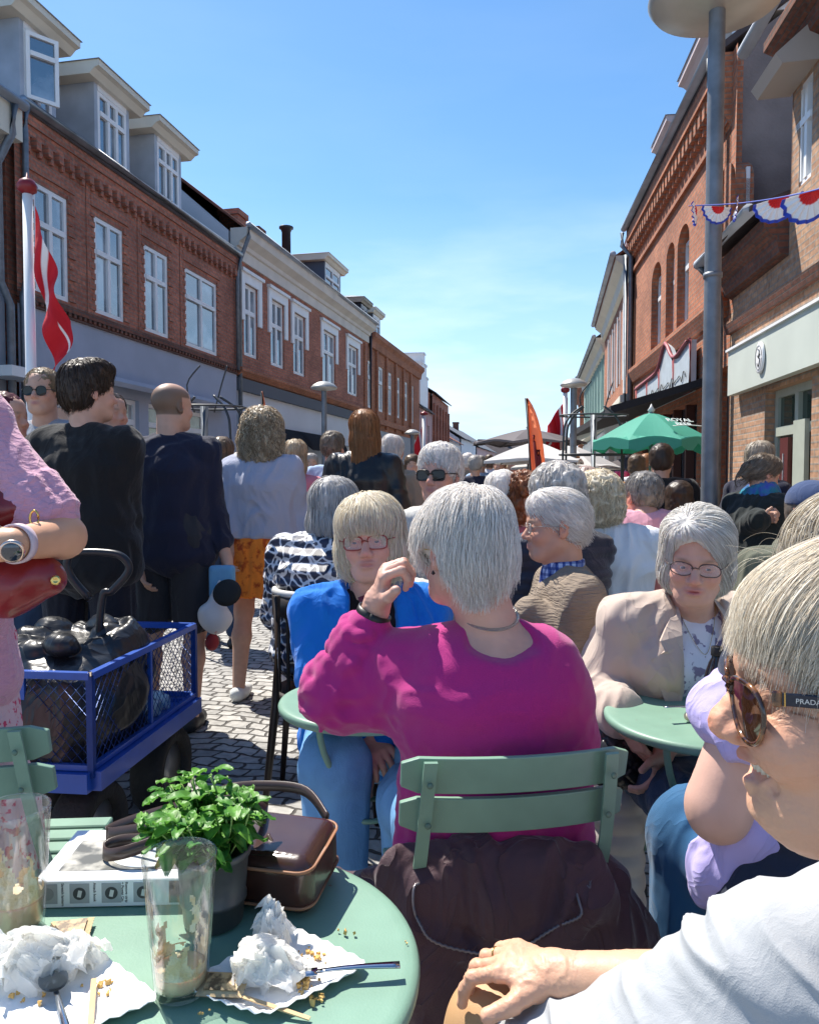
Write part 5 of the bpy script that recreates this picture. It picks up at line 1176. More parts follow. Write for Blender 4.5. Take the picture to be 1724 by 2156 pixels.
sobj('scarf', S, .008, cloth('scarf', (.02, .22, .30), col2=(.06, .10, .42), vscale=12, thr=(.4, .6)), o, disp=folds(.012, 14, 4, (1.5, 1.5, .5)))
person('white-haired man in navy T-shirt behind the woman with the scarf', pose(H_(1602, 968, 5.5), 60, s=1.02, w=1.15, lean=6, hyaw=60), dict(m=navy, name='t_shirt', sleeve=.42, t=.02), dict(kind='trousers', m=dkjeans), dict(style='full', n=400, h=.008, width=.0018, c1=(.66, .60, .50), c2=(.42, .37, .3)), h=.009)
J = pose(H_(1712, 1082, 3.0), 185, 'sit', s=1.03, w=1.15, hyaw=170)
o = person('man in navy baseball cap and olive hooded top, sitting at the right edge', J, dict(m=cloth('olive_hoodie', (.115, .12, .085)), name='hooded_top', t=.035, fold=.014), dict(kind='trousers', m=dkjeans), dict(style='short', n=0, c1=(.2, .18, .16), c2=(.2, .18, .16)), h=.007, skin=(.50, .27, .19), eyes_=(0, 0))
S = Sdf(); c, R = J['hc'], J['R']; S.ell(c + R @ A(0, -.01, .05), (.09, .11, .085), R, .02); S.plane(c + R @ A(0, 0, .035), -R[:, 2], .005); S.tub(c + R @ A(0, .07, .04), c + R @ A(0, .15, .03), (.07, .008), (.05, .006), R[:, 0], .01)
sobj('cap', S, .006, cloth('navy_cap', (.035, .06, .14)), o)
S = Sdf(); S.ell(J['N'] - J['sp'] * .02 - J['f'] * .03, (.12, .10, .045), np.stack([J['x'], J['f'], J['up']], 1), .02); sobj('hood', S, .008, cloth('olive_hoodie', (0, 0, 0)), o, disp=folds(.01, 16, 2))
S = Sdf(); S.chain([J['N'] + J['f'] * .08, J['N'] + J['f'] * .1 + J['sp'] * .06], [.035, .03], .02); sobj('neckerchief', S, .007, cloth('orange_red', (.8, .08, .02)), o)
# shaded figures under the awning
person('standing figure in black coat in the shade under the awning', pose(H_(1392, 972, 5.6), 20, s=1.0, w=1.15), dict(m=black, name='coat', t=.045, hem=.3, flare=.04), dict(kind='trousers', m=dkjeans), dict(style='full', n=0, h=.01, **DARKB), h=.011)
person('dark-haired child sitting under the parasol, back to us', pose(H_(1428, 1052, 4.8), 0, 'sit', s=.9), dict(m=cloth('plum_dark', (.05, .03, .05)), name='top'), dict(kind='trousers', m=dkjeans), dict(style='bob', n=0, h=.01, **DARKB), h=.011)
person('man with glasses looking out from beside the thick lamp post', pose(H_(1462, 1060, 5.9), -120, 'sit', s=1.0), dict(m=cloth('brown_top', (.12, .07, .05)), name='top'), dict(kind='trousers', m=dkjeans), dict(style='short', n=0, h=.01, **GREY), h=.011)
# ---------------- the far crowd: a few builds, copied
protos = []
specs = [('full', GREY, navy), ('short', DARKB, greyjm), ('perm', WHITE, tanc), ('long', BLOND, pinkc), ('bob', BROWN, whitec), ('short', GREY, paleb), ('long', GINGER, black)]
clabs = ['grey-haired walker in navy', 'dark-haired walker in grey shirt', 'white-haired walker in tan', 'long-haired blonde walker in coral', 'brown-bobbed walker in white', 'grey-haired walker in pale blue', 'ginger walker in black']
cpos = [(1000, 9, 0), (1012, 11, 5), (985, 12, 2), (1050, 10, 1), (1078, 12.5, 3), (1030, 14, 4), (970, 15, 6), (1095, 11.5, 0), (940, 10.5, 1), (868, 8.2, 4), (655, 9.2, 0), (1120, 13, 2), (1145, 14, 5), (1060, 16, 6), (1010, 17, 4), (1085, 18, 1), (960, 19, 2), (1170, 12, 3), (1195, 13.5, 0), (1210, 11, 6), (905, 13.5, 5), (835, 12, 0), (1040, 21, 2), (990, 22, 0), (1100, 23, 4), (1130, 20, 1), (1065, 26, 5), (1020, 27, 3), (885, 17, 6), (640, 11, 2), (1340, 8.2, 4), (1360, 9.5, 6), (1182, 9.5, 2), (1250, 12.5, 5), (430, 8.0, 6), (500, 9.5, 5), (735, 13, 4)]
side_of = {655: 'just right of the curly blonde hair', 868: 'beyond the tan coat', 1340: 'near the pink clothes rail'}
for i, (px, d, k) in enumerate(cpos):
    x = (px - 862) / 1600 * d
    hz = 1.3 - (985 - 1010) / 1600 * d if d < 13 else 1.55
    hz = min(1.66, max(1.42, 1.3 + (30 + 4 * (i % 3)) / 1600 * d)); yaw = [0, 10, -15, 180, 170, 5][i % 6]
    lab = '%s, %s' % (clabs[k], ['seen from behind', 'slightly turned away', 'half turned left', 'coming towards us', 'walking this way', 'heading off'][i % 6])
    if k < len(protos) and protos[k] is not None: o = copy_tree(protos[k])
    else:
        while len(protos) <= k: protos.append(None)
        st, hc_, tm = specs[k]; Jp = pose(A(0, 0, 1.55), 0, s=.97)
        o = person(lab, Jp, dict(m=tm, name='top', t=.02), dict(kind='trousers', m=dkjeans), dict(style=st, n=0, h=.014, bump=.006, **hc_), h=.014, hands=False, shoes=darkshoe); protos[k] = o
    o.location = (float(x), float(d), 0); o.rotation_euler = (0, 0, radians(-yaw)); o.scale = (1, 1, hz / 1.55)
    o['label'] = lab + (' far off at %s' % ['the left edge of the street', 'the middle', 'the parasols'][0 if px < 900 else 1 if px < 1110 else 2]); o['group'] = 'walkers in the far crowd'
# ================================================================ NEAR FIGURES
def V_(*a): return A(*a)
# ---- woman in magenta sweater (back to us) on the green folding chair
J = pose(P(978, 1158, 1.53), -8, 'sit', s=.95, w=1.08, hyaw=-34, hpitch=-4, lean=2, body=P(1040, 1322, 1.53),
         armL=(P(706, 1462, 1.60), P(790, 1286, 1.58), nrm(P(818, 1180, 1.56) - P(790, 1286, 1.58))), armR=(P(1192, 1560, 1.55), P(1140, 1640, 1.80)))
mag = cloth('magenta_knit', (.46, .022, .19), .9, wr=.0, sheen=.3, bump=.6, bscale=520)
J['shR'] = P(1150, 1402, 1.53); J['shL'] = P(862, 1398, 1.56)
def mag_extra(S):
    sh, el, wr = J['shL'], J['elL'], J['wrL']; t = .0
    S.cone(sh, el, .066, .070, .05); S.cone(el, wr - (wr - el) * .17, .064, .041, .03)
    S.cone(J['ch'] - J['x'] * .09, el + (sh - el) * .25 + A(.03, 0, -.03), .095, .05, .06)
    S.cone(J['shR'] - J['x'] * .01 - A(0, 0, .015), J['elR'], .056, .060, .04); S.cone(J['ch'] + J['x'] * .09, J['elR'] - A(.03, 0, 0), .09, .06, .06)
    S.tub(J['ch'], J['pe'] + J['sp'] * .03, (.170, .095), (.198, .115), J['x'], .06)
    d = nrm(el - sh); u = nrm(wr - el); inn = nrm(u - d * np.dot(u, d)); out = nrm(np.cross(d, u))
    rr = random.Random(5)
    for i in range(7):      # cuff-ward rings of cloth pushed up the forearm and creases at the elbow
        a = .12 + i * .11; c = el + u * a * .20; r = .066 - .0032 * i
        ring = [c + (out * cos(q) + nrm(np.cross(u, out)) * sin(q)) * r + u * .012 * sin(q * 2 + i) for q in np.linspace(-.3, 3.6, 9)]
        S.chain(ring, .0055, .014)
    for i in range(5):
        b = sh + d * np.linalg.norm(el - sh) * (.45 + .11 * i); c0 = b + inn * .055 - out * .02; c1 = b + out * -.056 + d * (.01 + .006 * i) - A(0, 0, .015 * i)
        S.chain(spline([b + inn * .066, b + (inn - out) * .052 + d * .01, c1], 5), [.009, .010, .009, .008, .006, .003], .016)
def mag_disp(V, N_):
    el = J['elL']; d = np.linalg.norm(V - el, axis=1); k = .35 + 1.3 * np.exp(-(d / .16) ** 2) + .5 * np.exp(-((V[:, 2] - J['pe'][2] - .12) / .10) ** 2)
    w = vnoise(V * 6, 3); a = vnoise(V * A(13, 13, 20) + w[:, None] * .9, 4); b = vnoise(V * A(28, 28, 34) + w[:, None], 5)
    return k * (.0052 * (1 - 2.2 * np.abs(a)) + .0030 * (1 - 2.4 * np.abs(b)))
def mag_cut(S): S.ell(J['N'] - J['sp'] * .005 - J['f'] * .095, (.095, .085, .058), np.stack([J['x'], J['f'], J['up']], 1), .008, '-')
Sm = None
o = person('white-haired woman in magenta sweater, her back to us, one hand at her glasses', J,
    dict(m=mag, name='sweater', t=.018, sleeve=0, h=.0055, extra=mag_extra, neck='crew', nr=(.085, .075, .05), disp=mag_disp, cut=mag_cut), dict(kind='trousers', m=mat('light_jeans', (.16, .36, .62), .9, bump=.4, bscale=600, bdist=.003, wr=.12, wrs=16, var=.15), t=.02),
    None, h=.008, hh=.003, hf=.0024, skin=(.60, .35, .27), curlL=((52, 80, 50), (50, 78, 48), (54, 74, 45), (58, 70, 40)), nd=dict(L=J['x'] * .75 - J['f'] * .1 + A(0, 0, -.1)), hs=dict(L=-1), hsc=1.2, skinmat=M_skin)
hair(J, o, 'short', (1, .97, .93), (.93, .89, .85), n=6500, width=.0007, h=.004, seed=21, wob=.24, lift=.012, steps=13, step=.0125, bump=.004, crown=(.012, -.028, .13), grav=.55, lenvar=.6, lastfree=3,
     kthr=-.002, dlow=.024, add=[((0, -.052, -.030), (.074, .056, .058)), ((.01, .0, .078), (.080, .085, .05)), ((-.05, .035, .03), (.04, .05, .05))])
# neckline edge, necklace, watch, earring
def ringpts(c, ax, ay, rx, ry, a0, a1, n, dz=0): return [c + ax * rx * cos(t) + ay * ry * sin(t) for t in np.linspace(a0, a1, n)]
c = J['N'] - J['sp'] * .030
nk = [c + J['x'] * .059 * cos(t) + J['f'] * (.060 * sin(t) - .004) + A(-.012, 0, .022 * sin(t) + .0) for t in np.linspace(0, 2 * pi, 40, endpoint=False)]
mobj('necklace', *tube(nk, .0032, 6, closed=True), mat('silver_chain', (.6, .57, .52), .25, metal=1, bump=.8, bscale=900), o)
w0 = J['wrL'] - nrm(J['wrL'] - J['elL']) * .012; u = nrm(J['wrL'] - J['elL']); s_, t_ = frame_of(u)
V, F = [], []
for k in range(25):
    a = 2 * pi * k / 24
    for dz in (-.012, .012):
        V.append(w0 + (s_ * cos(a) + t_ * sin(a)) * .0335 + u * dz)
F = [(2 * k, 2 * k + 2, 2 * k + 3, 2 * k + 1) for k in range(24)]
sol = mobj('wristwatch', V, F, mat('black_rubber', (.012, .012, .013), .4), o); md = sol.modifiers.new('s', 'SOLIDIFY'); md.thickness = .004
e0 = J['hc'] + J['R'] @ A(-.08, .0, -.04); mobj('earring', *lathe([(.001, 0), (.004, .003), (.001, .009)], e0 - A(0, 0, .005), 8), mat('dark_stone', (.03, .02, .02), .2), o)
glasses(J, o, (.5, .38, .12), .0011, 'oval', .027, .02)

# ---- woman in bright blue jacket, facing us across the small table
J = pose(P(780, 1136, 2.30), 172, 'sit', s=1.06, w=1.06, lean=8, hroll=-4, hyaw=186, armL=(P(890, 1430, 2.2), P(800, 1570, 2.05)), armR=(P(676, 1420, 2.25), P(770, 1545, 2.05)))
blue = cloth('bright_blue_fleece', (.005, .17, .62), .85, wr=.35, wrs=8)
def fopen(wd, J=None, top=.03):
    def f(S):
        Jx = J; c = Jx['ch'] + Jx['f'] * .17 + Jx['sp'] * .06; R_ = np.stack([Jx['x'], Jx['f'], Jx['up']], 1)
        S.box(c, (wd, .12, .32), R_, .01, .02, '-')
    return f
o = person('woman with white-blonde fringe, red glasses and bright blue jacket, facing us', J, dict(m=cloth('black_top', (.010, .010, .012)), name='top', t=.012, sleeve=.3), dict(kind='trousers', m=MATS['light_jeans'], t=.02),
    dict(style='fringe', c1=(1, .95, .82), c2=(.84, .75, .58), n=3200, width=.0010, h=.005, seed=5, wob=.16, step=.019, steps=12, grav=.9, lift=.008, crown=(.01, -.01, .13), bump=.003, lastfree=2, kthr=-.002), h=.008, hh=.0032, hf=.004, eyes_=(0, -.05), skin=(.60, .35, .27), browa=.25)
S = Sdf(); torso(S, J, .034, fat=1.02); arm(S, J, 'L', .026, .95); arm(S, J, 'R', .026, .95); S.ell(J['N'] - J['sp'] * .04 + J['f'] * .05, A(.085, .09, .06), np.stack([J['x'], J['f'], J['up']], 1), .01, '-'); fopen(.072, J)(S)
sobj('jacket', S, .0055, blue, o, disp=folds(.0085, 15, 2, (1, 1, .6)))
glasses(J, o, (.32, .05, .04), .0021, 'rect', .027, .0185)
pts = [J['N'] + J['x'] * .03 + J['f'] * .08, J['ch'] + J['f'] * .155 + J['x'] * -.02, J['wa'] + J['f'] * .16 - J['x'] * .05]
V, F = ribbon([p for p in spline(pts, 10)], J['x'], .032, .004)
mobj('bag_strap', V, F, mat('plum_leather', (.16, .03, .05), .5), o)

# ---- woman in beige blazer at the right table
J = pose(P(1466, 1175, 2.0), 176, 'sit', s=.98, w=1.12, lean=10, hyaw=202, hpitch=-12, hroll=3, body=P(1450, 1268, 2.10), armR=(P(1262, 1455, 2.1), P(1315, 1520, 1.92), A(.42, -.1, -.9)), armL=(P(1570, 1440, 2.2), P(1400, 1575, 1.9), A(-.3, -.2, -.9)))
beige = cloth('beige_linen', (.52, .42, .35), .85, wr=.4, wrs=6)
o = person('woman with silver bob, glasses and beige blazer at the right-hand green table, looking down', J, dict(m=mat('floral_blouse', (.74, .72, .78), .8, col2=(.24, .20, .30), vscale=34, thr=(.55, .585), bump=.3, bscale=25, bdist=.01), name='blouse', t=.012, sleeve=.3, nr=(.085, .11, .10), nf=.06), dict(kind='trousers', m=dkjeans, t=.02),
    dict(style='swept', c1=(.98, .96, .92), c2=(.70, .68, .64), n=3600, width=.0010, h=.0045, seed=8, wob=.14, step=.016, steps=12, grav=.85, lift=.007, crown=(.035, .065, .12), back=.75, bump=.004, lastfree=1, kthr=-.001), h=.008, hh=.0028, hf=.003, eyes_=(-.15, -.2), skin=(.62, .36, .27), browa=.5, mouth=.0005, nd=dict(R=A(.6, .2, 0), L=A(-.6, .4, 0)), bust=1.0, lips=(.50, .17, .16))
S = Sdf(); torso(S, J, .032, fat=1.04, bust=1.05); arm(S, J, 'L', .026, .93); arm(S, J, 'R', .028, .86, puff=.006)
for q in 'LR': S.box(J['sh' + q] + A(0, 0, .012), (.055, .06, .03), np.stack([J['x'], J['f'], J['up']], 1), .025, .04)
S.ell(J['N'] - J['sp'] * .03 + J['f'] * .06, A(.075, .10, .08), np.stack([J['x'], J['f'], J['up']], 1), .01, '-')
c = J['ch'] + J['f'] * .17 + J['sp'] * .03; S.box(c, (.066, .12, .34), np.stack([J['x'], J['f'], J['up']], 1), .01, .02, '-')
bz = sobj('blazer', S, .005, beige, o, disp=folds(.0075, 15, 6, (1, 1, .5)))
for sg in (-1, 1):            # lapels
    fr = lambda a, b, c2: J['N'] + J['x'] * sg * a + J['f'] * b + J['sp'] * c2
    out = [fr(.062, .0, -.02), fr(.085, .075, .03), fr(.125, .118, .085), fr(.118, .135, .11), fr(.150, .128, .135), fr(.125, .155, .22), fr(.078, .168, .33)]
    inn = [fr(.05, .0, -.03), fr(.058, .075, .02), fr(.066, .115, .07), fr(.067, .128, .10), fr(.068, .138, .13), fr(.070, .155, .21), fr(.070, .165, .33)]
    V = out + inn + [p + nrm(J['f']) * .008 for p in out] + [p + nrm(J['f']) * .008 for p in inn]; F = []
    for i in range(6): F += [(i, i + 1, 8 + i, 7 + i), (14 + i, 21 + i, 22 + i, 15 + i), (i, 14 + i, 15 + i, i + 1), (7 + i, 8 + i, 22 + i, 21 + i)]
    recalc(mobj('lapel', V, F, beige, o, smooth=False))
glasses(J, o, (.10, .07, .06), .0015, 'oval', .0275, .0175)
ch = spline([J['N'] - J['x'] * .085 + J['f'] * .02, J['N'] - J['x'] * .10 + J['f'] * .10 + J['sp'] * .06, J['ch'] - J['x'] * .085 + J['f'] * .168, J['wa'] - J['x'] * .03 + J['f'] * .165], 40)
V, F = ribbon(ch[:9], J['x'], .026, .005); mobj('shoulder_strap', V, F, mat('black_leather2', (.015, .013, .012), .4), o)
lk = []
for i in range(8, 40):
    a, b = ch[i], ch[min(i + 1, 40)]; lk.append(tube(ringpts((a + b) / 2, nrm(b - a), J['x'] * (1 if i % 2 else .3) + J['f'] * (.3 if i % 2 else 1), .0095, .0055, 0, 2 * pi * .96, 9), .0021, 5, closed=True))
mobj('chain_strap', *join(*lk), mat('dark_chain', (.10, .09, .08), .3, metal=.8), o)
nk = spline([J['N'] - J['x'] * .055 + J['f'] * .045, J['N'] - J['x'] * .03 + J['f'] * .095 + J['sp'] * .07, J['N'] + J['f'] * .125 + J['sp'] * .125, J['N'] + J['x'] * .035 + J['f'] * .095 + J['sp'] * .07, J['N'] + J['x'] * .055 + J['f'] * .045], 30)
cr = J['N'] + J['f'] * .127 + J['sp'] * .13
mobj('necklace', *join(tube(nk, .0007, 4), tube([cr, cr + J['sp'] * .038], .0013, 5), tube([cr + J['sp'] * .013 - J['x'] * .012, cr + J['sp'] * .013 + J['x'] * .012], .0013, 5)), mat('gold', (.7, .48, .16), .25, metal=1), o)

# ---- woman in lavender blouse and dark vest between the right table and the near face
lav = cloth('lavender_crepe', (.46, .40, .74), .85, wr=.4, wrs=9)
J = pose(P(1792, 1212, 1.32), -42, 'sit', s=1.05, w=1.08, lean=6, hyaw=-38, armL=(P(1512, 1712, 1.17), P(1580, 1620, 1.38)), armR=(A(.98, 1.35, .8), A(.8, 1.6, .78)),
         knees=((P(1465, 1760, 1.52), P(1440, 2300, 1.48)), (P(1560, 1760, 1.60), P(1560, 2300, 1.6))))
J['shL'] = P(1628, 1420, 1.18); 
o = person('woman in lavender blouse and navy vest, seen from behind beside the right-hand table', J, dict(m=cloth('navy_vest', (.018, .026, .05), .6), name='vest', t=.035, sleeve=0, fold=.01), dict(kind='trousers', m=cloth('mid_jeans', (.03, .115, .24), var=.2, vscale=8, wr=.35), t=.02),
    dict(style='bob', c1=(.86, .80, .68), c2=(.50, .44, .35), n=3500, width=.0009, h=.005, seed=15, wob=.3, step=.018, steps=12, grav=.8, lift=.015, lastfree=4), h=.008, hf=.004, skin=(.62, .38, .30), fat=1.05, custom=lambda S: (S.cone(J['shL'], J['elL'] + A(0, 0, .02), .055, .047, .02), S.chain([P(1480, 1640, 1.10), P(1510, 1662, 1.085), P(1548, 1656, 1.09)], .004, .008, '-'), S.chain([P(1495, 1692, 1.10), P(1525, 1712, 1.09)], .003, .008, '-')))
S = Sdf(); S.cone(J['shL'] + A(.04, .03, .0), J['shL'] + (J['elL'] - J['shL']) * .30, .055, .066, .03); S.cone(J['shL'] + A(.03, 0, .03), P(1510, 1490, 1.2), .05, .03, .04); S.cone(P(1510, 1490, 1.2), P(1580, 1560, 1.12), .03, .04, .04)
S.plane(P(1500, 1560, 1.2), nrm(A(-.25, 0, -1)), .004)
sobj('blouse_sleeve', S, .005, lav, o, disp=folds(.008, 14, 5))
S = Sdf(); S.chain([P(1610, 1600, 1.2), P(1570, 1740, 1.2), P(1525, 1830, 1.22), P(1510, 1870, 1.25)], [.045, .05, .048, .035], .03)
sobj('blouse', S, .005, lav, o, disp=folds(.010, 12, 8, (1.6, 1.6, .5)))

S = Sdf(); S.chain([P(1760, 1560, 1.26), P(1690, 1740, 1.22), P(1630, 1900, 1.18), P(1600, 2060, 1.18)], [.11, .095, .08, .07], .04); sobj('vest_front', S, .006, MATS['navy_vest'], o, disp=folds(.010, 12, 9))
# ---- woman in pink cardigan standing at the left edge with a red bag
J = pose(P(-185, 650, 1.62), 196, s=1.03, w=1.12, armL=(P(132, 1130, 1.52), P(26, 1146, 1.36), A(-.96, -.2, -.02)), armR=(A(-1.5, 1.5, 1.1), A(-1.2, 1.3, 1.12)), body=P(-205, 830, 1.62))
pk = mat('pink_pointelle_knit', (.60, .30, .40), .9, sheen=.3, bump=.9, bscale=60, bdist=.006, bstretch=(1, 1, 2.2), wr=.5, wrs=9)
def crd(S):
    sh, el, wr = J['shL'], J['elL'], J['wrL']; S.cone(sh, el + (sh - el) * .16, .058, .060, .03)
    for i in range(5):
        c = el + (sh - el) * (.13 + .06 * i); r = .060; ax = nrm(np.cross(el - sh, A(0, 1, 0)))
        S.chain([c + (ax * cos(q) + A(0, -1, 0) * sin(q)) * r for q in np.linspace(-.9, 3.4, 9)], .0055, .012)
o = person('woman in pink knit cardigan and floral skirt standing at the left edge', J, dict(m=pk, name='cardigan', t=.03, sleeve=0, h=.006, extra=crd, hem=.12, flare=.02, fold=.005), dict(kind='skirt', name='skirt', m=mat('pink_floral_skirt', (.70, .50, .52), .85, col2=(.60, .06, .14), vscale=60, thr=(.54, .60), bump=.3, bscale=20, wr=.4), hem=.75, t=.02, flare=.04, fold=.014), dict(style='bob', n=0, h=.01, **BROWN), h=.008, hf=.004, skin=(.66, .36, .22), nd=dict(L=A(0, .9, -.4)), shoes=whiteshoe)
u = nrm(J['wrL'] - J['elL']); w0 = J['wrL'] - u * .012; s_ = nrm(np.cross(u, A(0, 0, 1))); t_ = np.cross(u, s_)
V = []
for k in range(33):
    a = 2 * pi * k / 32
    for dz in (-.009, .009): V.append(w0 + (s_ * cos(a) + A(0, 0, 1) * sin(a)) * .0325 + u * dz)
wt = mobj('watch', V, [(2 * k, 2 * k + 2, 2 * k + 3, 2 * k + 1) for k in range(32)], mat('pale_pink_strap', (.62, .5, .55), .5), o); md = wt.modifiers.new('s', 'SOLIDIFY'); md.thickness = .004
def disc(c, n, prof, k=28):
    s1, t1 = frame_of(n); V = []; F = []
    for r, h in prof:
        for i in range(k): a = 2 * pi * i / k; V.append(c + n * h + (s1 * cos(a) + t1 * sin(a)) * r)
    for j in range(len(prof) - 1):
        for i in range(k): F.append((j * k + i, j * k + (i + 1) % k, (j + 1) * k + (i + 1) % k, (j + 1) * k + i))
    F.append(tuple((len(prof) - 1) * k + i for i in range(k))); F.append(tuple(range(k))[::-1]); return V, F
cn = nrm(A(.25, -.85, -.25)); wc = w0 + cn * .034
mobj('watch_case', *disc(wc, cn, [(.020, -.002), (.0215, .003), (.0205, .008), (.0175, .009)]), mat('rose_gold', (.75, .55, .45), .25, metal=1), wt)
mobj('watch_face', *disc(wc + cn * .0092, cn, [(.0172, 0), (.0165, .001)]), mat('watch_glass', (.012, .02, .035), .05, ior=1.9), wt)
# ================================================================ FURNITURE AND THINGS
M_green = mat('sage_green_paint', (.185, .315, .235), .42, var=.09, vscale=30, col2=(.20, .17, .13), thr=(.735, .745), bump=.06, bscale=300)
M_greend = mat('sage_green_paint_worn', (.115, .19, .135), .5, var=.08, vscale=12)
def rect_out(w, h, r, n=4):
    pts = []
    for cx_, cz_, a0 in ((w - r, h - r, 0), (-w + r, h - r, 90), (-w + r, -h + r, 180), (w - r, -h + r, 270)):
        for k in range(n + 1): a = radians(a0 + 90 * k / n); pts.append((cx_ + r * cos(a), cz_ + r * sin(a)))
    return pts
def folding_chair(loc, yaw, label, group=None, m=None, sc=1.0, leanb=.11, roll=0):
    m = m or M_green; o = thing('folding_chair', A(0, 0, 0), label, 'chair', group)
    def T(x, y, z): return A(x, y, z) * sc
    for zc, yb in ((.790, -.080), (.708, -.057)):       # curved slats
        V = []; F = []; n = 14; W = .213
        outl = rect_out(W, .036, .012, 3); m_ = len(outl)
        for off in (-.007, .007):
            for x, z in outl:
                bow = .030 * (x / W) ** 2; V.append(T(x, yb - (z) * .27 + bow + off, zc + z))
        # triangulate as strips: top and bottom edges
        xs = np.linspace(-W, W, n + 1); V = []; 
        for off in (-.007, .007):
            for x in xs:
                e = max(abs(x) - (W - .012), 0); dz = .036 - (.012 - sqrt(max(.012 ** 2 - e * e, 0)))
                for z in (-dz, dz): V.append(T(x, yb - z * .27 + .030 * (x / W) ** 2 + off, zc + z))
        k = 2 * (n + 1)
        for i in range(n):
            a = 2 * i; F += [(a, a + 2, a + 3, a + 1), (k + a, k + a + 1, k + a + 3, k + a + 2), (a, k + a, k + a + 2, a + 2), (a + 1, a + 3, k + a + 3, k + a + 1)]
        F += [(0, 1, k + 1, k), (2 * n, k + 2 * n, k + 2 * n + 1, 2 * n + 1)]
        sl = recalc(mobj('back_slat', V, F, m, o, smooth=False)); b = sl.modifiers.new('b', 'BEVEL'); b.width = .0025; b.segments = 2
        rv = [disc(T(sx * .168, yb - .022, zc - .004), A(0, -1, .15), [(.006, 0), (.005, .002), (.002, .003)], 10) for sx in (-1, 1)]
        mobj('rivet', *join(*rv), M_greend, sl)
    for sx in (-1, 1):
        pts = spline([T(sx * .18, .30, .0), T(sx * .18, .05, .44), T(sx * .176, -.040, .62), T(sx * .166, -.098, .826)], 14)
        V, F = ribbon(pts, A(1, 0, 0), .024 * sc, .006); mobj('back_frame', V, F, m, o, smooth=False)
        V, F = ribbon([T(sx * .2, -.16, 0), T(sx * .2, .32, .45)], A(1, 0, 0), .022 * sc, .006); mobj('leg', V, F, m, o, smooth=False)
    for k in range(6):
        V, F = rbox(T(0, .01 + .062 * k, .455), (.205 * sc, .024 * sc, .007), None, .003); mobj('seat_slat', V, F, m, o, smooth=False)
    V, F = tube([T(-.18, .26, .07), T(.18, .26, .07)], .006, 6); mobj('crossbar', V, F, m, o)
    o.location = tuple(map(float, loc)); o.rotation_euler = (0, radians(roll), radians(-yaw)); return o
chair_loc = P(1063, 1640, 1.335); chair_loc[2] = 0
folding_chair(chair_loc + A(0.015, .07, 0), -8, 'sage green folding chair carrying the woman in magenta, dark coat hung on it', 'green slatted folding chairs', sc=.985)
folding_chair(A(-.918, 1.50, 0), -4, 'sage green folding chair at the left edge before the pink skirt', 'green slatted folding chairs')
folding_chair(A(.61, 2.72, 0), -80, 'green folding chair behind the man in taupe cardigan', 'green slatted folding chairs')
folding_chair(A(-.12, 2.58, 0), 180, 'green folding chair under the woman in the bright blue jacket', 'green slatted folding chairs')
folding_chair(A(.90, 2.30, 0), 176, 'green folding chair with quilted coat under the woman in beige blazer', 'green slatted folding chairs')
def bistro_table(c, r, label, a0=.4, group='round green bistro tables', pale=False):
    o = thing('bistro_table', A(c[0], c[1], 0), label, 'table', group)
    prof = [(.001, .7185), (r * .6, .7192), (r - .022, .7200), (r - .010, .7205), (r - .003, .718), (r, .712), (r - .001, .703), (r - .006, .697), (r - .012, .700), (r - .016, .708), (.001, .708)]
    V, F = lathe(prof, A(c[0], c[1], 0), 96); mobj('table_top', V, F, M_green, o)
    for k in range(4):
        a = a0 + k * pi / 2; d = A(cos(a), sin(a), 0)
        pts = spline([A(c[0], c[1], .705) + d * r * .78, A(c[0], c[1], .62) + d * r * .70, A(c[0], c[1], .42) + d * r * .30, A(c[0], c[1], .2) + d * r * .45, A(c[0], c[1], 0.004) + d * r * .92], 20)
        V, F = tube(pts, .0085, 8); mobj('leg', V, F, M_green, o)
    ring = [A(c[0] + r * .3 * cos(t), c[1] + r * .3 * sin(t), .42) for t in np.linspace(0, 2 * pi, 24, endpoint=False)]
    V, F = tube(ring, .007, 6, closed=True); mobj('leg_ring', V, F, M_green, o); return o
TBL = A(-.262, .892, 0); TR = .275
bistro_table(TBL, TR, 'near sage green round table covered with glasses, plates and a plant')
bistro_table(A(-.11, 1.99, 0), .235, 'small green round table between the woman in magenta and the blue jacket', .9)
bistro_table(A(.725, 1.845, 0), .24, 'green round table in front of the woman in beige blazer', .75)
TZ = .7205
def on(px, py, dz=0): return Pz(px, py, TZ + dz)
# ---- tall glasses
M_gl = mat('clear_glass', (1, 1, 1), .0)
def _thin():
    N = M_gl.node_tree.nodes; L = M_gl.node_tree.links; out = [q for q in N if q.type == 'OUTPUT_MATERIAL'][0]
    t = N.new('ShaderNodeBsdfTransparent'); t.inputs[0].default_value = (.975, .985, .98, 1); g = N.new('ShaderNodeBsdfGlossy'); g.inputs['Roughness'].default_value = .02
    lw = N.new('ShaderNodeLayerWeight'); lw.inputs[0].default_value = .5; pw = N.new('ShaderNodeMath'); pw.operation = 'POWER'; pw.inputs[1].default_value = 3.0; L.new(lw.outputs['Facing'], pw.inputs[0]); fr = N.new('ShaderNodeMapRange'); fr.inputs['To Min'].default_value = .06; fr.inputs['To Max'].default_value = .8; L.new(pw.outputs[0], fr.inputs['Value']); m = N.new('ShaderNodeMixShader'); L.new(fr.outputs[0], m.inputs[0]); L.new(t.outputs[0], m.inputs[1]); L.new(g.outputs[0], m.inputs[2]); L.new(m.outputs[0], out.inputs['Surface'])
_thin()
M_foam = mat('latte_foam', (.74, .56, .30), .8, var=.2, vscale=60, col2=(.84, .74, .56), thr=(.4, .6), bump=.4, bscale=300)
M_latte = mat('milky_coffee', (.66, .52, .32), .5, sss=.3, var=.15, vscale=40)
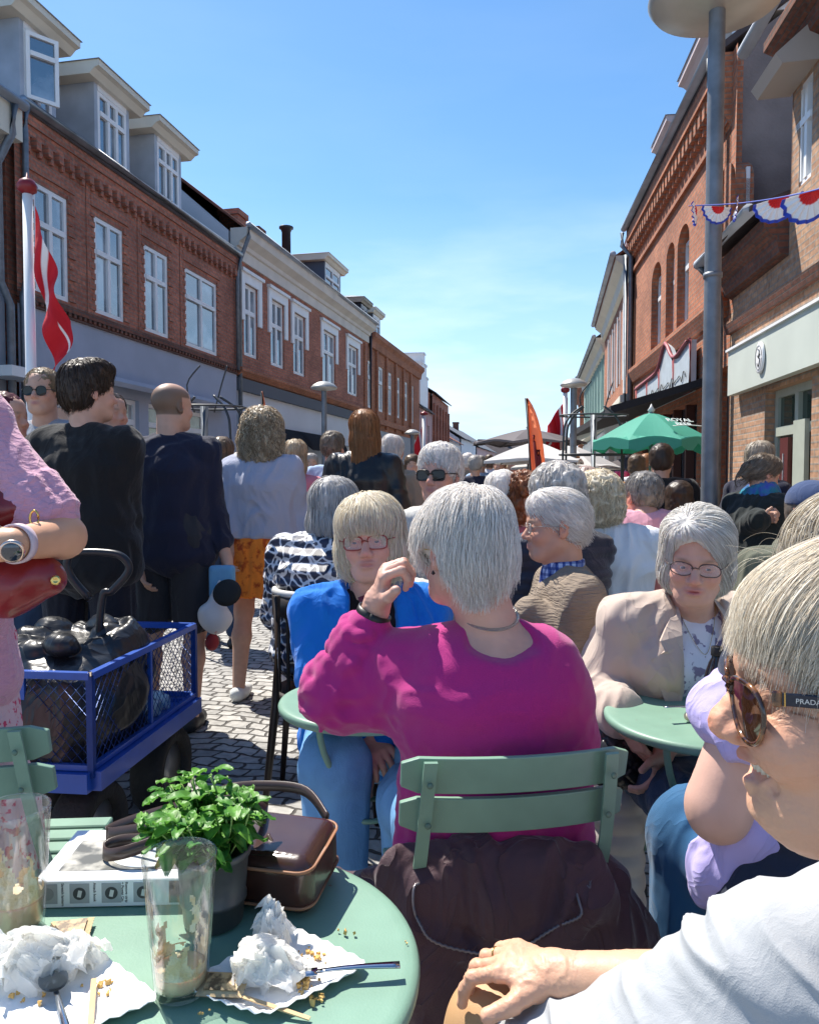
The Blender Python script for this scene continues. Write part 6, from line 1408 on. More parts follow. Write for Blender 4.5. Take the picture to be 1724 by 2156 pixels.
def tumbler(c, label, h=.157, r0=.0295, r1=.041, fill=.045, seed=0):
    o = thing('latte_glass', c, label, 'glass', 'tall empty latte glasses')
    t = .0022; b = .010
    outer = [(r0 - .002, 0), (r0, .002)] + [(r0 + (r1 - r0) * k, h * k) for k in np.linspace(.04, 1, 14)]; inner = [(r1 + (r0 - r1) * k - t, h * (1 - k)) for k in np.linspace(0, 1 - b / h, 14)]
    prof = [(.0005, 0)] + outer + [(r1 - t * .5, h + .0012)] + inner + [(r0 * .6, b - .001), (.0005, b - .001)]
    V, F = lathe(prof, c, 64, cap=False); recalc(mobj('glass_body', V, F, M_gl, o))
    # dregs: a coffee film clinging inside
    rr = lambda z: r0 + (r1 - r0) * z / h - t - .0009
    p2 = [(.0005, b)] + [(rr(z), z) for z in np.linspace(b + .0004, fill * .62, 7)] + [(rr(fill * .62) * .96, fill * .62 - .0012), (.0005, fill * .60)]
    V, F = lathe(p2, c, 40, cap=False); recalc(mobj('coffee_dregs', V, F, M_latte, o))
    V = []; F = []; n = 90; zz = np.linspace(fill * .6, h * .78, 60)
    for z in zz:
        for k in range(n): a = 2 * pi * k / n; V.append(c + A(rr(z) * cos(a), rr(z) * sin(a), z))
    G = np.array(V); nz = vnoise(G * A(55, 55, 22), seed) + .5 * vnoise(G * A(160, 160, 90), seed + 1); zf = np.repeat((zz - zz[0]) / (zz[-1] - zz[0]), n); ang = np.tile(np.arange(n) * 2 * pi / n, 60)
    keep = nz > -.25 + 1.15 * zf - .55 * np.exp(-((ang - 4.2 - zf * 1.2) % (2 * pi) / .5) ** 2) - .3 * (zf < .12)
    for i in range(59):
        for k in range(n):
            a, b_ = i * n + k, i * n + (k + 1) % n
            if keep[a] and keep[b_] and keep[a + n] and keep[b_ + n]: F.append((a, b_, b_ + n, a + n))
    mobj('foam_residue', V, F, M_foam, o); return o
g1 = on(382, 2086); g1[2] = TZ + .0005
tumbler(g1, 'tall latte glass with foam streaks in the middle of the near table')
g2 = on(36, 1962); g2[2] = TZ + .0005
tumbler(g2, 'tall latte glass with coffee dregs at the left edge of the near table', h=.162, seed=5, fill=.075, r1=.043, r0=.032)
# ---- potted basil
pc = on(450, 1938); pc[2] = TZ + .0005
o = thing('potted_basil', pc, 'green basil plant in a grey zinc pot behind the tall glass', 'plant')
V, F = lathe([(.036, 0), (.038, .002), (.0405, .03), (.043, .03), (.0432, .036), (.0415, .038), (.046, .088), (.049, .09), (.049, .098), (.0455, .099), (.044, .085), (.001, .084)], pc, 48, cap=False); recalc(mobj('pot', V, F, mat('dark_zinc_pot', (.10, .105, .105), .45, metal=.4, var=.12, vscale=20), o))
r = np.random.default_rng(11); V = []; F = []; C = []; SV = []
def leaf(base, d, up, L, W, curl, col):
    s_ = nrm(np.cross(d, up)); up2 = np.cross(s_, d); b0 = len(V); nx, ny = 7, 5
    for i in range(nx):
        t = i / (nx - 1); w = W * (sin(pi * min(t * .93 + .05, 1)) ** .75) * (1 - .25 * t)
        for j in range(ny):
            v = (j / (ny - 1) - .5) * 2; p = base + d * L * t + s_ * w * v + up2 * (-curl * L * t * t + .35 * w * v * v + (.004 if j % 2 else 0) * sin(t * 14)); V.append(p); C.append(np.array(col) * (1.25 if j == 2 else 1))
    for i in range(nx - 1):
        for j in range(ny - 1): a = b0 + i * ny + j; F.append((a, a + 1, a + ny + 1, a + ny))
stems = []
for k in range(30):
    a = r.random() * 6.28; rr_ = .088 * sqrt(r.random()); hgt = (.036 + .060 * r.random()) * (1.15 - rr_ * 5)
    top = pc + A(rr_ * cos(a) - .012, rr_ * sin(a) * .8, .095 + hgt); root = pc + A(.02 * cos(a), .02 * sin(a), .08); mid = (root + top) / 2 + A(.01 * cos(a), .01 * sin(a), .01)
    stems.append(tube(spline([root, mid, top], 5), .0014, 4))
    for q in range(9):
        b = r.random() * 6.28; lv = .35 + .65 * (q / 8); base = root + (top - root) * lv + A(0, 0, .004); el = .75 - 1.0 * r.random() + (q == 8) * .3
        d = nrm(A(cos(b), sin(b), el)); L = (.021 + .021 * r.random()) * (1.1 if q < 6 else .8); g = r.random()
        leaf(base + d * .004, d, A(0, 0, 1), L, L * .34, .25 + .3 * r.random(), A(.055, .20, .03) * (1 - g) + A(.16, .38, .05) * g)
m_leaf = mat('basil_leaf', (.15, .4, .05), .45, attr=True, spec=.5, bump=.3, bscale=150, bdist=.002)
def _leafsh():
    N = m_leaf.node_tree.nodes; L = m_leaf.node_tree.links; b = N['Principled BSDF']; out = [q for q in N if q.type == 'OUTPUT_MATERIAL'][0]
    at = [q for q in N if q.type == 'VERTEX_COLOR'][0]; tr = N.new('ShaderNodeBsdfTranslucent'); mx = N.new('ShaderNodeMixShader'); mx.inputs[0].default_value = .35
    L.new(at.outputs[0], tr.inputs['Color']); L.new(b.outputs[0], mx.inputs[1]); L.new(tr.outputs[0], mx.inputs[2]); L.new(mx.outputs[0], out.inputs['Surface'])
_leafsh()
mobj('foliage', V, F, m_leaf, o, col=C); mobj('stems', *join(*stems), mat('stem_green', (.25, .38, .10), .6), o)
# ---- white product box with pictures and small print
bz0, bz1 = TZ + .0005, TZ + .038
FL = Pz(72, 1914, bz0); FR_ = Pz(316, 1908, bz0); ux = nrm(FR_ - FL); uy = A(-ux[1], ux[0], 0); BW, BD = .262, .150; bh = bz1 - bz0
cB = FL + ux * BW / 2 + uy * BD / 2 + A(0, 0, bh / 2); RB = np.stack([ux, uy, A(0, 0, 1)], 1)
o = thing('product_box', FL + ux * BW / 2, 'flat white cardboard box with grey pictures and small print on its side', 'box')
mobj('carton', *rbox(cB, (BW / 2, BD / 2, bh / 2), RB, .0012), mat('white_card', (.80, .81, .83), .45, var=.02), o, smooth=False)
TB = lambda x, y, z: FL + ux * x + uy * y + A(0, 0, z)
def card(par, pts, name, m, th=.0006, nn=None):
    n = nn if nn is not None else nrm(np.cross(pts[1] - pts[0], pts[2] - pts[0])); V = list(pts) + [p + n * th for p in pts]; k = len(pts)
    F = [tuple(range(k))[::-1], tuple(range(k, 2 * k))] + [(i, (i + 1) % k, k + (i + 1) % k, k + i) for i in range(k)]; return mobj(name, V, F, m, par, smooth=False)
card(o, [TB(.022, .025, bh), TB(.20, .025, bh), TB(.20, .115, bh), TB(.022, .115, bh)], 'cover_picture', mat('grey_photo_print', (.11, .115, .11), .35, col2=(.52, .50, .44), vscale=26, thr=(.45, .62)), nn=A(0, 0, 1))
cd_ = TB(.135, .066, bh + .0008); card(o, [cd_ + ux * .052 * cos(t) + uy * .036 * sin(t) for t in np.linspace(0, 2 * pi, 40, endpoint=False)], 'cover_globe', mat('pale_blue_print', (.40, .48, .58), .35, col2=(.62, .63, .60), vscale=30, thr=(.4, .6)), th=.0004, nn=A(0, 0, 1))
def text_on(s, size, p, xd, yd, m, par, name='lettering', ext=.0003, align='LEFT'):
    cu = bpy.data.curves.new(name, 'FONT'); cu.body = s; cu.size = size; cu.extrude = ext; cu.align_x = align
    t = bpy.data.objects.new(name, cu); scene.collection.objects.link(t); dg = bpy.context.evaluated_depsgraph_get(); me = bpy.data.meshes.new_from_object(t.evaluated_get(dg))
    n = np.cross(xd, yd); V = [p + xd * v.co.x + yd * v.co.y + n * v.co.z for v in me.vertices]; F = [tuple(q.vertices) for q in me.polygons]
    bpy.data.objects.remove(t); return mobj(name, V, F, m, par, smooth=False)
ink = mat('dark_ink', (.05, .05, .055), .6); z1 = A(0, 0, 1)
for i, (x0, tx) in enumerate(((.004, 'Stretch lantern'), (.047, 'Attach hook'), (.092, 'Remove strip\n+ Power On'), (.136, ''))):
    x0 = .005 + i * .0425; pn = card(o, [TB(x0, 0, .006), TB(x0 + .026, 0, .006), TB(x0 + .026, 0, .033), TB(x0, 0, .033)], 'side_picture', mat('mid_grey_print', (.36, .37, .39), .5), nn=-uy)
    cc = TB(x0 + .013, -.0007, .0195); card(pn, [cc + ux * .0085 * cos(t) + z1 * .0085 * sin(t) for t in np.linspace(0, 2 * pi, 24, endpoint=False)], 'icon', mat('mid_grey_ball', (.25, .26, .28), .5) if i == 0 else ink, th=.0004, nn=-uy)
    if i: card(pn, [cc - uy * .0006 + ux * a + z1 * b for a, b in ((-.003, -.004), (.002, -.005), (.004, .004), (-.001, .005))], 'icon_mark', mat('pale_mark', (.6, .6, .58), .6), th=.0003, nn=-uy)
    if tx: text_on(tx, .0052, TB(x0 + .0315, -.0002, .034), -z1, ux, ink, o)
card(o, [TB(.180, 0, .004), TB(.225, 0, .004), TB(.225, 0, .034), TB(.180, 0, .034)], 'side_picture', ink, nn=-uy)
# ---- brown leather bag lying on the table
o = thing('leather_bag', on(560, 1880), 'shiny dark brown leather shoulder bag lying on the near table with its strap in loops', 'bag')
c0 = A(-.212, 1.058, TZ + .043); Rb = rotz(radians(-12)) @ rotx(radians(4))
M_lea = mat('brown_leather', (.048, .019, .013), .27, spec=.6, coat=.3, var=.25, vscale=9, bump=.10, bscale=160, bdist=.002)
S = Sdf(); S.box(c0, (.098, .068, .040), Rb, .022, .01); V, F = S.mesh(.0022); N_ = vnormals(V, F); V = V + N_ * (.0022 * vnoise(V * 22, 3) - .003 * np.exp(-((((V - c0) @ Rb)[:, 0] + 0) / .05) ** 2) * (((V - c0) @ Rb)[:, 1] < -.05))[:, None]
mobj('bag_body', V, F, M_lea, o)
for zz in (-.024, .026):
    loop = []
    for sx, sy, a0 in ((1, 1, 0), (-1, 1, 90), (-1, -1, 180), (1, -1, 270)):
        for k in range(6): a = radians(a0 + 18 * k); loop.append(c0 + Rb @ A(sx * .077 + .0215 * cos(a), sy * .047 + .0215 * sin(a), zz))
    pp = mobj('piping', *tube(loop, .0022, 6, closed=True), mat('light_stitch', (.30, .14, .07), .5), o)
strap_m = mat('dark_strap', (.05, .03, .022), .35, coat=.15)
sp_ = spline([P(690, 1725, 1.12), P(640, 1665, 1.19), P(540, 1655, 1.22), P(470, 1665, 1.22), P(470, 1690, 1.10)], 26); V, F = ribbon(sp_, A(0, 0.2, 1), .016, .003); mobj('strap', V, F, strap_m, o)
sp_ = spline([P(560, 1712, 1.10), P(520, 1690, 1.06), P(440, 1690, 1.08), P(340, 1712, 1.12), P(250, 1742, 1.13), P(228, 1758, 1.12), P(300, 1748, 1.10), P(350, 1740, 1.09)], 40); V, F = ribbon(sp_, A(0, .25, 1), .020, .003); mobj('strap', V, F, strap_m, o)
sp_ = spline([P(340, 1770, 1.06), P(262, 1770, 1.08), P(222, 1785, 1.07), P(225, 1800, 1.05), P(262, 1795, 1.04), P(320, 1776, 1.05)], 30); V, F = ribbon(sp_, A(0, .2, 1), .017, .003); mobj('strap', V, F, strap_m, o)
sp_ = spline([P(560, 1765, 1.04), P(572, 1800, 1.02), P(540, 1840, 1.02), P(500, 1850, 1.03)], 16); V, F = ribbon(sp_, A(0, .4, 1), .017, .003); mobj('strap', V, F, strap_m, o)
# ---- paper plates with fluted rims
def paper_plate(cs, label):
    c = sum(cs) / 4; o = thing('paper_plate', c, label, 'plate', 'white paper plates on the near table'); per = []; n = 26
    for i in range(4):
        a, b = cs[i], cs[(i + 1) % 4]
        for k in range(n): per.append(a + (b - a) * k / n)
    per = np.array(per); m_ = len(per); V = []; F = []
    cc = np.array([((np.roll(per, j, 0)) ) for j in range(-3, 4)]).mean(0)
    for i, p in enumerate(cc):
        d = nrm(p - c); fl = .0016 * sin(i * 2 * pi / 4)
        V += [p * 1 - d * .020 + A(0, 0, .0012), p - d * .010 + A(0, 0, .004 + fl * .5), p + d * .004 + A(0, 0, .0105 + fl), p + d * .005 + A(0, 0, .0098 + fl)]
    for i in range(m_):
        j = (i + 1) % m_
        for k in range(3): F.append((4 * i + k, 4 * j + k, 4 * j + k + 1, 4 * i + k + 1))
    F.append(tuple(4 * i for i in range(m_)))
    q = mobj('card_tray', V, F, mat('plate_card', (.88, .87, .84), .7, bump=.1, bscale=200), o, smooth=False); md = q.modifiers.new('s', 'SOLIDIFY'); md.thickness = .0012; return o
cs1 = [on(604, 1956, .006), on(772, 2036, .006), on(560, 2140, .006), on(388, 2086, .006)]
cs2 = [on(160, 1985, .006), on(335, 2108, .006), on(60, 2215, .006), on(-130, 2070, .006)]
paper_plate([p - A(0, 0, .006) for p in cs1], 'white paper plate with crumbs, fork and napkin right of the middle glass')
paper_plate([p - A(0, 0, .006) for p in cs2], 'white paper plate with napkin and spoon at the lower left')
# ---- crumpled napkins
M_nap = mat('napkin', (.95, .94, .92), .85, bump=.3, bscale=420, bdist=.002)
def napkin(c, r, label, seed, nsh=6):
    """a crumpled tissue: several folded flaps of one sheet"""
    rr = np.random.default_rng(seed); V = []; F = []; n = 26; g = np.linspace(-1, 1, n)
    for q in range(nsh):
        X, Y = np.meshgrid(g, g, indexing='ij'); x, y = X.ravel(), Y.ravel(); p2 = np.stack([x * 1.3, y * 1.3, np.full_like(x, q * 3.1)], 1)
        z = .62 - .55 * (x * x + y * y) + .55 * np.abs(vnoise(p2 * 1.3, seed + q)) * -1 + .42 * np.abs(vnoise(p2 * 2.6 + 5, seed + q + 1)) + .16 * np.abs(vnoise(p2 * 6, seed + q + 2))
        x2 = x * .72 + .18 * vnoise(p2 * 2, seed + 7 + q); y2 = y * .72 + .18 * vnoise(p2 * 2, seed + 9 + q)
        R = rotz(rr.random() * 6.28) @ rotx(rr.normal() * .55 + (q > 2) * .5) @ rotz(rr.random() * 6.28); P_ = np.stack([x2, y2, z - .25], 1) @ R.T * A(*r) * 1.12 + c + rr.normal(size=3) * A(*r) * .14
        P_[:, 2] = np.maximum(P_[:, 2], c[2] - r[2] * .9); b = len(V); V += list(P_)
        for i in range(n - 1):
            for j in range(n - 1): F.append((b + i * n + j, b + (i + 1) * n + j, b + (i + 1) * n + j + 1, b + i * n + j + 1))
    o = mobj('paper_napkin', V, F, M_nap, None, smooth=False); props(o, label, 'napkin'); return o
_N = M_nap.node_tree.nodes; _L = M_nap.node_tree.links; _t = _N.new('ShaderNodeBsdfTranslucent'); _t.inputs[0].default_value = (1, .99, .95, 1); _m = _N.new('ShaderNodeMixShader'); _m.inputs[0].default_value = .6
_L.new(_N['Principled BSDF'].outputs[0], _m.inputs[1]); _L.new(_t.outputs[0], _m.inputs[2]); _L.new(_m.outputs[0], [q for q in _N if q.type == 'OUTPUT_MATERIAL'][0].inputs['Surface'])
napkin(on(545, 2072) + A(0, 0, .027), (.040, .030, .030), 'crumpled white napkin in the middle of the right paper plate', 3)
napkin(on(572, 2010) + A(0, 0, .034), (.022, .020, .040), 'standing twist of white napkin at the back of the right paper plate', 8)
napkin(on(62, 2060) + A(0, 0, .030), (.048, .036, .034), 'large crumpled napkin on the left paper plate', 14)
napkin(on(150, 2040) + A(0, 0, .027), (.032, .028, .030), 'smaller crumpled napkin beside the spoon on the left paper plate', 19)
# ---- cutlery and sticks
M_steelp = mat('polished_steel', (.5, .52, .55), .14, metal=1)
def fork(a, b, label, kind='fork'):
    d = nrm(b - a); s_ = nrm(np.cross(d, A(0, 0, 1))); L = np.linalg.norm(b - a)
    pts = [a + d * t * L + A(0, 0, .003 * sin(t * pi) - .004 * (1 - t)) for t in np.linspace(.28, 1, 12)]
    V = []; F = []
    for i, p in enumerate(pts):
        w = .0026 + .0028 * (i / 11) ** 1.5; V += [p - s_ * w, p + s_ * w, p + s_ * w + A(0, 0, .0022), p - s_ * w + A(0, 0, .0022)]
    for i in range(11):
        for k in range(4): F.append((4 * i + k, 4 * i + (k + 1) % 4, 4 * i + 4 + (k + 1) % 4, 4 * i + 4 + k))
    F += [(3, 2, 1, 0), (44, 45, 46, 47)]; parts = [(V, F)]
    if kind == 'fork':
        hb = [a + d * L * .28, a + d * L * .22, a + d * L * .16, a + d * L * .12]
        V2, F2 = ribbon(hb, s_, .014, .002); parts.append((V2, F2))
        for k in range(4): o_ = (k - 1.5) * .0042; parts.append(tube([a + d * L * .13 + s_ * o_, a + d * L * .05 + s_ * o_ - A(0, 0, .003), a + s_ * o_ - A(0, 0, .001)], [.0012, .0012, .0007], 5))
    else:
        V2 = []; F2 = []; n = 20
        for j, rr_ in enumerate((1, .75, .45, .05)):
            for k in range(n): t = 2 * pi * k / n; V2.append(a + d * L * .13 + d * rr_ * .024 * cos(t) + s_ * rr_ * .0155 * sin(t) - A(0, 0, .006 * (1 - rr_ * rr_)) + A(0, 0, .004))
        for j in range(3):
            for k in range(n): F2.append((j * n + k, j * n + (k + 1) % n, (j + 1) * n + (k + 1) % n, (j + 1) * n + k))
        F2.append(tuple(3 * n + k for k in range(n))); parts.append((V2, F2))
    o = mobj(kind, *join(*parts), M_steelp, None); recalc(o); props(o, label, kind); return o
fork(on(600, 2052, .012), on(842, 2034, .014), 'steel fork with its handle reaching over the right plate rim')
fork(on(108, 2052, .014), on(146, 2200, .012), 'steel spoon pointing at us across the left paper plate', 'spoon')
def stick(a, b, w, label):
    V, F = ribbon([a, (a + b) / 2 + A(0, 0, .0005), b], nrm(np.cross(b - a, A(0, 0, 1))), w, .0016); o = mobj('wooden_stirrer', V, F, mat('birch_wood', (.62, .42, .22), .7, var=.12, vscale=40), None, smooth=False); props(o, label, 'stirrer')
stick(on(198, 2062, .009), on(188, 2190, .009), .0062, 'flat wooden stirrer beside the spoon on the left plate')
stick(on(512, 2100, .012), on(652, 2146, .003), .0052, 'flat wooden stirrer sticking out below the right plate')
def sachet(c, ang, label, tilt=0, w=.026, h=.0175):
    R = rotz(ang) @ rotx(tilt); o = thing('sugar_sachet', c, label, 'sachet', 'brown paper sachets')
    n = 15; V = []; F = []
    for sg in (-1, 1):
        for i in range(n):
            for j in range(n):
                x, y = (i / (n - 1) * 2 - 1), (j / (n - 1) * 2 - 1); e = max(abs(x), abs(y)); puff = .0028 * max(0, 1 - (e / .82) ** 3) ** .5 if e < .82 else 0
                V.append(c + R @ A(x * w + .0006 * sin(y * 20), y * h + .0006 * sin(x * 22), sg * (puff + .0004)))
    for sg in (0, 1):
        for i in range(n - 1):
            for j in range(n - 1): a = sg * n * n + i * n + j; F.append((a, a + n, a + n + 1, a + 1) if sg else (a, a + 1, a + n + 1, a + n))
    mobj('paper_wrap', V, F, mat('kraft_paper', (.56, .40, .22), .75, bump=.2, bscale=300), o)
    card(o, [c + R @ A(x * w * .72, y * h * .68, .0036) for x, y in ((-1, -1), (1, -1), (1, 1), (-1, 1))], 'printed_picture', mat('sepia_print', (.12, .075, .035), .5, col2=(.46, .32, .16), vscale=120, thr=(.42, .6)), nn=R[:, 2]); return o
sachet(on(470, 2098) + A(0, 0, .013), radians(-3), 'brown sachet with sepia picture on the left corner of the right plate', radians(8))
sachet(on(148, 1966) + A(0, 0, .006), radians(12), 'brown sachet with sepia picture behind the left plate', radians(6))
# ---- crumbs
V = []; F = []; r = np.random.default_rng(4)
def crumb(p, s_):
    q = (r.random((8, 3)) - .5) * s_; b = len(V); base = [(-1, -1, -1), (1, -1, -1), (1, 1, -1), (-1, 1, -1), (-1, -1, 1), (1, -1, 1), (1, 1, 1), (-1, 1, 1)]
    for k in range(8): V.append(p + np.array(base[k]) * s_ * .5 + q[k] * .8 + A(0, 0, s_ * .5))
    for f_ in ((0, 3, 2, 1), (4, 5, 6, 7), (0, 1, 5, 4), (1, 2, 6, 5), (2, 3, 7, 6), (3, 0, 4, 7)): F.append(tuple(b + i for i in f_))
for cx_, cy_, n_, sx, sy in ((640, 2075, 26, 34, 16), (650, 2010, 22, 30, 12), (700, 2015, 10, 22, 10), (660, 2100, 14, 26, 10), (225, 2080, 14, 40, 22), (60, 2100, 10, 40, 12), (730, 1975, 3, 30, 20), (850, 1985, 2, 8, 4), (420, 2130, 3, 20, 8)):
    for k in range(n_): crumb(on(cx_ + r.normal() * sx * .6, cy_ + r.normal() * sy * .6, .0022), .0012 + .0035 * r.random() ** 2)
o = mobj('crumbs', V, F, mat('cake_crumb', (.66, .42, .14), .85, var=.3, vscale=200), None, smooth=False); props(o, kind='stuff', label='yellow cake crumbs scattered on the plates', cat='crumbs')

# ---- plum coat hung over the back of the chair
plum = mat('plum_quilted', (.060, .024, .032), .62, sheen=.2, bump=.3, bscale=400, bdist=.002, wr=.7, wrs=7, var=.2, vscale=5)
cc = lambda px, py, d: P(px, py, d)
S = Sdf()
S.chain([cc(770, 1842, 1.40), cc(850, 1828, 1.375), cc(1000, 1815, 1.375), cc(1150, 1818, 1.375), cc(1240, 1822, 1.375)], [.012, .034, .038, .038, .03], .03); S.chain([cc(870, 1880, 1.375), cc(1050, 1890, 1.37), cc(1240, 1880, 1.375)], [.05, .06, .05], .04)
S.chain([cc(870, 1870, 1.40), cc(880, 2000, 1.38), cc(920, 2120, 1.38)], [.05, .075, .09], .05)
S.chain([cc(1000, 1880, 1.44), cc(1010, 2010, 1.42), cc(1030, 2150, 1.42)], [.05, .085, .10], .06)
S.chain([cc(1130, 1880, 1.44), cc(1150, 2000, 1.40), cc(1170, 2150, 1.40)], [.05, .085, .10], .06)
S.chain([cc(1240, 1850, 1.44), cc(1280, 1960, 1.42), cc(1330, 2060, 1.42), cc(1360, 2120, 1.42)], [.035, .065, .075, .05], .05)
S.chain([cc(705, 1850, 1.50), cc(760, 1880, 1.46), cc(850, 1920, 1.42)], [.018, .035, .06], .04)
S.chain([cc(1255, 1810, 1.43), cc(1290, 1850, 1.42)], [.022, .02], .02)
for a, b in (((880, 1960), (1010, 2005)), ((1010, 2005), (1150, 1965)), ((1150, 1965), (1235, 1905))): S.cone(cc(*a, 1.33), cc(*b, 1.33), .022, .022, .025)
S_coat = S
o = sobj('hanging_coat', S, .006, plum, None, disp=folds(.012, 11, 31, (1.2, 1, .7))); props(o, 'dark plum quilted coat hung over the back of the green folding chair', 'coat')
zp = spline([cc(868, 1840, 1.365), cc(872, 1900, 1.335), cc(900, 1972, 1.305), cc(1000, 2006, 1.300), cc(1080, 2002, 1.300), cc(1160, 1958, 1.300), cc(1225, 1912, 1.325), cc(1232, 1850, 1.36)], 120)
_g = S_coat.grad(zp); zp = zp - _g * (S_coat.ev(zp) - .011)[:, None]
zp = np.array([p + A(0, 0, .0012 * ((i % 2) * 2 - 1)) for i, p in enumerate(zp)])
z_ = mobj('zip', *tube(zp, .0026, 5), mat('zip_teeth', (.20, .18, .19), .4, metal=.6), o)

# ---- red leather bag and gold ring under the pink arm
redl = mat('oxblood_leather', (.22, .012, .014), .33, spec=.6, coat=.2, var=.25, vscale=6, bump=.25, bscale=30, bdist=.006)
S = Sdf(); S.chain([P(-90, 1210, 1.46), P(20, 1225, 1.46), P(100, 1218, 1.47)], [.066, .058, .036], .05); S.chain([P(-60, 1090, 1.50), P(38, 1072, 1.50)], [.048, .034], .03)
o = sobj('handbag', S, .005, redl, None, disp=folds(.006, 13, 4)); props(o, 'dark red leather handbag held under the arm of the woman in pink', 'bag')
mobj('clasp', *disc(P(117, 1222, 1.425), A(.3, -.9, .1), [(.009, -.003), (.0095, .001), (.006, .003), (.004, .0015)], 20), MATS['gold'], o)
rg = [P(72 + 9 * cos(t), 1092 + 17 * sin(t), 1.43) for t in np.linspace(0, 2 * pi, 24, endpoint=False)]; mobj('bag_ring', *tube(rg, .0022, 6, closed=True), MATS['gold'], o)
# ---- blue mesh garden cart with black bin bag
M_cart = mat('cart_blue', (.015, .075, .36), .38, var=.15, vscale=9, coat=.2)
K = [P(190, 1430, 2.3), P(408, 1320, 3.1)]; k0 = A(K[0][0], 2.3, 0); k1 = A(K[1][0], 3.1, 0); ax = nrm(k1 - k0); lx = A(-ax[1], ax[0], 0); CL = np.linalg.norm(k1 - k0); CW = .44
if lx[0] > 0: lx = -lx
o = thing('garden_cart', (k0 + k1) / 2 + lx * CW / 2, 'blue wire-mesh garden cart loaded with a black bin bag', 'cart')
Tc = lambda a, b, z: k0 + ax * a * CL + lx * b * CW + A(0, 0, z); zt, zb = .700, .385
def bar(p, q, r=.011, name='rail', par=None): V, F = ribbon([p, q], A(0, 0, 1) if abs(nrm(q - p)[2]) < .9 else ax, r * 2, r * 2); return mobj(name, V, F, M_cart, par or o, smooth=False)
for a0, b0, a1, b1 in ((0, 0, 1, 0), (0, 0, 0, 1), (1, 0, 1, 1), (0, 1, 1, 1)):
    pn = bar(Tc(a0, b0, zt), Tc(a1, b1, zt), .011, 'side_panel'); bar(Tc(a0, b0, zb + .03), Tc(a1, b1, zb + .03), .009, 'lower_rail', pn)
    L = np.linalg.norm(Tc(a1, b1, 0) - Tc(a0, b0, 0)); parts = []; st = .036; H = zt - zb - .04; Q = lambda s_, z: Tc(a0 + (a1 - a0) * s_ / L, b0 + (b1 - b0) * s_ / L, zb + .03 + z)
    for sgn in (1, -1):
        s_ = -H
        while s_ < L:
            x0, x1 = s_, s_ + H * .9
            t0 = max(0, (0 - x0) / (x1 - x0)); t1 = min(1, (L - x0) / (x1 - x0))
            if t1 > t0: zz = (lambda t: H * t) if sgn > 0 else (lambda t: H * (1 - t)); parts.append(tube([Q(x0 + (x1 - x0) * t0, zz(t0)), Q(x0 + (x1 - x0) * t1, zz(t1))], .0014, 4, caps=False))
            s_ += st
    mobj('wire_mesh', *join(*parts), mat('mesh_blue', (.05, .10, .30), .4, metal=.3), pn)
    for s_ in (0, L / 2, L): bar(Q(s_, -.03), Q(s_, H + .01), .010 if s_ in (0, L) else .007, 'post', pn)
for b in (0, 1): bar(Tc(0, b, zb - .012), Tc(1, b, zb - .012), .030, 'deck_rail')
bar(Tc(0, 0, zb - .012), Tc(0, 1, zb - .012), .030, 'deck_rail'); bar(Tc(1, 0, zb - .012), Tc(1, 1, zb - .012), .030, 'deck_rail')
V, F = rbox((k0 + k1) / 2 + lx * CW / 2 + A(0, 0, zb), (CW / 2, CL / 2, .004), np.stack([lx, ax, A(0, 0, 1)], 1), .002); mobj('deck', V, F, M_cart, o, smooth=False)
V, F = tube([Tc(0, .02, zt + .005), Tc(0, .0, zt + .012), Tc(-.005, -.005, zt - .09)], .005, 8); mobj('latch_rod', V, F, mat('bare_steel', (.55, .45, .32), .35, metal=.8), o)
M_rub = mat('tyre_rubber', (.022, .021, .019), .85, var=.2, vscale=20, bump=.9, bscale=60, bdist=.006)
for a in (.12, .80):
    for b in (.16, 1.1):
        c = Tc(a, b, .165); w_ = thing_ = None; prof = []; n = 40; V = []; F = []
        sec = [(.105, -.055), (.150, -.060), (.163, -.045), (.165, -.010), (.165, .010), (.163, .045), (.150, .060), (.105, .055)]
        for k in range(n):
            t = 2 * pi * k / n; rd = ax * cos(t) + A(0, 0, 1) * sin(t); kn = .004 if k % 2 else 0
            for (r_, w2) in sec: V.append(c + rd * (r_ - (kn if r_ > .16 else 0)) + lx * w2)
        m_ = len(sec)
        for k in range(n):
            for j in range(m_): F.append((k * m_ + j, k * m_ + (j + 1) % m_, ((k + 1) % n) * m_ + (j + 1) % m_, ((k + 1) % n) * m_ + j))
        wh = mobj('wheel', V, F, M_rub, o)
        V, F = disc(c - lx * .03, lx, [(.105, 0), (.1, .012), (.05, .02), (.03, .05), (.028, .06), (.1, .048), (.105, .06)], 28); mobj('rim', V, F, mat('rim_grey', (.32, .33, .33), .4, metal=.6), wh)
    V, F = tube([Tc(a, .1, .165), Tc(a, 1.1, .165)], .012, 8); mobj('axle', V, F, M_iron, o)
M_bin = mat('black_plastic', (.012, .013, .015), .34, spec=.6, bump=.3, bscale=7, bdist=.02, wr=.35, wrs=7)
S = Sdf(); bc = (k0 + k1) / 2 + lx * CW * .55 + A(0, 0, .56); RX = np.stack([lx, ax, A(0, 0, 1)], 1); bc = bc - ax * .12
S.ell(bc, (.26, .30, .21), RX, .05); S.box(bc - A(0, 0, .05), (.195, .27, .17), RX, .06, .05); S.ell(bc + A(0, 0, .15) - lx * .12 + ax * .1, (.10, .12, .11), None, .05)
S.ell(bc + A(0, 0, .245), (.20, .22, .065), RX, .012, '-')
for k in range(9): t = k * .7; S.ell(bc + lx * .13 * cos(t) + ax * .15 * sin(t) + A(0, 0, .18 + .02 * sin(k * 2.3)), (.06, .05, .035), rotz(k * .9) @ rotx(k * .5), .015)
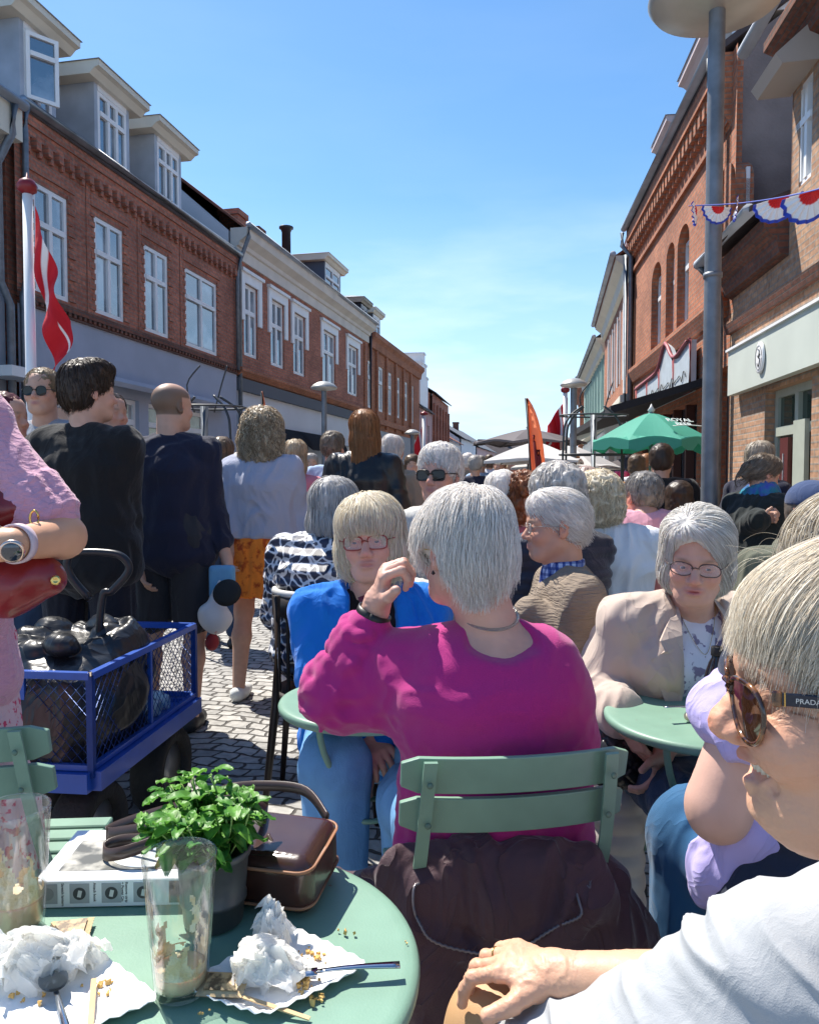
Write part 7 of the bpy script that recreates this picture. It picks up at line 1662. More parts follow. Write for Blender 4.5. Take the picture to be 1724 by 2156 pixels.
V, F = S.mesh(.008); N_ = vnormals(V, F); w_ = V * 9 + .8 * vnoise(V * 5, 2)[:, None]; V = V + N_ * (.017 * (1 - 2.2 * np.abs(vnoise(w_ * .7, 4))) + .004 * (1 - 2 * np.abs(vnoise(w_ * 2.4, 6))))[:, None]
o = mobj('bin_bag', V, F, M_bin, None); props(o, 'big open black plastic bin bag bulging out of the blue cart', 'bag')
# clear plastic bottles in the cart
for i in range(6):
    c = Tc(.62 + .055 * i, .12 + .10 * (i % 2), zb + .035); d = nrm(lx + ax * (.2 - .1 * i)); s1, t1 = frame_of(d); V = []; F = []
    for h_, r_ in ((0, .026), (.01, .031), (.05, .030), (.06, .028), (.12, .031), (.15, .026), (.175, .012), (.195, .012), (.196, .001)):
        for k in range(16): a = 2 * pi * k / 16; V.append(c + d * h_ + (s1 * cos(a) + t1 * sin(a)) * r_)
    for j in range(8):
        for k in range(16): F.append((j * 16 + k, j * 16 + (k + 1) % 16, (j + 1) * 16 + (k + 1) % 16, (j + 1) * 16 + k))
    b_ = mobj('plastic_bottle', V, F, mat('pale_plastic', (.68, .74, .76), .15, alpha=.75), None); props(b_, 'empty clear plastic bottle lying on the deck of the blue cart', 'bottle', 'empty bottles in the cart')
V, F = tube(spline([P(190, 1262, 2.62), P(150, 1215, 2.62), P(142, 1180, 2.62), P(165, 1164, 2.62), P(240, 1166, 2.62), P(268, 1184, 2.62), P(268, 1208, 2.62), P(235, 1245, 2.62), P(215, 1262, 2.62), P(205, 1420, 2.62), P(200, 1500, 2.60)], 60), .0135, 10)
o = mobj('cart_handle', V, F, mat('black_tube', (.012, .013, .016), .35), None); props(o, 'black looped tube handle standing behind the bin bag', 'handle')

# ---- dark bistro chair with sunlight painted into its rim colour behind the small table
o = thing('bistro_chair', A(-.33, 3.05, 0), 'dark slatted bistro chair with painted-on sunlit top rim holding the woman in animal print', 'chair'); M_bc = mat('espresso_wood', (.022, .016, .013), .5, var=.2, vscale=12)
cx0, cy0 = -.335, 3.02
arc = [A(cx0 + .205 * sin(t), cy0 - .20 * cos(t) + .03, .86) for t in np.linspace(-1.5, 1.5, 20)]
mobj('top_rim', *tube(arc, .014, 8), mat('painted_sunlit_rim', (.55, .53, .48), .4), o)
V = [];F = []
for p in arc: V += [p - A(0, 0, .012), p - A(0, 0, .09)]
for i in range(19): F.append((2 * i, 2 * i + 2, 2 * i + 3, 2 * i + 1))
q = mobj('back_band', V, F, M_bc, o); md = q.modifiers.new('s', 'SOLIDIFY'); md.thickness = .012
for i in range(1, 19, 2): p = arc[i]; V, F = ribbon([p - A(0, 0, .08), p - A(0, -.02, .42)], A(cos(-1.5 + 3 * i / 19), sin(-1.5 + 3 * i / 19), 0), .012, .008); mobj('back_slat', V, F, M_bc, o, smooth=False)
V, F = lathe([(.001, .44), (.205, .44), (.212, .45), (.205, .465), (.001, .465)], A(cx0, cy0 + .02, 0), 32); mobj('seat', V, F, M_bc, o)
for a, b in ((-1, -1), (1, -1), (-1, 1), (1, 1)): V, F = tube([A(cx0 + a * .17, cy0 + b * .15, .86 if b < 0 else .45), A(cx0 + a * .175, cy0 + b * .16, .44), A(cx0 + a * .215, cy0 + b * .22, .004)], [.016, .017, .012], 8); mobj('leg', V, F, M_bc, o)
# ---- bottle, hot dog tray and fork on the right table
bc = P(1508, 1448, 1.86); bc[2] = TZ; o = thing('cola_bottle', bc, 'small cola bottle with black cap on the right-hand green table', 'bottle')
V, F = lathe([(.001, .0), (.026, .002), (.0285, .01), (.028, .055), (.0285, .085), (.0275, .10), (.019, .128), (.0125, .14), (.012, .152), (.001, .153)], bc, 36, cap=False); recalc(mobj('bottle_body', V, F, mat('dark_cola', (.012, .008, .008), .06, coat=.5), o))
V, F = lathe([(.0288, .045), (.0290, .046), (.0290, .093), (.0287, .094)], bc, 36, cap=False); lb = mobj('bottle_label', V, F, mat('black_label', (.012, .013, .018), .35), o)
V, F = lathe([(.001, .146), (.0145, .146), (.0148, .148), (.0142, .166), (.0125, .168), (.001, .168)], bc, 24, cap=False); recalc(mobj('cap', V, F, mat('black_cap', (.012, .012, .012), .5), o))
vd = nrm(A(bc[0], bc[1], 0)); rt = A(vd[1], -vd[0], 0)
def lab_disc(off, z, r, m, name, dn=.0006, half=None):
    a0, a1 = (0, 2 * pi) if half is None else half; V = [];
    for t in np.linspace(a0, a1, 24): x = off + r * cos(t); y = -sqrt(max(.0292 ** 2 - x * x, 0)) - dn; V.append(bc + rt * x + vd * y + A(0, 0, z + r * sin(t)))
    mobj(name, V, [tuple(range(24))], m, lb, smooth=False)
lab_disc(-.014, .080, .0062, mat('logo_white', (.8, .8, .8), .4), 'round_logo'); lab_disc(-.014, .0815, .0052, mat('logo_red', (.6, .02, .03), .4), 'logo_top', .0010, (0.2, pi - .2)); lab_disc(-.014, .0785, .0052, mat('logo_blue', (.02, .1, .5), .4), 'logo_bottom', .0010, (pi + .2, 2 * pi - .2))
V = [];
ring = [bc + rt * (.006 + .0085 * cos(t)) + vd * (-.0305) + A(0, 0, .078 + .0085 * sin(t)) for t in np.linspace(0, 2 * pi, 20, endpoint=False)]; mobj('label_badge', *join(tube(ring, .0014, 5, closed=True), tube([ring[0] - rt * .004, ring[10] + rt * .004], .0012, 5)), MATS['logo_white'], lb)
text_on('pepsi', .0105, bc - rt * .0100 - vd * .0300 + A(0, 0, .050), A(0, 0, 1), -rt, mat('logo_red2', (.65, .05, .08), .4), lb)
tc_ = P(1480, 1504, 1.80); tc_[2] = TZ + .012
S = Sdf(); S.cone(tc_ - A(.035, 0, 0), tc_ + A(.10, .03, 0), .011, .014, .01); S.cone(tc_ - A(.03, .02, 0), tc_ + A(.10, .005, 0), .010, .013, .006)
o = sobj('baguette', S, .003, mat('bread_crust', (.62, .42, .25), .7, col2=(.75, .6, .42), vscale=30), None); props(o, 'pale split bread roll on the right-hand green table', 'bread')
fork(P(1560, 1488, 1.84), P(1398, 1490, 1.80) , 'steel fork lying across the bread roll on the right table')
# quilted bag on the lap and pale quilted coat at the beige woman's chair
S = Sdf(); S.chain([P(1262, 1530, 2.05), P(1300, 1590, 2.0), P(1340, 1600, 2.0)], [.07, .085, .06], .04); V, F = S.mesh(.005); N_ = vnormals(V, F); V = V - N_ * (.006 * ((np.abs(np.sin((V[:, 0] + V[:, 2]) * 75)) < .25) | (np.abs(np.sin((V[:, 0] - V[:, 2]) * 75)) < .25)))[:, None]
o = mobj('quilted_bag', V, F, mat('black_quilted_leather', (.018, .020, .022), .35), None); props(o, 'black quilted leather bag beside the woman in beige blazer', 'bag')
S = Sdf(); S.chain([P(1262, 1330, 2.42), P(1245, 1430, 2.38), P(1250, 1540, 2.3), P(1300, 1700, 2.2), P(1310, 1900, 2.15)], [.045, .06, .06, .07, .06], .04)
V, F = S.mesh(.006); N_ = vnormals(V, F); V = V + N_ * (.007 * np.abs(np.sin(V[:, 2] * 55)))[:, None]; o = mobj('padded_coat', V, F, mat('pale_padded', (.56, .50, .46), .6, wr=.4), None); props(o, 'pale cream padded coat hanging down behind the beige blazer', 'coat')
# yellow beer-bench tables
def bench(px0, px1, py, d, label, w=.5, z=.76):
    a = P(px0, py, d); b = P(px1, py, d); z = a[2]; o = thing('beer_table', A((a[0] + b[0]) / 2, d, 0), label, 'table', 'yellow trestle tables'); L = (b[0] - a[0]) / 2; c = A((a[0] + b[0]) / 2, d + w / 2, z)
    for k in range(2): V, F = rbox(c + A(0, (k - .5) * w * .5, 0), (L, w * .24, .014), None, .003); mobj('plank', V, F, mat('yellow_wood', (.72, .40, .08), .55, var=.12, vscale=6), o, smooth=False)
    for sx in (-1, 1): V, F = tube([c + A(sx * L * .8, -w * .4, -.014), c + A(sx * L * .8, -w * .4, -z + .005)], .014, 6); mobj('leg', V, F, M_iron, o); V, F = tube([c + A(sx * L * .8, w * .4, -.014), c + A(sx * L * .8, w * .4, -z + .005)], .014, 6); mobj('leg', V, F, M_iron, o)
bench(1320, 1580, 1196, 3.3, 'yellow wooden trestle table behind the beige blazer', .45); bench(1325, 1500, 1166, 4.0, 'farther yellow wooden trestle table beside the pink polo shirt', .45)
# blue shopping bag and plush toy bag carried by the bald man
S = Sdf(); S.box(P(468, 1225, 3.85), (.065, .03, .085), None, .02, .01); o = sobj('shopping_bag', S, .007, cloth('sky_blue_bag', (.16, .38, .60)), None); props(o, 'light blue shopping bag hanging from the bald man\'s hand', 'bag')
S = Sdf(); S.ell(P(452, 1300, 3.8), (.085, .06, .085), None, .02); S.cone(P(452, 1260, 3.8), P(462, 1225, 3.8), .03, .012, .03); V, F = S.mesh(.008); N_ = vnormals(V, F); V = V + N_ * (.010 * vnoise(V * 16, 5))[:, None]
o = mobj('plastic_bag', V, F, mat('thin_white_plastic', (.72, .70, .70), .35, col2=(.65, .12, .10), vscale=9, thr=(.62, .66)), None); props(o, 'white plastic bag with red print hanging at the bald man\'s side', 'bag')
S = Sdf(); S.ell(P(447, 1352, 3.9), (.034, .05, .045), None, .02); o = sobj('red_pouch', S, .007, mat('deep_red', (.30, .02, .03), .6), None); props(o, 'small deep red pouch hanging under the white plastic bag', 'pouch')
V, F = disc(P(478, 1248, 3.7), A(0, -1, .5), [(.065, -.01), (.07, 0), (.05, .012), (.001, .014)], 24); o = mobj('black_hat', [A(*v) for v in V], F, mat('black_felt', (.015, .015, .015), .8), None); props(o, 'round black hat dangling beside the light blue bag', 'hat')
# ================================================================ NEAREST WOMAN: face in three-quarter profile, arm and hand on her knee
nas = P(1568, 1446, .615); R0 = headR(-75, -5, 0); hc = nas - R0 @ A(0, .093, 0)
J = pose(hc, -86, 'sit', s=1.0, w=1.05, hyaw=-75, hpitch=-5, body=hc + A(.135, .01, -.215), armR=(P(1620, 2085, .80), P(1195, 2062, .86), nrm(P(1040, 2012, .91) - P(1195, 2062, .86))), armL=(A(.50, .35, .75), A(.45, .2, .7)),
         knees=((P(1150, 2420, .80), A(.1, .9, .1)), (P(1010, 2175, .93), P(905, 2500, .97))))
def near_face(S):
    c, R, s = J['hc'], J['R'], 1.0; T = lambda x, y, z: c + R @ A(x, y, z)
    S.cone(T(0, .093, -.004), T(0, .110, -.029), .0075, .0105, .010); S.ell(T(0, .111, -.029), (.0105, .009, .0095), R, .008)          # longer nose
    for g in (-1, 1):
        S.ell(T(.0135 * g, .102, -.035), (.0070, .012, .0080), R, .005); S.ell(T(.0075 * g, .1105, -.0435), (.0038, .0065, .003), R, .002, '-')
        S.ell(T(.040 * g, .070, -.036), (.026, .024, .022), R, .018)                                                                         # raised cheek
        S.chain([T(.019 * g, .101, -.036), T(.028 * g, .095, -.048), T(.034 * g, .086, -.063), T(.034 * g, .080, -.074)], [.0016, .0022, .002, .001], .007, '-')   # smile fold
        S.cone(T(.05 * g, .0, -.075), T(.02 * g, .05, -.102), .022, .020, .03)
    for k in range(6): S.chain([T(-.052, .068, -.004 - .002 * k), T(-.060, .050, .004 - .006 * k), T(-.066, .032, .012 - .011 * k)], [.0004, .0012, .0004], .0035, '-')
    for k in range(3): S.chain([T(-.05 + .004 * k, .055 - .008 * k, -.045 - .008 * k), T(-.054, .045 - .006 * k, -.062 - .008 * k), T(-.050, .036, -.080 - .006 * k)], [.0004, .0013, .0004], .004, '-')
    for k in range(3): S.chain([T(-.03, .03 + .01 * k, -.116 - .006 * k), T(-.052, .0 + .01 * k, -.098 - .012 * k), T(-.06, -.03, -.092 - .012 * k)], [.0005, .0016, .0005], .005, '-')
    S.ell(T(0, .083, -.098), (.018, .014, .013), R, .014)
    S.chain([T(-.026, .083, -.054), T(0, .095, -.0555), T(.026, .083, -.054)], [.003, .0055, .003], .006); S.chain([T(-.024, .080, -.064), T(0, .091, -.0785), T(.024, .080, -.064)], [.003, .007, .003], .006)
    S.chain([T(-.0315, .080, -.0570), T(-.016, .096, -.066), T(.016, .096, -.066), T(.0315, .080, -.0570)], [.0030, .0085, .0085, .0030], .003, '-')
    S.ell(T(0, .035, -.106), (.044, .04, .014), R, .02)
PR = (.64, .36, .235)
PR = (.64, .36, .235)
HS['wispy'] = dict(add=[((0, -.013, .036), (.083, .101, .0845)), ((0, -.045, -.01), (.078, .07, .075)), ((0, .046, .056), (.060, .044, .036))], sub=[((0, .14, -.024), (.09, .086, .076)), ((.094, .045, -.035), (.036, .052, .052)), ((-.094, .045, -.035), (.036, .052, .052))], low=-.10)
def near_top(S):
    S.chain([P(1880, 2020, .66), P(1740, 2070, .68), P(1610, 2105, .70), P(1500, 2140, .72), P(1440, 2240, .74)], [.078, .078, .072, .060, .05], .04)
    S.chain([P(1600, 2420, .66), P(1400, 2310, .74), P(1165, 2262, .84)], [.11, .092, .072], .05)
def linen_disp(V, N_):
    u = (V[:, 0] * .55 + V[:, 2] * .83); v = (V[:, 0] * .83 - V[:, 2] * .55)
    w = .8 * vnoise(V * 7, 41); a = vnoise(np.stack([u * 34 + w, v * 4 + w, V[:, 1] * 6], 1), 42); b = vnoise(np.stack([u * 75, v * 18 + w, V[:, 1] * 30], 1), 43)
    return .010 * (1 - 2 * np.abs(a)) + .0022 * b
M_linen = mat('white_linen', (.38, .395, .41), .85, bump=.5, bscale=700, bdist=.0008, wr=.08, wrs=20)
def near_disp(V):
    a = vnoise(V * A(260, 120, 260), 61); b = vnoise(V * 95, 62); hnd = (V[:, 0] < .26)
    return np.where(hnd, .00035 * (1 - 2 * np.abs(a)) + .0007 * (1 - 2 * np.abs(b)), .00034 * (1 - 2 * np.abs(a)) + .0003 * (1 - 2 * np.abs(vnoise(V * A(60, 60, 140), 63))))
o = person('smiling woman in tortoiseshell sunglasses, closest to us at the right edge', J, dict(m=M_linen, name='linen_dress', t=.03, sleeve=0, h=.0035, neck='crew', nr=(.1, .12, .07), extra=near_top, disp=linen_disp), None,
    dict(style='wispy', c1=(1, .96, .86), c2=(.76, .66, .52), n=13000, width=.00026, h=.003, seed=33, wob=.15, step=.0115, steps=15, grav=.30, lift=.006, crown=(.0, -.06, .105), bump=.003, lastfree=3, lenvar=.5, kthr=-.018, base_dark=.92),
    h=.006, hh=.0015, hf=.0016, skin=PR, skinmat=M_skin_near, custom=near_face, lips=(.52, .17, .15), full=False, mouth=.001, curlR=((20, 38, 22), (22, 42, 25), (24, 44, 26), (28, 46, 28)), nd=dict(R=A(-.1, .12, -1)), hs=dict(R=1), browa=.2, disp=near_disp)
c, R = J['hc'], J['R']; T = lambda x, y, z: c + R @ A(x, y, z)
# legs: tan stocking knee
S = Sdf(); S.cone(P(1300, 2330, .80), P(1045, 2168, .925), .072, .057, .03); S.cone(P(1045, 2168, .925), P(925, 2480, .97), .058, .056, .03); S.cone(P(925, 2480, .97), A(.02, 1.0, .1), .054, .035, .03)
S.cone(A(.35, .62, .45), A(-.02, .82, .50), .09, .06, .03); S.cone(A(-.02, .82, .50), A(-.02, .85, .1), .056, .035, .03)
sobj('stockings', S, .004, mat('tan_nylon', (.50, .30, .15), .55, bump=.3, bscale=500, bdist=.001, var=.06, vscale=10), o)
# teeth
V = []; F = []
for i in range(9):
    a = (i - 4) * .0058; b = len(V); y = .0925 - (a / .024) ** 2 * .008
    for dx in (-.0027, .0027):
        for z in (-.0580, -.0655): V += [T(a + dx, y, z), T(a + dx, y - .004, z)]
    F += [(b, b + 4, b + 6, b + 2), (b, b + 1, b + 5, b + 4), (b + 2, b + 6, b + 7, b + 3), (b + 4, b + 5, b + 7, b + 6), (b, b + 2, b + 3, b + 1)]
recalc(mobj('teeth', V, F, mat('tooth', (.70, .64, .52), .3), o))
S = Sdf(); S.ell(T(0, .073, -.066), (.022, .012, .010), R, .01); sobj('mouth_inside', S, .0025, mat('mouth_dark', (.14, .03, .03), .5), o)
# sunglasses
M_tort = mat('tortoiseshell', (.035, .014, .008), .12, col2=(.22, .09, .03), vscale=95, thr=(.5, .62), spec=.7, coat=.6)
M_blens = mat('brown_lens', (.045, .018, .008), .04, ior=1.8, alpha=.90, spec=.8)
def lens_out(g, gr=0.0):
    pts = []
    ctl = [(-.024, .012), (-.012, .0185), (.006, .020), (.022, .017), (.0305, .006), (.030, -.008), (.022, -.021), (.008, -.0255), (-.008, -.022), (-.019, -.012), (-.0255, .0)]
    for x, z in spline(np.array([(a, 0, b) for a, b in ctl]), 44, closed=True)[:, [0, 2]]:
        k = 1 + gr; X = .0335 + x * k * .92; pts.append(T(g * X, .1045 - .015 * (X / .065) ** 2.2 + .000, .0 + z * k - .006))
    return np.array(pts)
parts = []; gl = None
for g in (-1, 1): parts.append(tube(lens_out(g, .04), .0021, 8, closed=True))
parts.append(tube([T(-.0105, .1045, .004), T(0, .108, .0075), T(.0105, .1045, .004)], .0024, 8)); parts.append(tube([T(-.0115, .1045, -.002), T(0, .107, .001), T(.0115, .1045, -.002)], .0016, 8))
gl = mobj('sunglasses', *join(*parts), M_tort, o)
for g in (-1, 1):
    L_ = lens_out(g); m_ = L_.mean(0); V = []; F = []; n = len(L_)
    for k, f_ in enumerate((1, .8, .55, .28)):
        for p in L_: q = m_ + (p - m_) * f_; V.append(q + R[:, 1] * .0022 * (1 - f_ * f_))
    V.append(m_ + R[:, 1] * .0022)
    for k in range(3):
        for i in range(n): F.append((k * n + i, k * n + (i + 1) % n, (k + 1) * n + (i + 1) % n, (k + 1) * n + i))
    for i in range(n): F.append((3 * n + i, 3 * n + (i + 1) % n, 4 * n))
    mobj('lens', V, F, M_blens, gl)
    a = T(g * .066, .082, .0085); b = T(g * .083, -.025, .002); d = nrm(b - a); up = nrm(R[:, 2] - d * np.dot(R[:, 2], d)); sd = np.cross(d, up); L = np.linalg.norm(b - a)
    V, F = rbox((a + b) / 2, (L / 2, .0015, .0048), np.stack([d, sd, up], 1), .0008); tp = mobj('temple', V, F, mat('temple_navy', (.018, .022, .035), .3), gl, smooth=False)
    V, F = rbox(a + d * .001, (.0035, .0024, .0060), np.stack([d, sd, up], 1), .0012); mobj('hinge_block', V, F, M_tort, tp, smooth=False)
    V, F = rbox(a + d * .0062, (.0006, .0019, .0052), np.stack([d, sd, up], 1), .0003); mobj('gold_bar', V, F, MATS['gold'], tp, smooth=False)
    if g < 0:
        out = sd if np.dot(sd, -R[:, 0]) > 0 else -sd; xd = d if np.dot(np.cross(d, up), out) > 0 else -d
        text_on('PRADA', .0052, a + d * .013 - up * .0019 + out * .0017, d, up, mat('silver_print', (.62, .62, .60), .35, metal=.3), tp, ext=.00015)
# wedding ring
w = J['wrR']; fd = J['hdR']; nd_ = nrm(A(-.1, .12, -1) - fd * np.dot(A(-.1, .12, -1), fd)); sdv = np.cross(fd, nd_); Kp = w + fd * .082 * .98; p0 = Kp + sdv * (-.010); a1 = radians(24); dd = fd * cos(a1) + nd_ * sin(a1)
cR = p0 + dd * .017; s1, t1 = frame_of(dd); mobj('ring', *tube([cR + (s1 * cos(t) + t1 * sin(t)) * .0094 for t in np.linspace(0, 2 * pi, 24, endpoint=False)], .0011, 6, closed=True), MATS['gold'], o)
# a few long loose hairs lifting off the crown
r = np.random.default_rng(3); n = 26; st = 16; Pp = np.zeros((n, st, 3))
for i in range(n):
    b = T(-.03 + .09 * r.random(), -.01 + .08 * r.random(), .115 - .02 * r.random()); d = nrm(A(-1, .2 * r.normal(), .35 + .5 * r.random())); L = .02 + .04 * r.random(); cv = r.normal(size=3) * .9
    for k in range(st): t = k / (st - 1); Pp[i, k] = b + d * L * t + A(0, 0, -1) * L * .75 * t * t + np.cross(d, cv) * L * .3 * t * t
strand_mesh(Pp, np.full((n, st), .00022) * np.linspace(1, .4, st)[None], (.9, .86, .75), (.6, .5, .36), o, 'flyaway_hair', r)
# ================================================================ STREET FURNITURE, PARASOLS, FLAGS
def lamp_post(x, y, h, r, head_r, label, lean=0, base=0.0):
    o = thing('street_lamp', A(x, y, 0), label, 'street lamp', 'domed street lamps'); c = A(x, y, 0)
    V, F = lathe([(r * 1.35, 0), (r * 1.35, .9), (r * 1.02, .96), (r, 1.0), (r * .96, h - .02), (r * .96, h)], c, 24); mobj('pole', V, F, M_steel, o)
    q_ = head_r / .44; V, F = lathe([(r * .95, h - .03 * q_), (head_r * .55, h + .0), (head_r * .93, h + .03 * q_), (head_r, h + .07 * q_), (head_r * .985, h + .09 * q_), (head_r * .80, h + .18 * q_), (head_r * .45, h + .26 * q_), (head_r * .12, h + .29 * q_), (.001, h + .295 * q_)], c, 48, cap=False)
    mobj('lamp_dome', V, F, mat('lamp_shade_grey', (.42, .41, .38), .4, metal=.35, var=.12, vscale=4), o)
    V, F = lathe([(r * 1.12, h * .60), (r * 1.12, h * .60 + .03)], c, 24); mobj('collar', V, F, M_steel, o); return o
lamp_post(2.03, 5.15, 4.42, .055, .44, 'thick grey street lamp close on the right, dome cut by the top of the photo')
q = P(682, 800, 9.2); lamp_post(q[0], 9.2, q[2] - .12, .034, .16, 'domed street lamp before the brick houses on the left')
q = P(1208, 797, 9.0); lamp_post(q[0], 9.0, q[2] - .1, .04, .16, 'domed street lamp between the orange banner and the green parasol')
q = P(868, 905, 17); lamp_post(q[0], 17, q[2] - .1, .045, .17, 'smaller street lamp at the far brick house on the left')
for px, py, d, side_ in ((1298 - 245, 1002 - 40, 24, 'small far lamp dome over the crowd left of the white parasol'), (1130, 985, 22, 'small far lamp dome under the white parasol')):
    q = P(px, py, d); lamp_post(q[0], d, q[2] - .1, .06, .2, side_)
# flag helper: cloth drooping from a pole
def dk_flag(o, top, w, h, m_=(30, 20), lean=A(.2, 0, 0), name='flag', seed=1, drop=.75, out=A(1, 0, 0), spread=.42):
    nx, ny = m_; V = []; UV = []; F = []; out = nrm(out); bk = A(-out[1], out[0], 0)
    for i in range(nx + 1):
        u = i / nx
        for j in range(ny + 1):
            v = j / ny; amp = .018 + .04 * u
            p = top - A(0, 0, 1) * (v * h) + out * (w * u * (spread - .12 * v) * (1 if v < .98 else 1)) - A(0, 0, 1) * (w * u * drop) + bk * amp * sin(u * 13 + v * 2.5 + seed) + out * .025 * sin(v * 7 + u * 5) * u
            V.append(p); UV.append((u, v))
    C = []
    for u, v in UV: C.append((.82, .80, .80) if (abs(v - .5) < .04 and u > .78 or abs(u - .36) < .045) else (.55, .008, .02))
    for i in range(nx):
        for j in range(ny): a = i * (ny + 1) + j; F.append((a, a + 1, a + ny + 2, a + ny + 1))
    mm = mat('flag_cloth', (.6, .02, .03), .75, attr=True, bump=.2, bscale=300)
    q = mobj(name, V, F, mm, o, col=C); md = q.modifiers.new('s', 'SOLIDIFY'); md.thickness = .003; return q
def flag_pole(px, pyt, d, r, label, fh, fw, out, mp=None, seed=1, drop=.9, top_red=True, lowpy=None, res=(44, 44), spread=.42):
    t = P(px, pyt, d); o = thing('flagpole', A(t[0], d, 0), label, 'flagpole', 'white flagpoles with red and white flags'); V, F = lathe([(r * 1.2, 0), (r, t[2] - .08)], A(t[0], d, 0), 14); mobj('pole', V, F, mp or M_wpaint, o)
    V, F = lathe([(r * .8, t[2] - .08), (r * 1.9, t[2] - .06), (r * 2.1, t[2] - .03), (r * 1.5, t[2]), (r * .3, t[2] + .02), (.001, t[2] + .05)], A(t[0], d, 0), 16); mobj('finial', V, F, mat('finial_red', (.22, .015, .02), .35), o)
    dk_flag(o, t - A(-r * 1.2, 0, .14), fw, fh, res, seed=seed, drop=drop, out=out, spread=spread); return o
flag_pole(57, 380, 4.6, .028, 'white flagpole with drooping red and white flag at the left', .36, .72, A(1, -.15, 0), drop=.95, spread=.30)
flag_pole(1190, 815, 10.5, .03, 'white flagpole with hanging red flag beside the street lamp on the right', .62, .7, A(-.8, .1, 0), seed=3, drop=.55)
flag_pole(893, 868, 19, .05, 'white flagpole with hanging red flag far down the left side', .9, 1.1, A(-1, .1, 0), seed=5, drop=.9)
# beach banners
M_ban = mat('banner_orange', (.8, .2, .1), .8, attr=True)
_N = M_ban.node_tree.nodes; _L = M_ban.node_tree.links; _a = [q for q in _N if q.type == 'VERTEX_COLOR'][0]; _t = _N.new('ShaderNodeBsdfTranslucent'); _m = _N.new('ShaderNodeMixShader'); _m.inputs[0].default_value = .6
_L.new(_a.outputs[0], _t.inputs[0]); _L.new(_N['Principled BSDF'].outputs[0], _m.inputs[1]); _L.new(_t.outputs[0], _m.inputs[2]); _L.new(_m.outputs[0], [q for q in _N if q.type == 'OUTPUT_MATERIAL'][0].inputs['Surface'])
def banner(px, pyt, pyb, d, wpx, label, lean=1.0, col=(.80, .20, .09)):
    t = P(px, pyt, d); b = P(px + 24 * lean, pyb, d); o = thing('feather_banner', A(b[0], d, 0), label, 'banner', 'orange feather banners'); W = wpx / 1600 * d; n = 24; L = t[2] - .35; V = []; F = []
    for i in range(n + 1):
        v = i / n; z = t[2] - v * L; w = W * (1 - .93 * math.exp(-v * 9)); xl = t[0] + (b[0] - t[0]) * v * 1.2
        for u in (0, .33, .66, 1): V.append(A(xl + w * u - .03 * (1 - v) * 0, d + .03 * sin(u * 5 + v * 5), z))
    for i in range(n):
        for k in range(3): F.append((4 * i + k, 4 * i + k + 1, 4 * i + 5 + k, 4 * i + 4 + k))
    C = [((.86, .50, .14) if (.50 < (i // 4) / n < .58 and i % 4 in (1, 2)) else (.95, .42, .24) if (i % 4) else (.85, .26, .14)) for i in range(len(V))]
    q = mobj('banner_cloth', V, F, M_ban, o, col=C); md = q.modifiers.new('s', 'SOLIDIFY'); md.thickness = .004
    ln = [tube([V[4 * i + 1] + A((.0 + k * .33) * W * .4, -.035, 0) for i in range(7 if k else 5, 21)], .0018 * d, 4) for k in (0, 1, 2)]
    mobj('banner_print', *join(*ln), mat('dark_red_print', (.25, .03, .03), .8), q)
    V, F = tube([A(V[0][0], d, t[2]), A(V[4 * 12][0] - .01, d, (t[2] + .2) / 2), A(V[-4][0] - .01, d, .02)], .016, 8); mobj('pole', V, F, M_iron, o)
banner(1108, 838, 1010, 7.6, 30, 'orange feather banner rising over the crowd in front of the dark parasol')
banner(552, 824, 900, 7.4, 14, 'orange feather banner tip above the curly blonde head', .3)
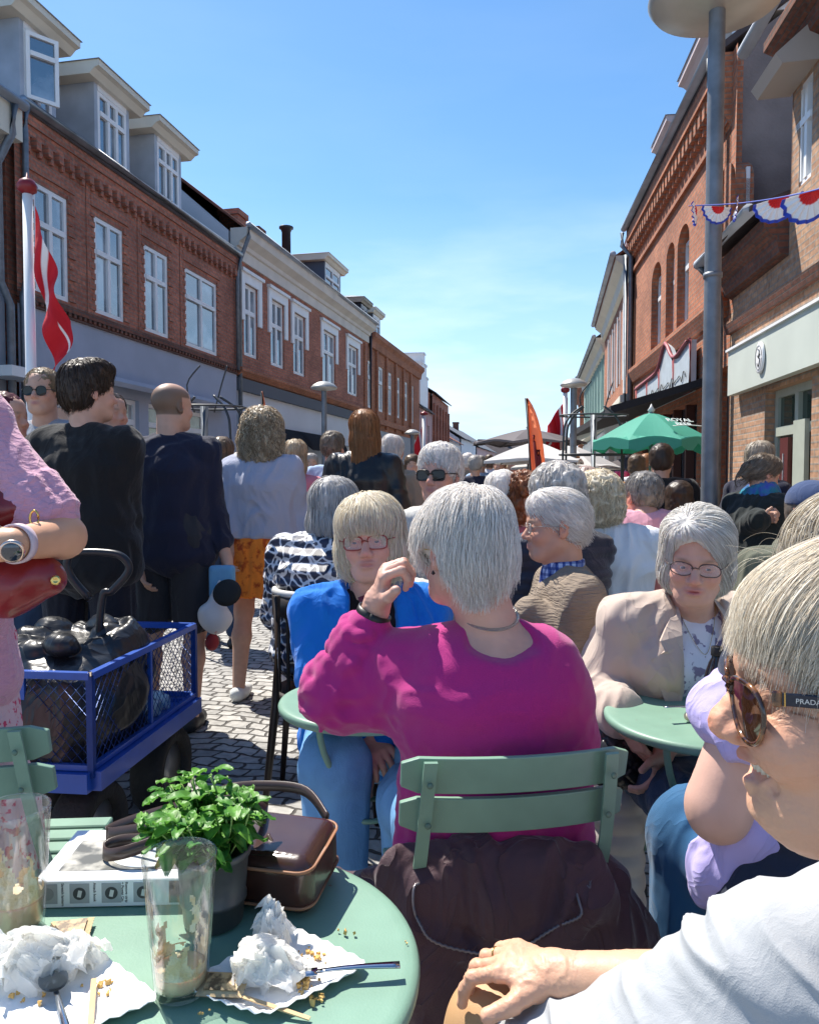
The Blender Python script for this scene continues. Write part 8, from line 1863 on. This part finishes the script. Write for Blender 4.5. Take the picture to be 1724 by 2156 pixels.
# parasols
def parasol(cx_, cy_, zt, ze, r, label, m, n=8, val=.0, group='parasols', pole_r=.025, sq=False, sag=.05, rot=0.2):
    o = thing('parasol', A(cx_, cy_, 0), label, 'parasol', group); V = [(cx_, cy_, zt)]; F = []; rings = 7; seg = n * 6; c = A(cx_, cy_, 0)
    for j in range(1, rings + 1):
        t = j / rings
        for k in range(seg):
            a = 2 * pi * k / seg + rot; kk = (k % 6) / 6; b = cos(pi / n) / cos(((kk) - .5) * 2 * pi / n) if not sq else 1
            rr_ = r * t * (b if j else 1); z = zt - (zt - ze) * (t ** 1.25) - sag * 0 + sag * .5 * sin(kk * pi) * t * t * (-1 if j < rings else 1.4); V.append((cx_ + rr_ * cos(a), cy_ + rr_ * sin(a), z))
    for k in range(seg): F.append((0, 1 + k, 1 + (k + 1) % seg))
    for j in range(rings - 1):
        for k in range(seg): F.append((1 + j * seg + k, 1 + (j + 1) * seg + k, 1 + (j + 1) * seg + (k + 1) % seg, 1 + j * seg + (k + 1) % seg))
    if val:
        b0 = len(V); last = 1 + (rings - 1) * seg
        for k in range(seg): p = V[last + k]; kk = (k % 6) / 6; V.append((p[0] * 1.0 + (p[0] - cx_) * .004, p[1] + (p[1] - cy_) * .004, p[2] - val * (.65 + .45 * abs(sin(kk * pi * 2)) + .15 * sin(k * 1.7))))
        for k in range(seg): F.append((last + k, b0 + k, b0 + (k + 1) % seg, last + (k + 1) % seg))
    q = mobj('canopy', V, F, m, o, smooth=False); q.data.polygons.foreach_set('use_smooth', np.array([True] * len(q.data.polygons)) if False else np.zeros(len(q.data.polygons), bool)); md = q.modifiers.new('s', 'SOLIDIFY'); md.thickness = .006
    V, F = tube([c, c + A(0, 0, zt)], pole_r, 10); mobj('pole', V, F, mat('parasol_pole', (.45, .45, .45), .4, metal=.6), o)
    for k in range(n): a = 2 * pi * k / n + rot; V, F = tube([c + A(0, 0, zt - .03), c + A(r * .96 * cos(a), r * .96 * sin(a), ze - .015)], .009, 5); mobj('rib', V, F, M_iron, o)
    V, F = lathe([(.02, 0), (.035, .02), (.015, .05), (.001, .08)], c + A(0, 0, zt), 10); mobj('finial', V, F, mat('pale_finial', (.6, .6, .58), .4), o); return o
M_pg = mat('parasol_green', (.09, .42, .31), .7); tN = M_pg.node_tree
def transl(m, col, f=.35):
    N = m.node_tree.nodes; L = m.node_tree.links; b = N['Principled BSDF']; out = [q for q in N if q.type == 'OUTPUT_MATERIAL'][0]; tr = N.new('ShaderNodeBsdfTranslucent'); tr.inputs[0].default_value = (*col, 1); mx = N.new('ShaderNodeMixShader'); mx.inputs[0].default_value = f
    L.new(b.outputs[0], mx.inputs[1]); L.new(tr.outputs[0], mx.inputs[2]); L.new(mx.outputs[0], out.inputs['Surface'])
transl(M_pg, (.12, .6, .44)); M_pw = mat('parasol_white', (.74, .72, .70), .8); transl(M_pw, (.8, .8, .78)); M_pd = mat('parasol_taupe', (.11, .095, .10), .8)
c = P(1370, 940, 7.0); gp = parasol(c[0], 7.0, P(0, 868, 7.0)[2], P(0, 932, 7.0)[2], .56, 'green parasol with white lettering outside the arched house', M_pg, 8, .10, rot=.15)
zt_, ze_ = P(0, 868, 7.0)[2], P(0, 932, 7.0)[2]; dn = nrm(A(.28, -1, 0)); base = A(c[0] + .05, 7.0, 0) + dn * .40; zb_ = zt_ - (zt_ - ze_) * (.40 / .56) ** 1.25; sl = nrm(dn * .56 * .5 - A(0, 0, (zt_ - ze_) * .62)); xr = nrm(np.cross(sl, A(0, 0, 1))); xr = xr if xr[0] > 0 else -xr; up_ = -sl
mw = mat('print_white', (.7, .75, .72), .7)
text_on('ROYAL', .082, base + A(0, 0, zb_ - zt_ + zt_) + np.cross(xr, up_) * .055 + up_ * .045 - xr * .15, xr, up_, mw, gp, ext=.002); text_on('BEER', .075, base + A(0, 0, zb_) + np.cross(xr, up_) * .055 - up_ * .03 - xr * .10, xr, up_, mw, gp, ext=.002)
sw = [base + A(0, 0, zb_) + np.cross(xr, up_) * .057 - up_ * (.045 - .02 * sin(t * 3)) + xr * (t - .5) * .3 for t in np.linspace(0, 1, 10)]; mobj('underline', *tube(sw, .004, 4), mw, gp)
c = P(1112, 920, 10.5); parasol(c[0], 10.5, P(0, 903, 10.5)[2], P(0, 934, 10.5)[2], .80, 'dark taupe parasol behind the orange banner', M_pd, 8, .03, rot=.39)
c = P(1128, 950, 9.2); parasol(c[0], 9.2, P(0, 930, 9.2)[2], P(0, 972, 9.2)[2], 1.05 * .72, 'big white parasol below the dark parasol', M_pw, 4, .04, rot=.5)
c = P(1195, 950, 11.5); parasol(c[0], 11.5, P(0, 935, 11.5)[2], P(0, 985, 11.5)[2], .9, 'second white parasol further right, partly behind the iron arch', M_pw, 4, .04, rot=.2)
c = P(1320, 985, 13.0); parasol(c[0], 13.0, P(0, 962, 13.0)[2], P(0, 990, 13.0)[2], .75, 'greyish parasol low behind the green one', M_pd, 4, .04, rot=.6)
c = P(1075, 985, 17.0); parasol(c[0], 17.0, P(0, 955, 17.0)[2], P(0, 985, 17.0)[2], 1.2, 'far white parasol over the crowd in the middle', M_pw, 4, .05, rot=.1)
# iron plant arches
def arch(px, d, pyt, label, w=.34):
    q = P(px, pyt, d); o = thing('iron_arch', A(q[0], d, 0), label, 'plant frame', 'iron plant frames'); x, zt = q[0], q[2]; parts = []
    V, F = tube([A(x, d, 0), A(x, d, zt - .05)], .035, 8); mobj('post', V, F, M_steel, o)
    for k, (dx, dy) in enumerate(((-1, -.3), (-.75, .4), (.75, -.4), (1, .3))):
        pts = spline([A(x + dx * w * .95, d + dy * w, .6), A(x + dx * w * .95, d + dy * w, zt - .35), A(x + dx * w * .8, d + dy * w * .8, zt - .10), A(x + dx * w * .35, d + dy * w * .35, zt + .03)], 20); V, F = tube(pts, .011, 6); mobj('hoop', V, F, M_iron, o)
    for z in (zt - .45, zt - .06): V, F = tube([A(x + w * cos(t), d + w * .6 * sin(t), z) for t in np.linspace(0, 2 * pi, 20, endpoint=False)], .009, 5, closed=True); mobj('ring', V, F, M_iron, o)
    for k in range(2): V, F = tube(spline([A(x + (k * 2 - 1) * .08, d, zt - .1), A(x + (k * 2 - 1) * .14, d, zt + .12), A(x + (k * 2 - 1) * .11 + .08, d, zt + .28)], 8), .007, 5); mobj('spike', V, F, M_iron, o)
arch(1250, 7.6, 862, 'iron plant frame with arched rods beside the street lamp on the right'); arch(430, 6.2, 842, 'iron plant frame with arched rods right of the balding man')
# bunting
p0 = P(1450, 433, 5.05); p1 = P(1560, 427, 4.7); p2 = P(1680, 408, 4.0); p3 = P(1790, 378, 3.4)
ln = spline([p0, p1, p2, p3], 40); o = thing('bunting', p1, 'red, white and blue rosette bunting strung from the lamp post to the right', 'bunting'); V, F = tube(ln, .004, 5); mobj('string', V, F, mat('blue_string', (.05, .09, .4), .7), o)
def fan(c, r, ang, tw, par, dn=0.0):
    n = 18; V = []; C = []; F = []; rings = [(0.02, (.68, .02, .02)), (.40, (.68, .02, .02)), (.45, (.80, .80, .80)), (.86, (.80, .80, .80)), (.89, (.03, .06, .42)), (1.0, (.03, .06, .42))]; xx = A(cos(tw), sin(tw), 0); yy = A(-sin(tw), cos(tw), 0)
    for q, colr in rings:
        for k in range(n + 1):
            t = pi + pi * k / n; V.append(c + (xx * cos(t) * cos(ang) - A(0, 0, 1) * cos(t) * sin(ang)) * r * q + A(0, 0, 1) * sin(t) * r * q * .95 + yy * (.012 * (k % 2) * q * r / .1 + .25 * r * q * q * (.3 + dn))); C.append(colr)
    for j in range(len(rings) - 1):
        for k in range(n): F.append((j * (n + 1) + k, j * (n + 1) + k + 1, (j + 1) * (n + 1) + k + 1, (j + 1) * (n + 1) + k))
    mm = mat('bunting_paper', (.8, .8, .8), .6, attr=True); q = mobj('pennant', V, F, mm, par, smooth=False, col=C); md = q.modifiers.new('s', 'SOLIDIFY'); md.thickness = .0015
for px, py, d, r, an, tw in ((1466, 437, 5.0, .085, .1, 1.1), (1512, 434, 4.85, .085, -.05, .3), (1552, 430, 4.65, .07, .3, 1.3), (1640, 415, 4.3, .105, -.25, -.1), (1708, 402, 3.85, .12, -.3, .15)): fan(P(px, py, d), r * 1.32, an, tw, o)
# clothes rail of small pink garments
cR_ = P(1320, 1000, 8.6); o = thing('clothes_rail', A(cR_[0], 8.6, 0), 'rail of small pink and red garments under the green parasol', 'clothes rail'); zt_ = P(0, 985, 8.6)[2]
V, F = tube([A(cR_[0] - .35, 8.6, 0), A(cR_[0] - .35, 8.6, zt_), A(cR_[0] + .35, 8.6, zt_), A(cR_[0] + .35, 8.6, 0)], .012, 6); mobj('rail', V, F, M_iron, o)
r = np.random.default_rng(2); cols = [(.75, .30, .38), (.70, .12, .22), (.80, .50, .50), (.55, .04, .12), (.82, .62, .30), (.80, .68, .62)]
for k in range(15):
    x = cR_[0] - .32 + k * .046; cl = cols[int(r.integers(0, 6))]; h_ = .28 + .16 * r.random(); S = Sdf(); S.tub(A(x, 8.58 - .05 * r.random(), zt_ - .06), A(x, 8.58, zt_ - h_), (.05, .025), (.07, .035), A(.5, .8, 0), .02)
    sobj('garment', S, .014, mat('garment_%d' % int(cl[0] * 100 + cl[1] * 1000), cl, .85, bump=.3, bscale=30), o, disp=folds(.01, 20, k))
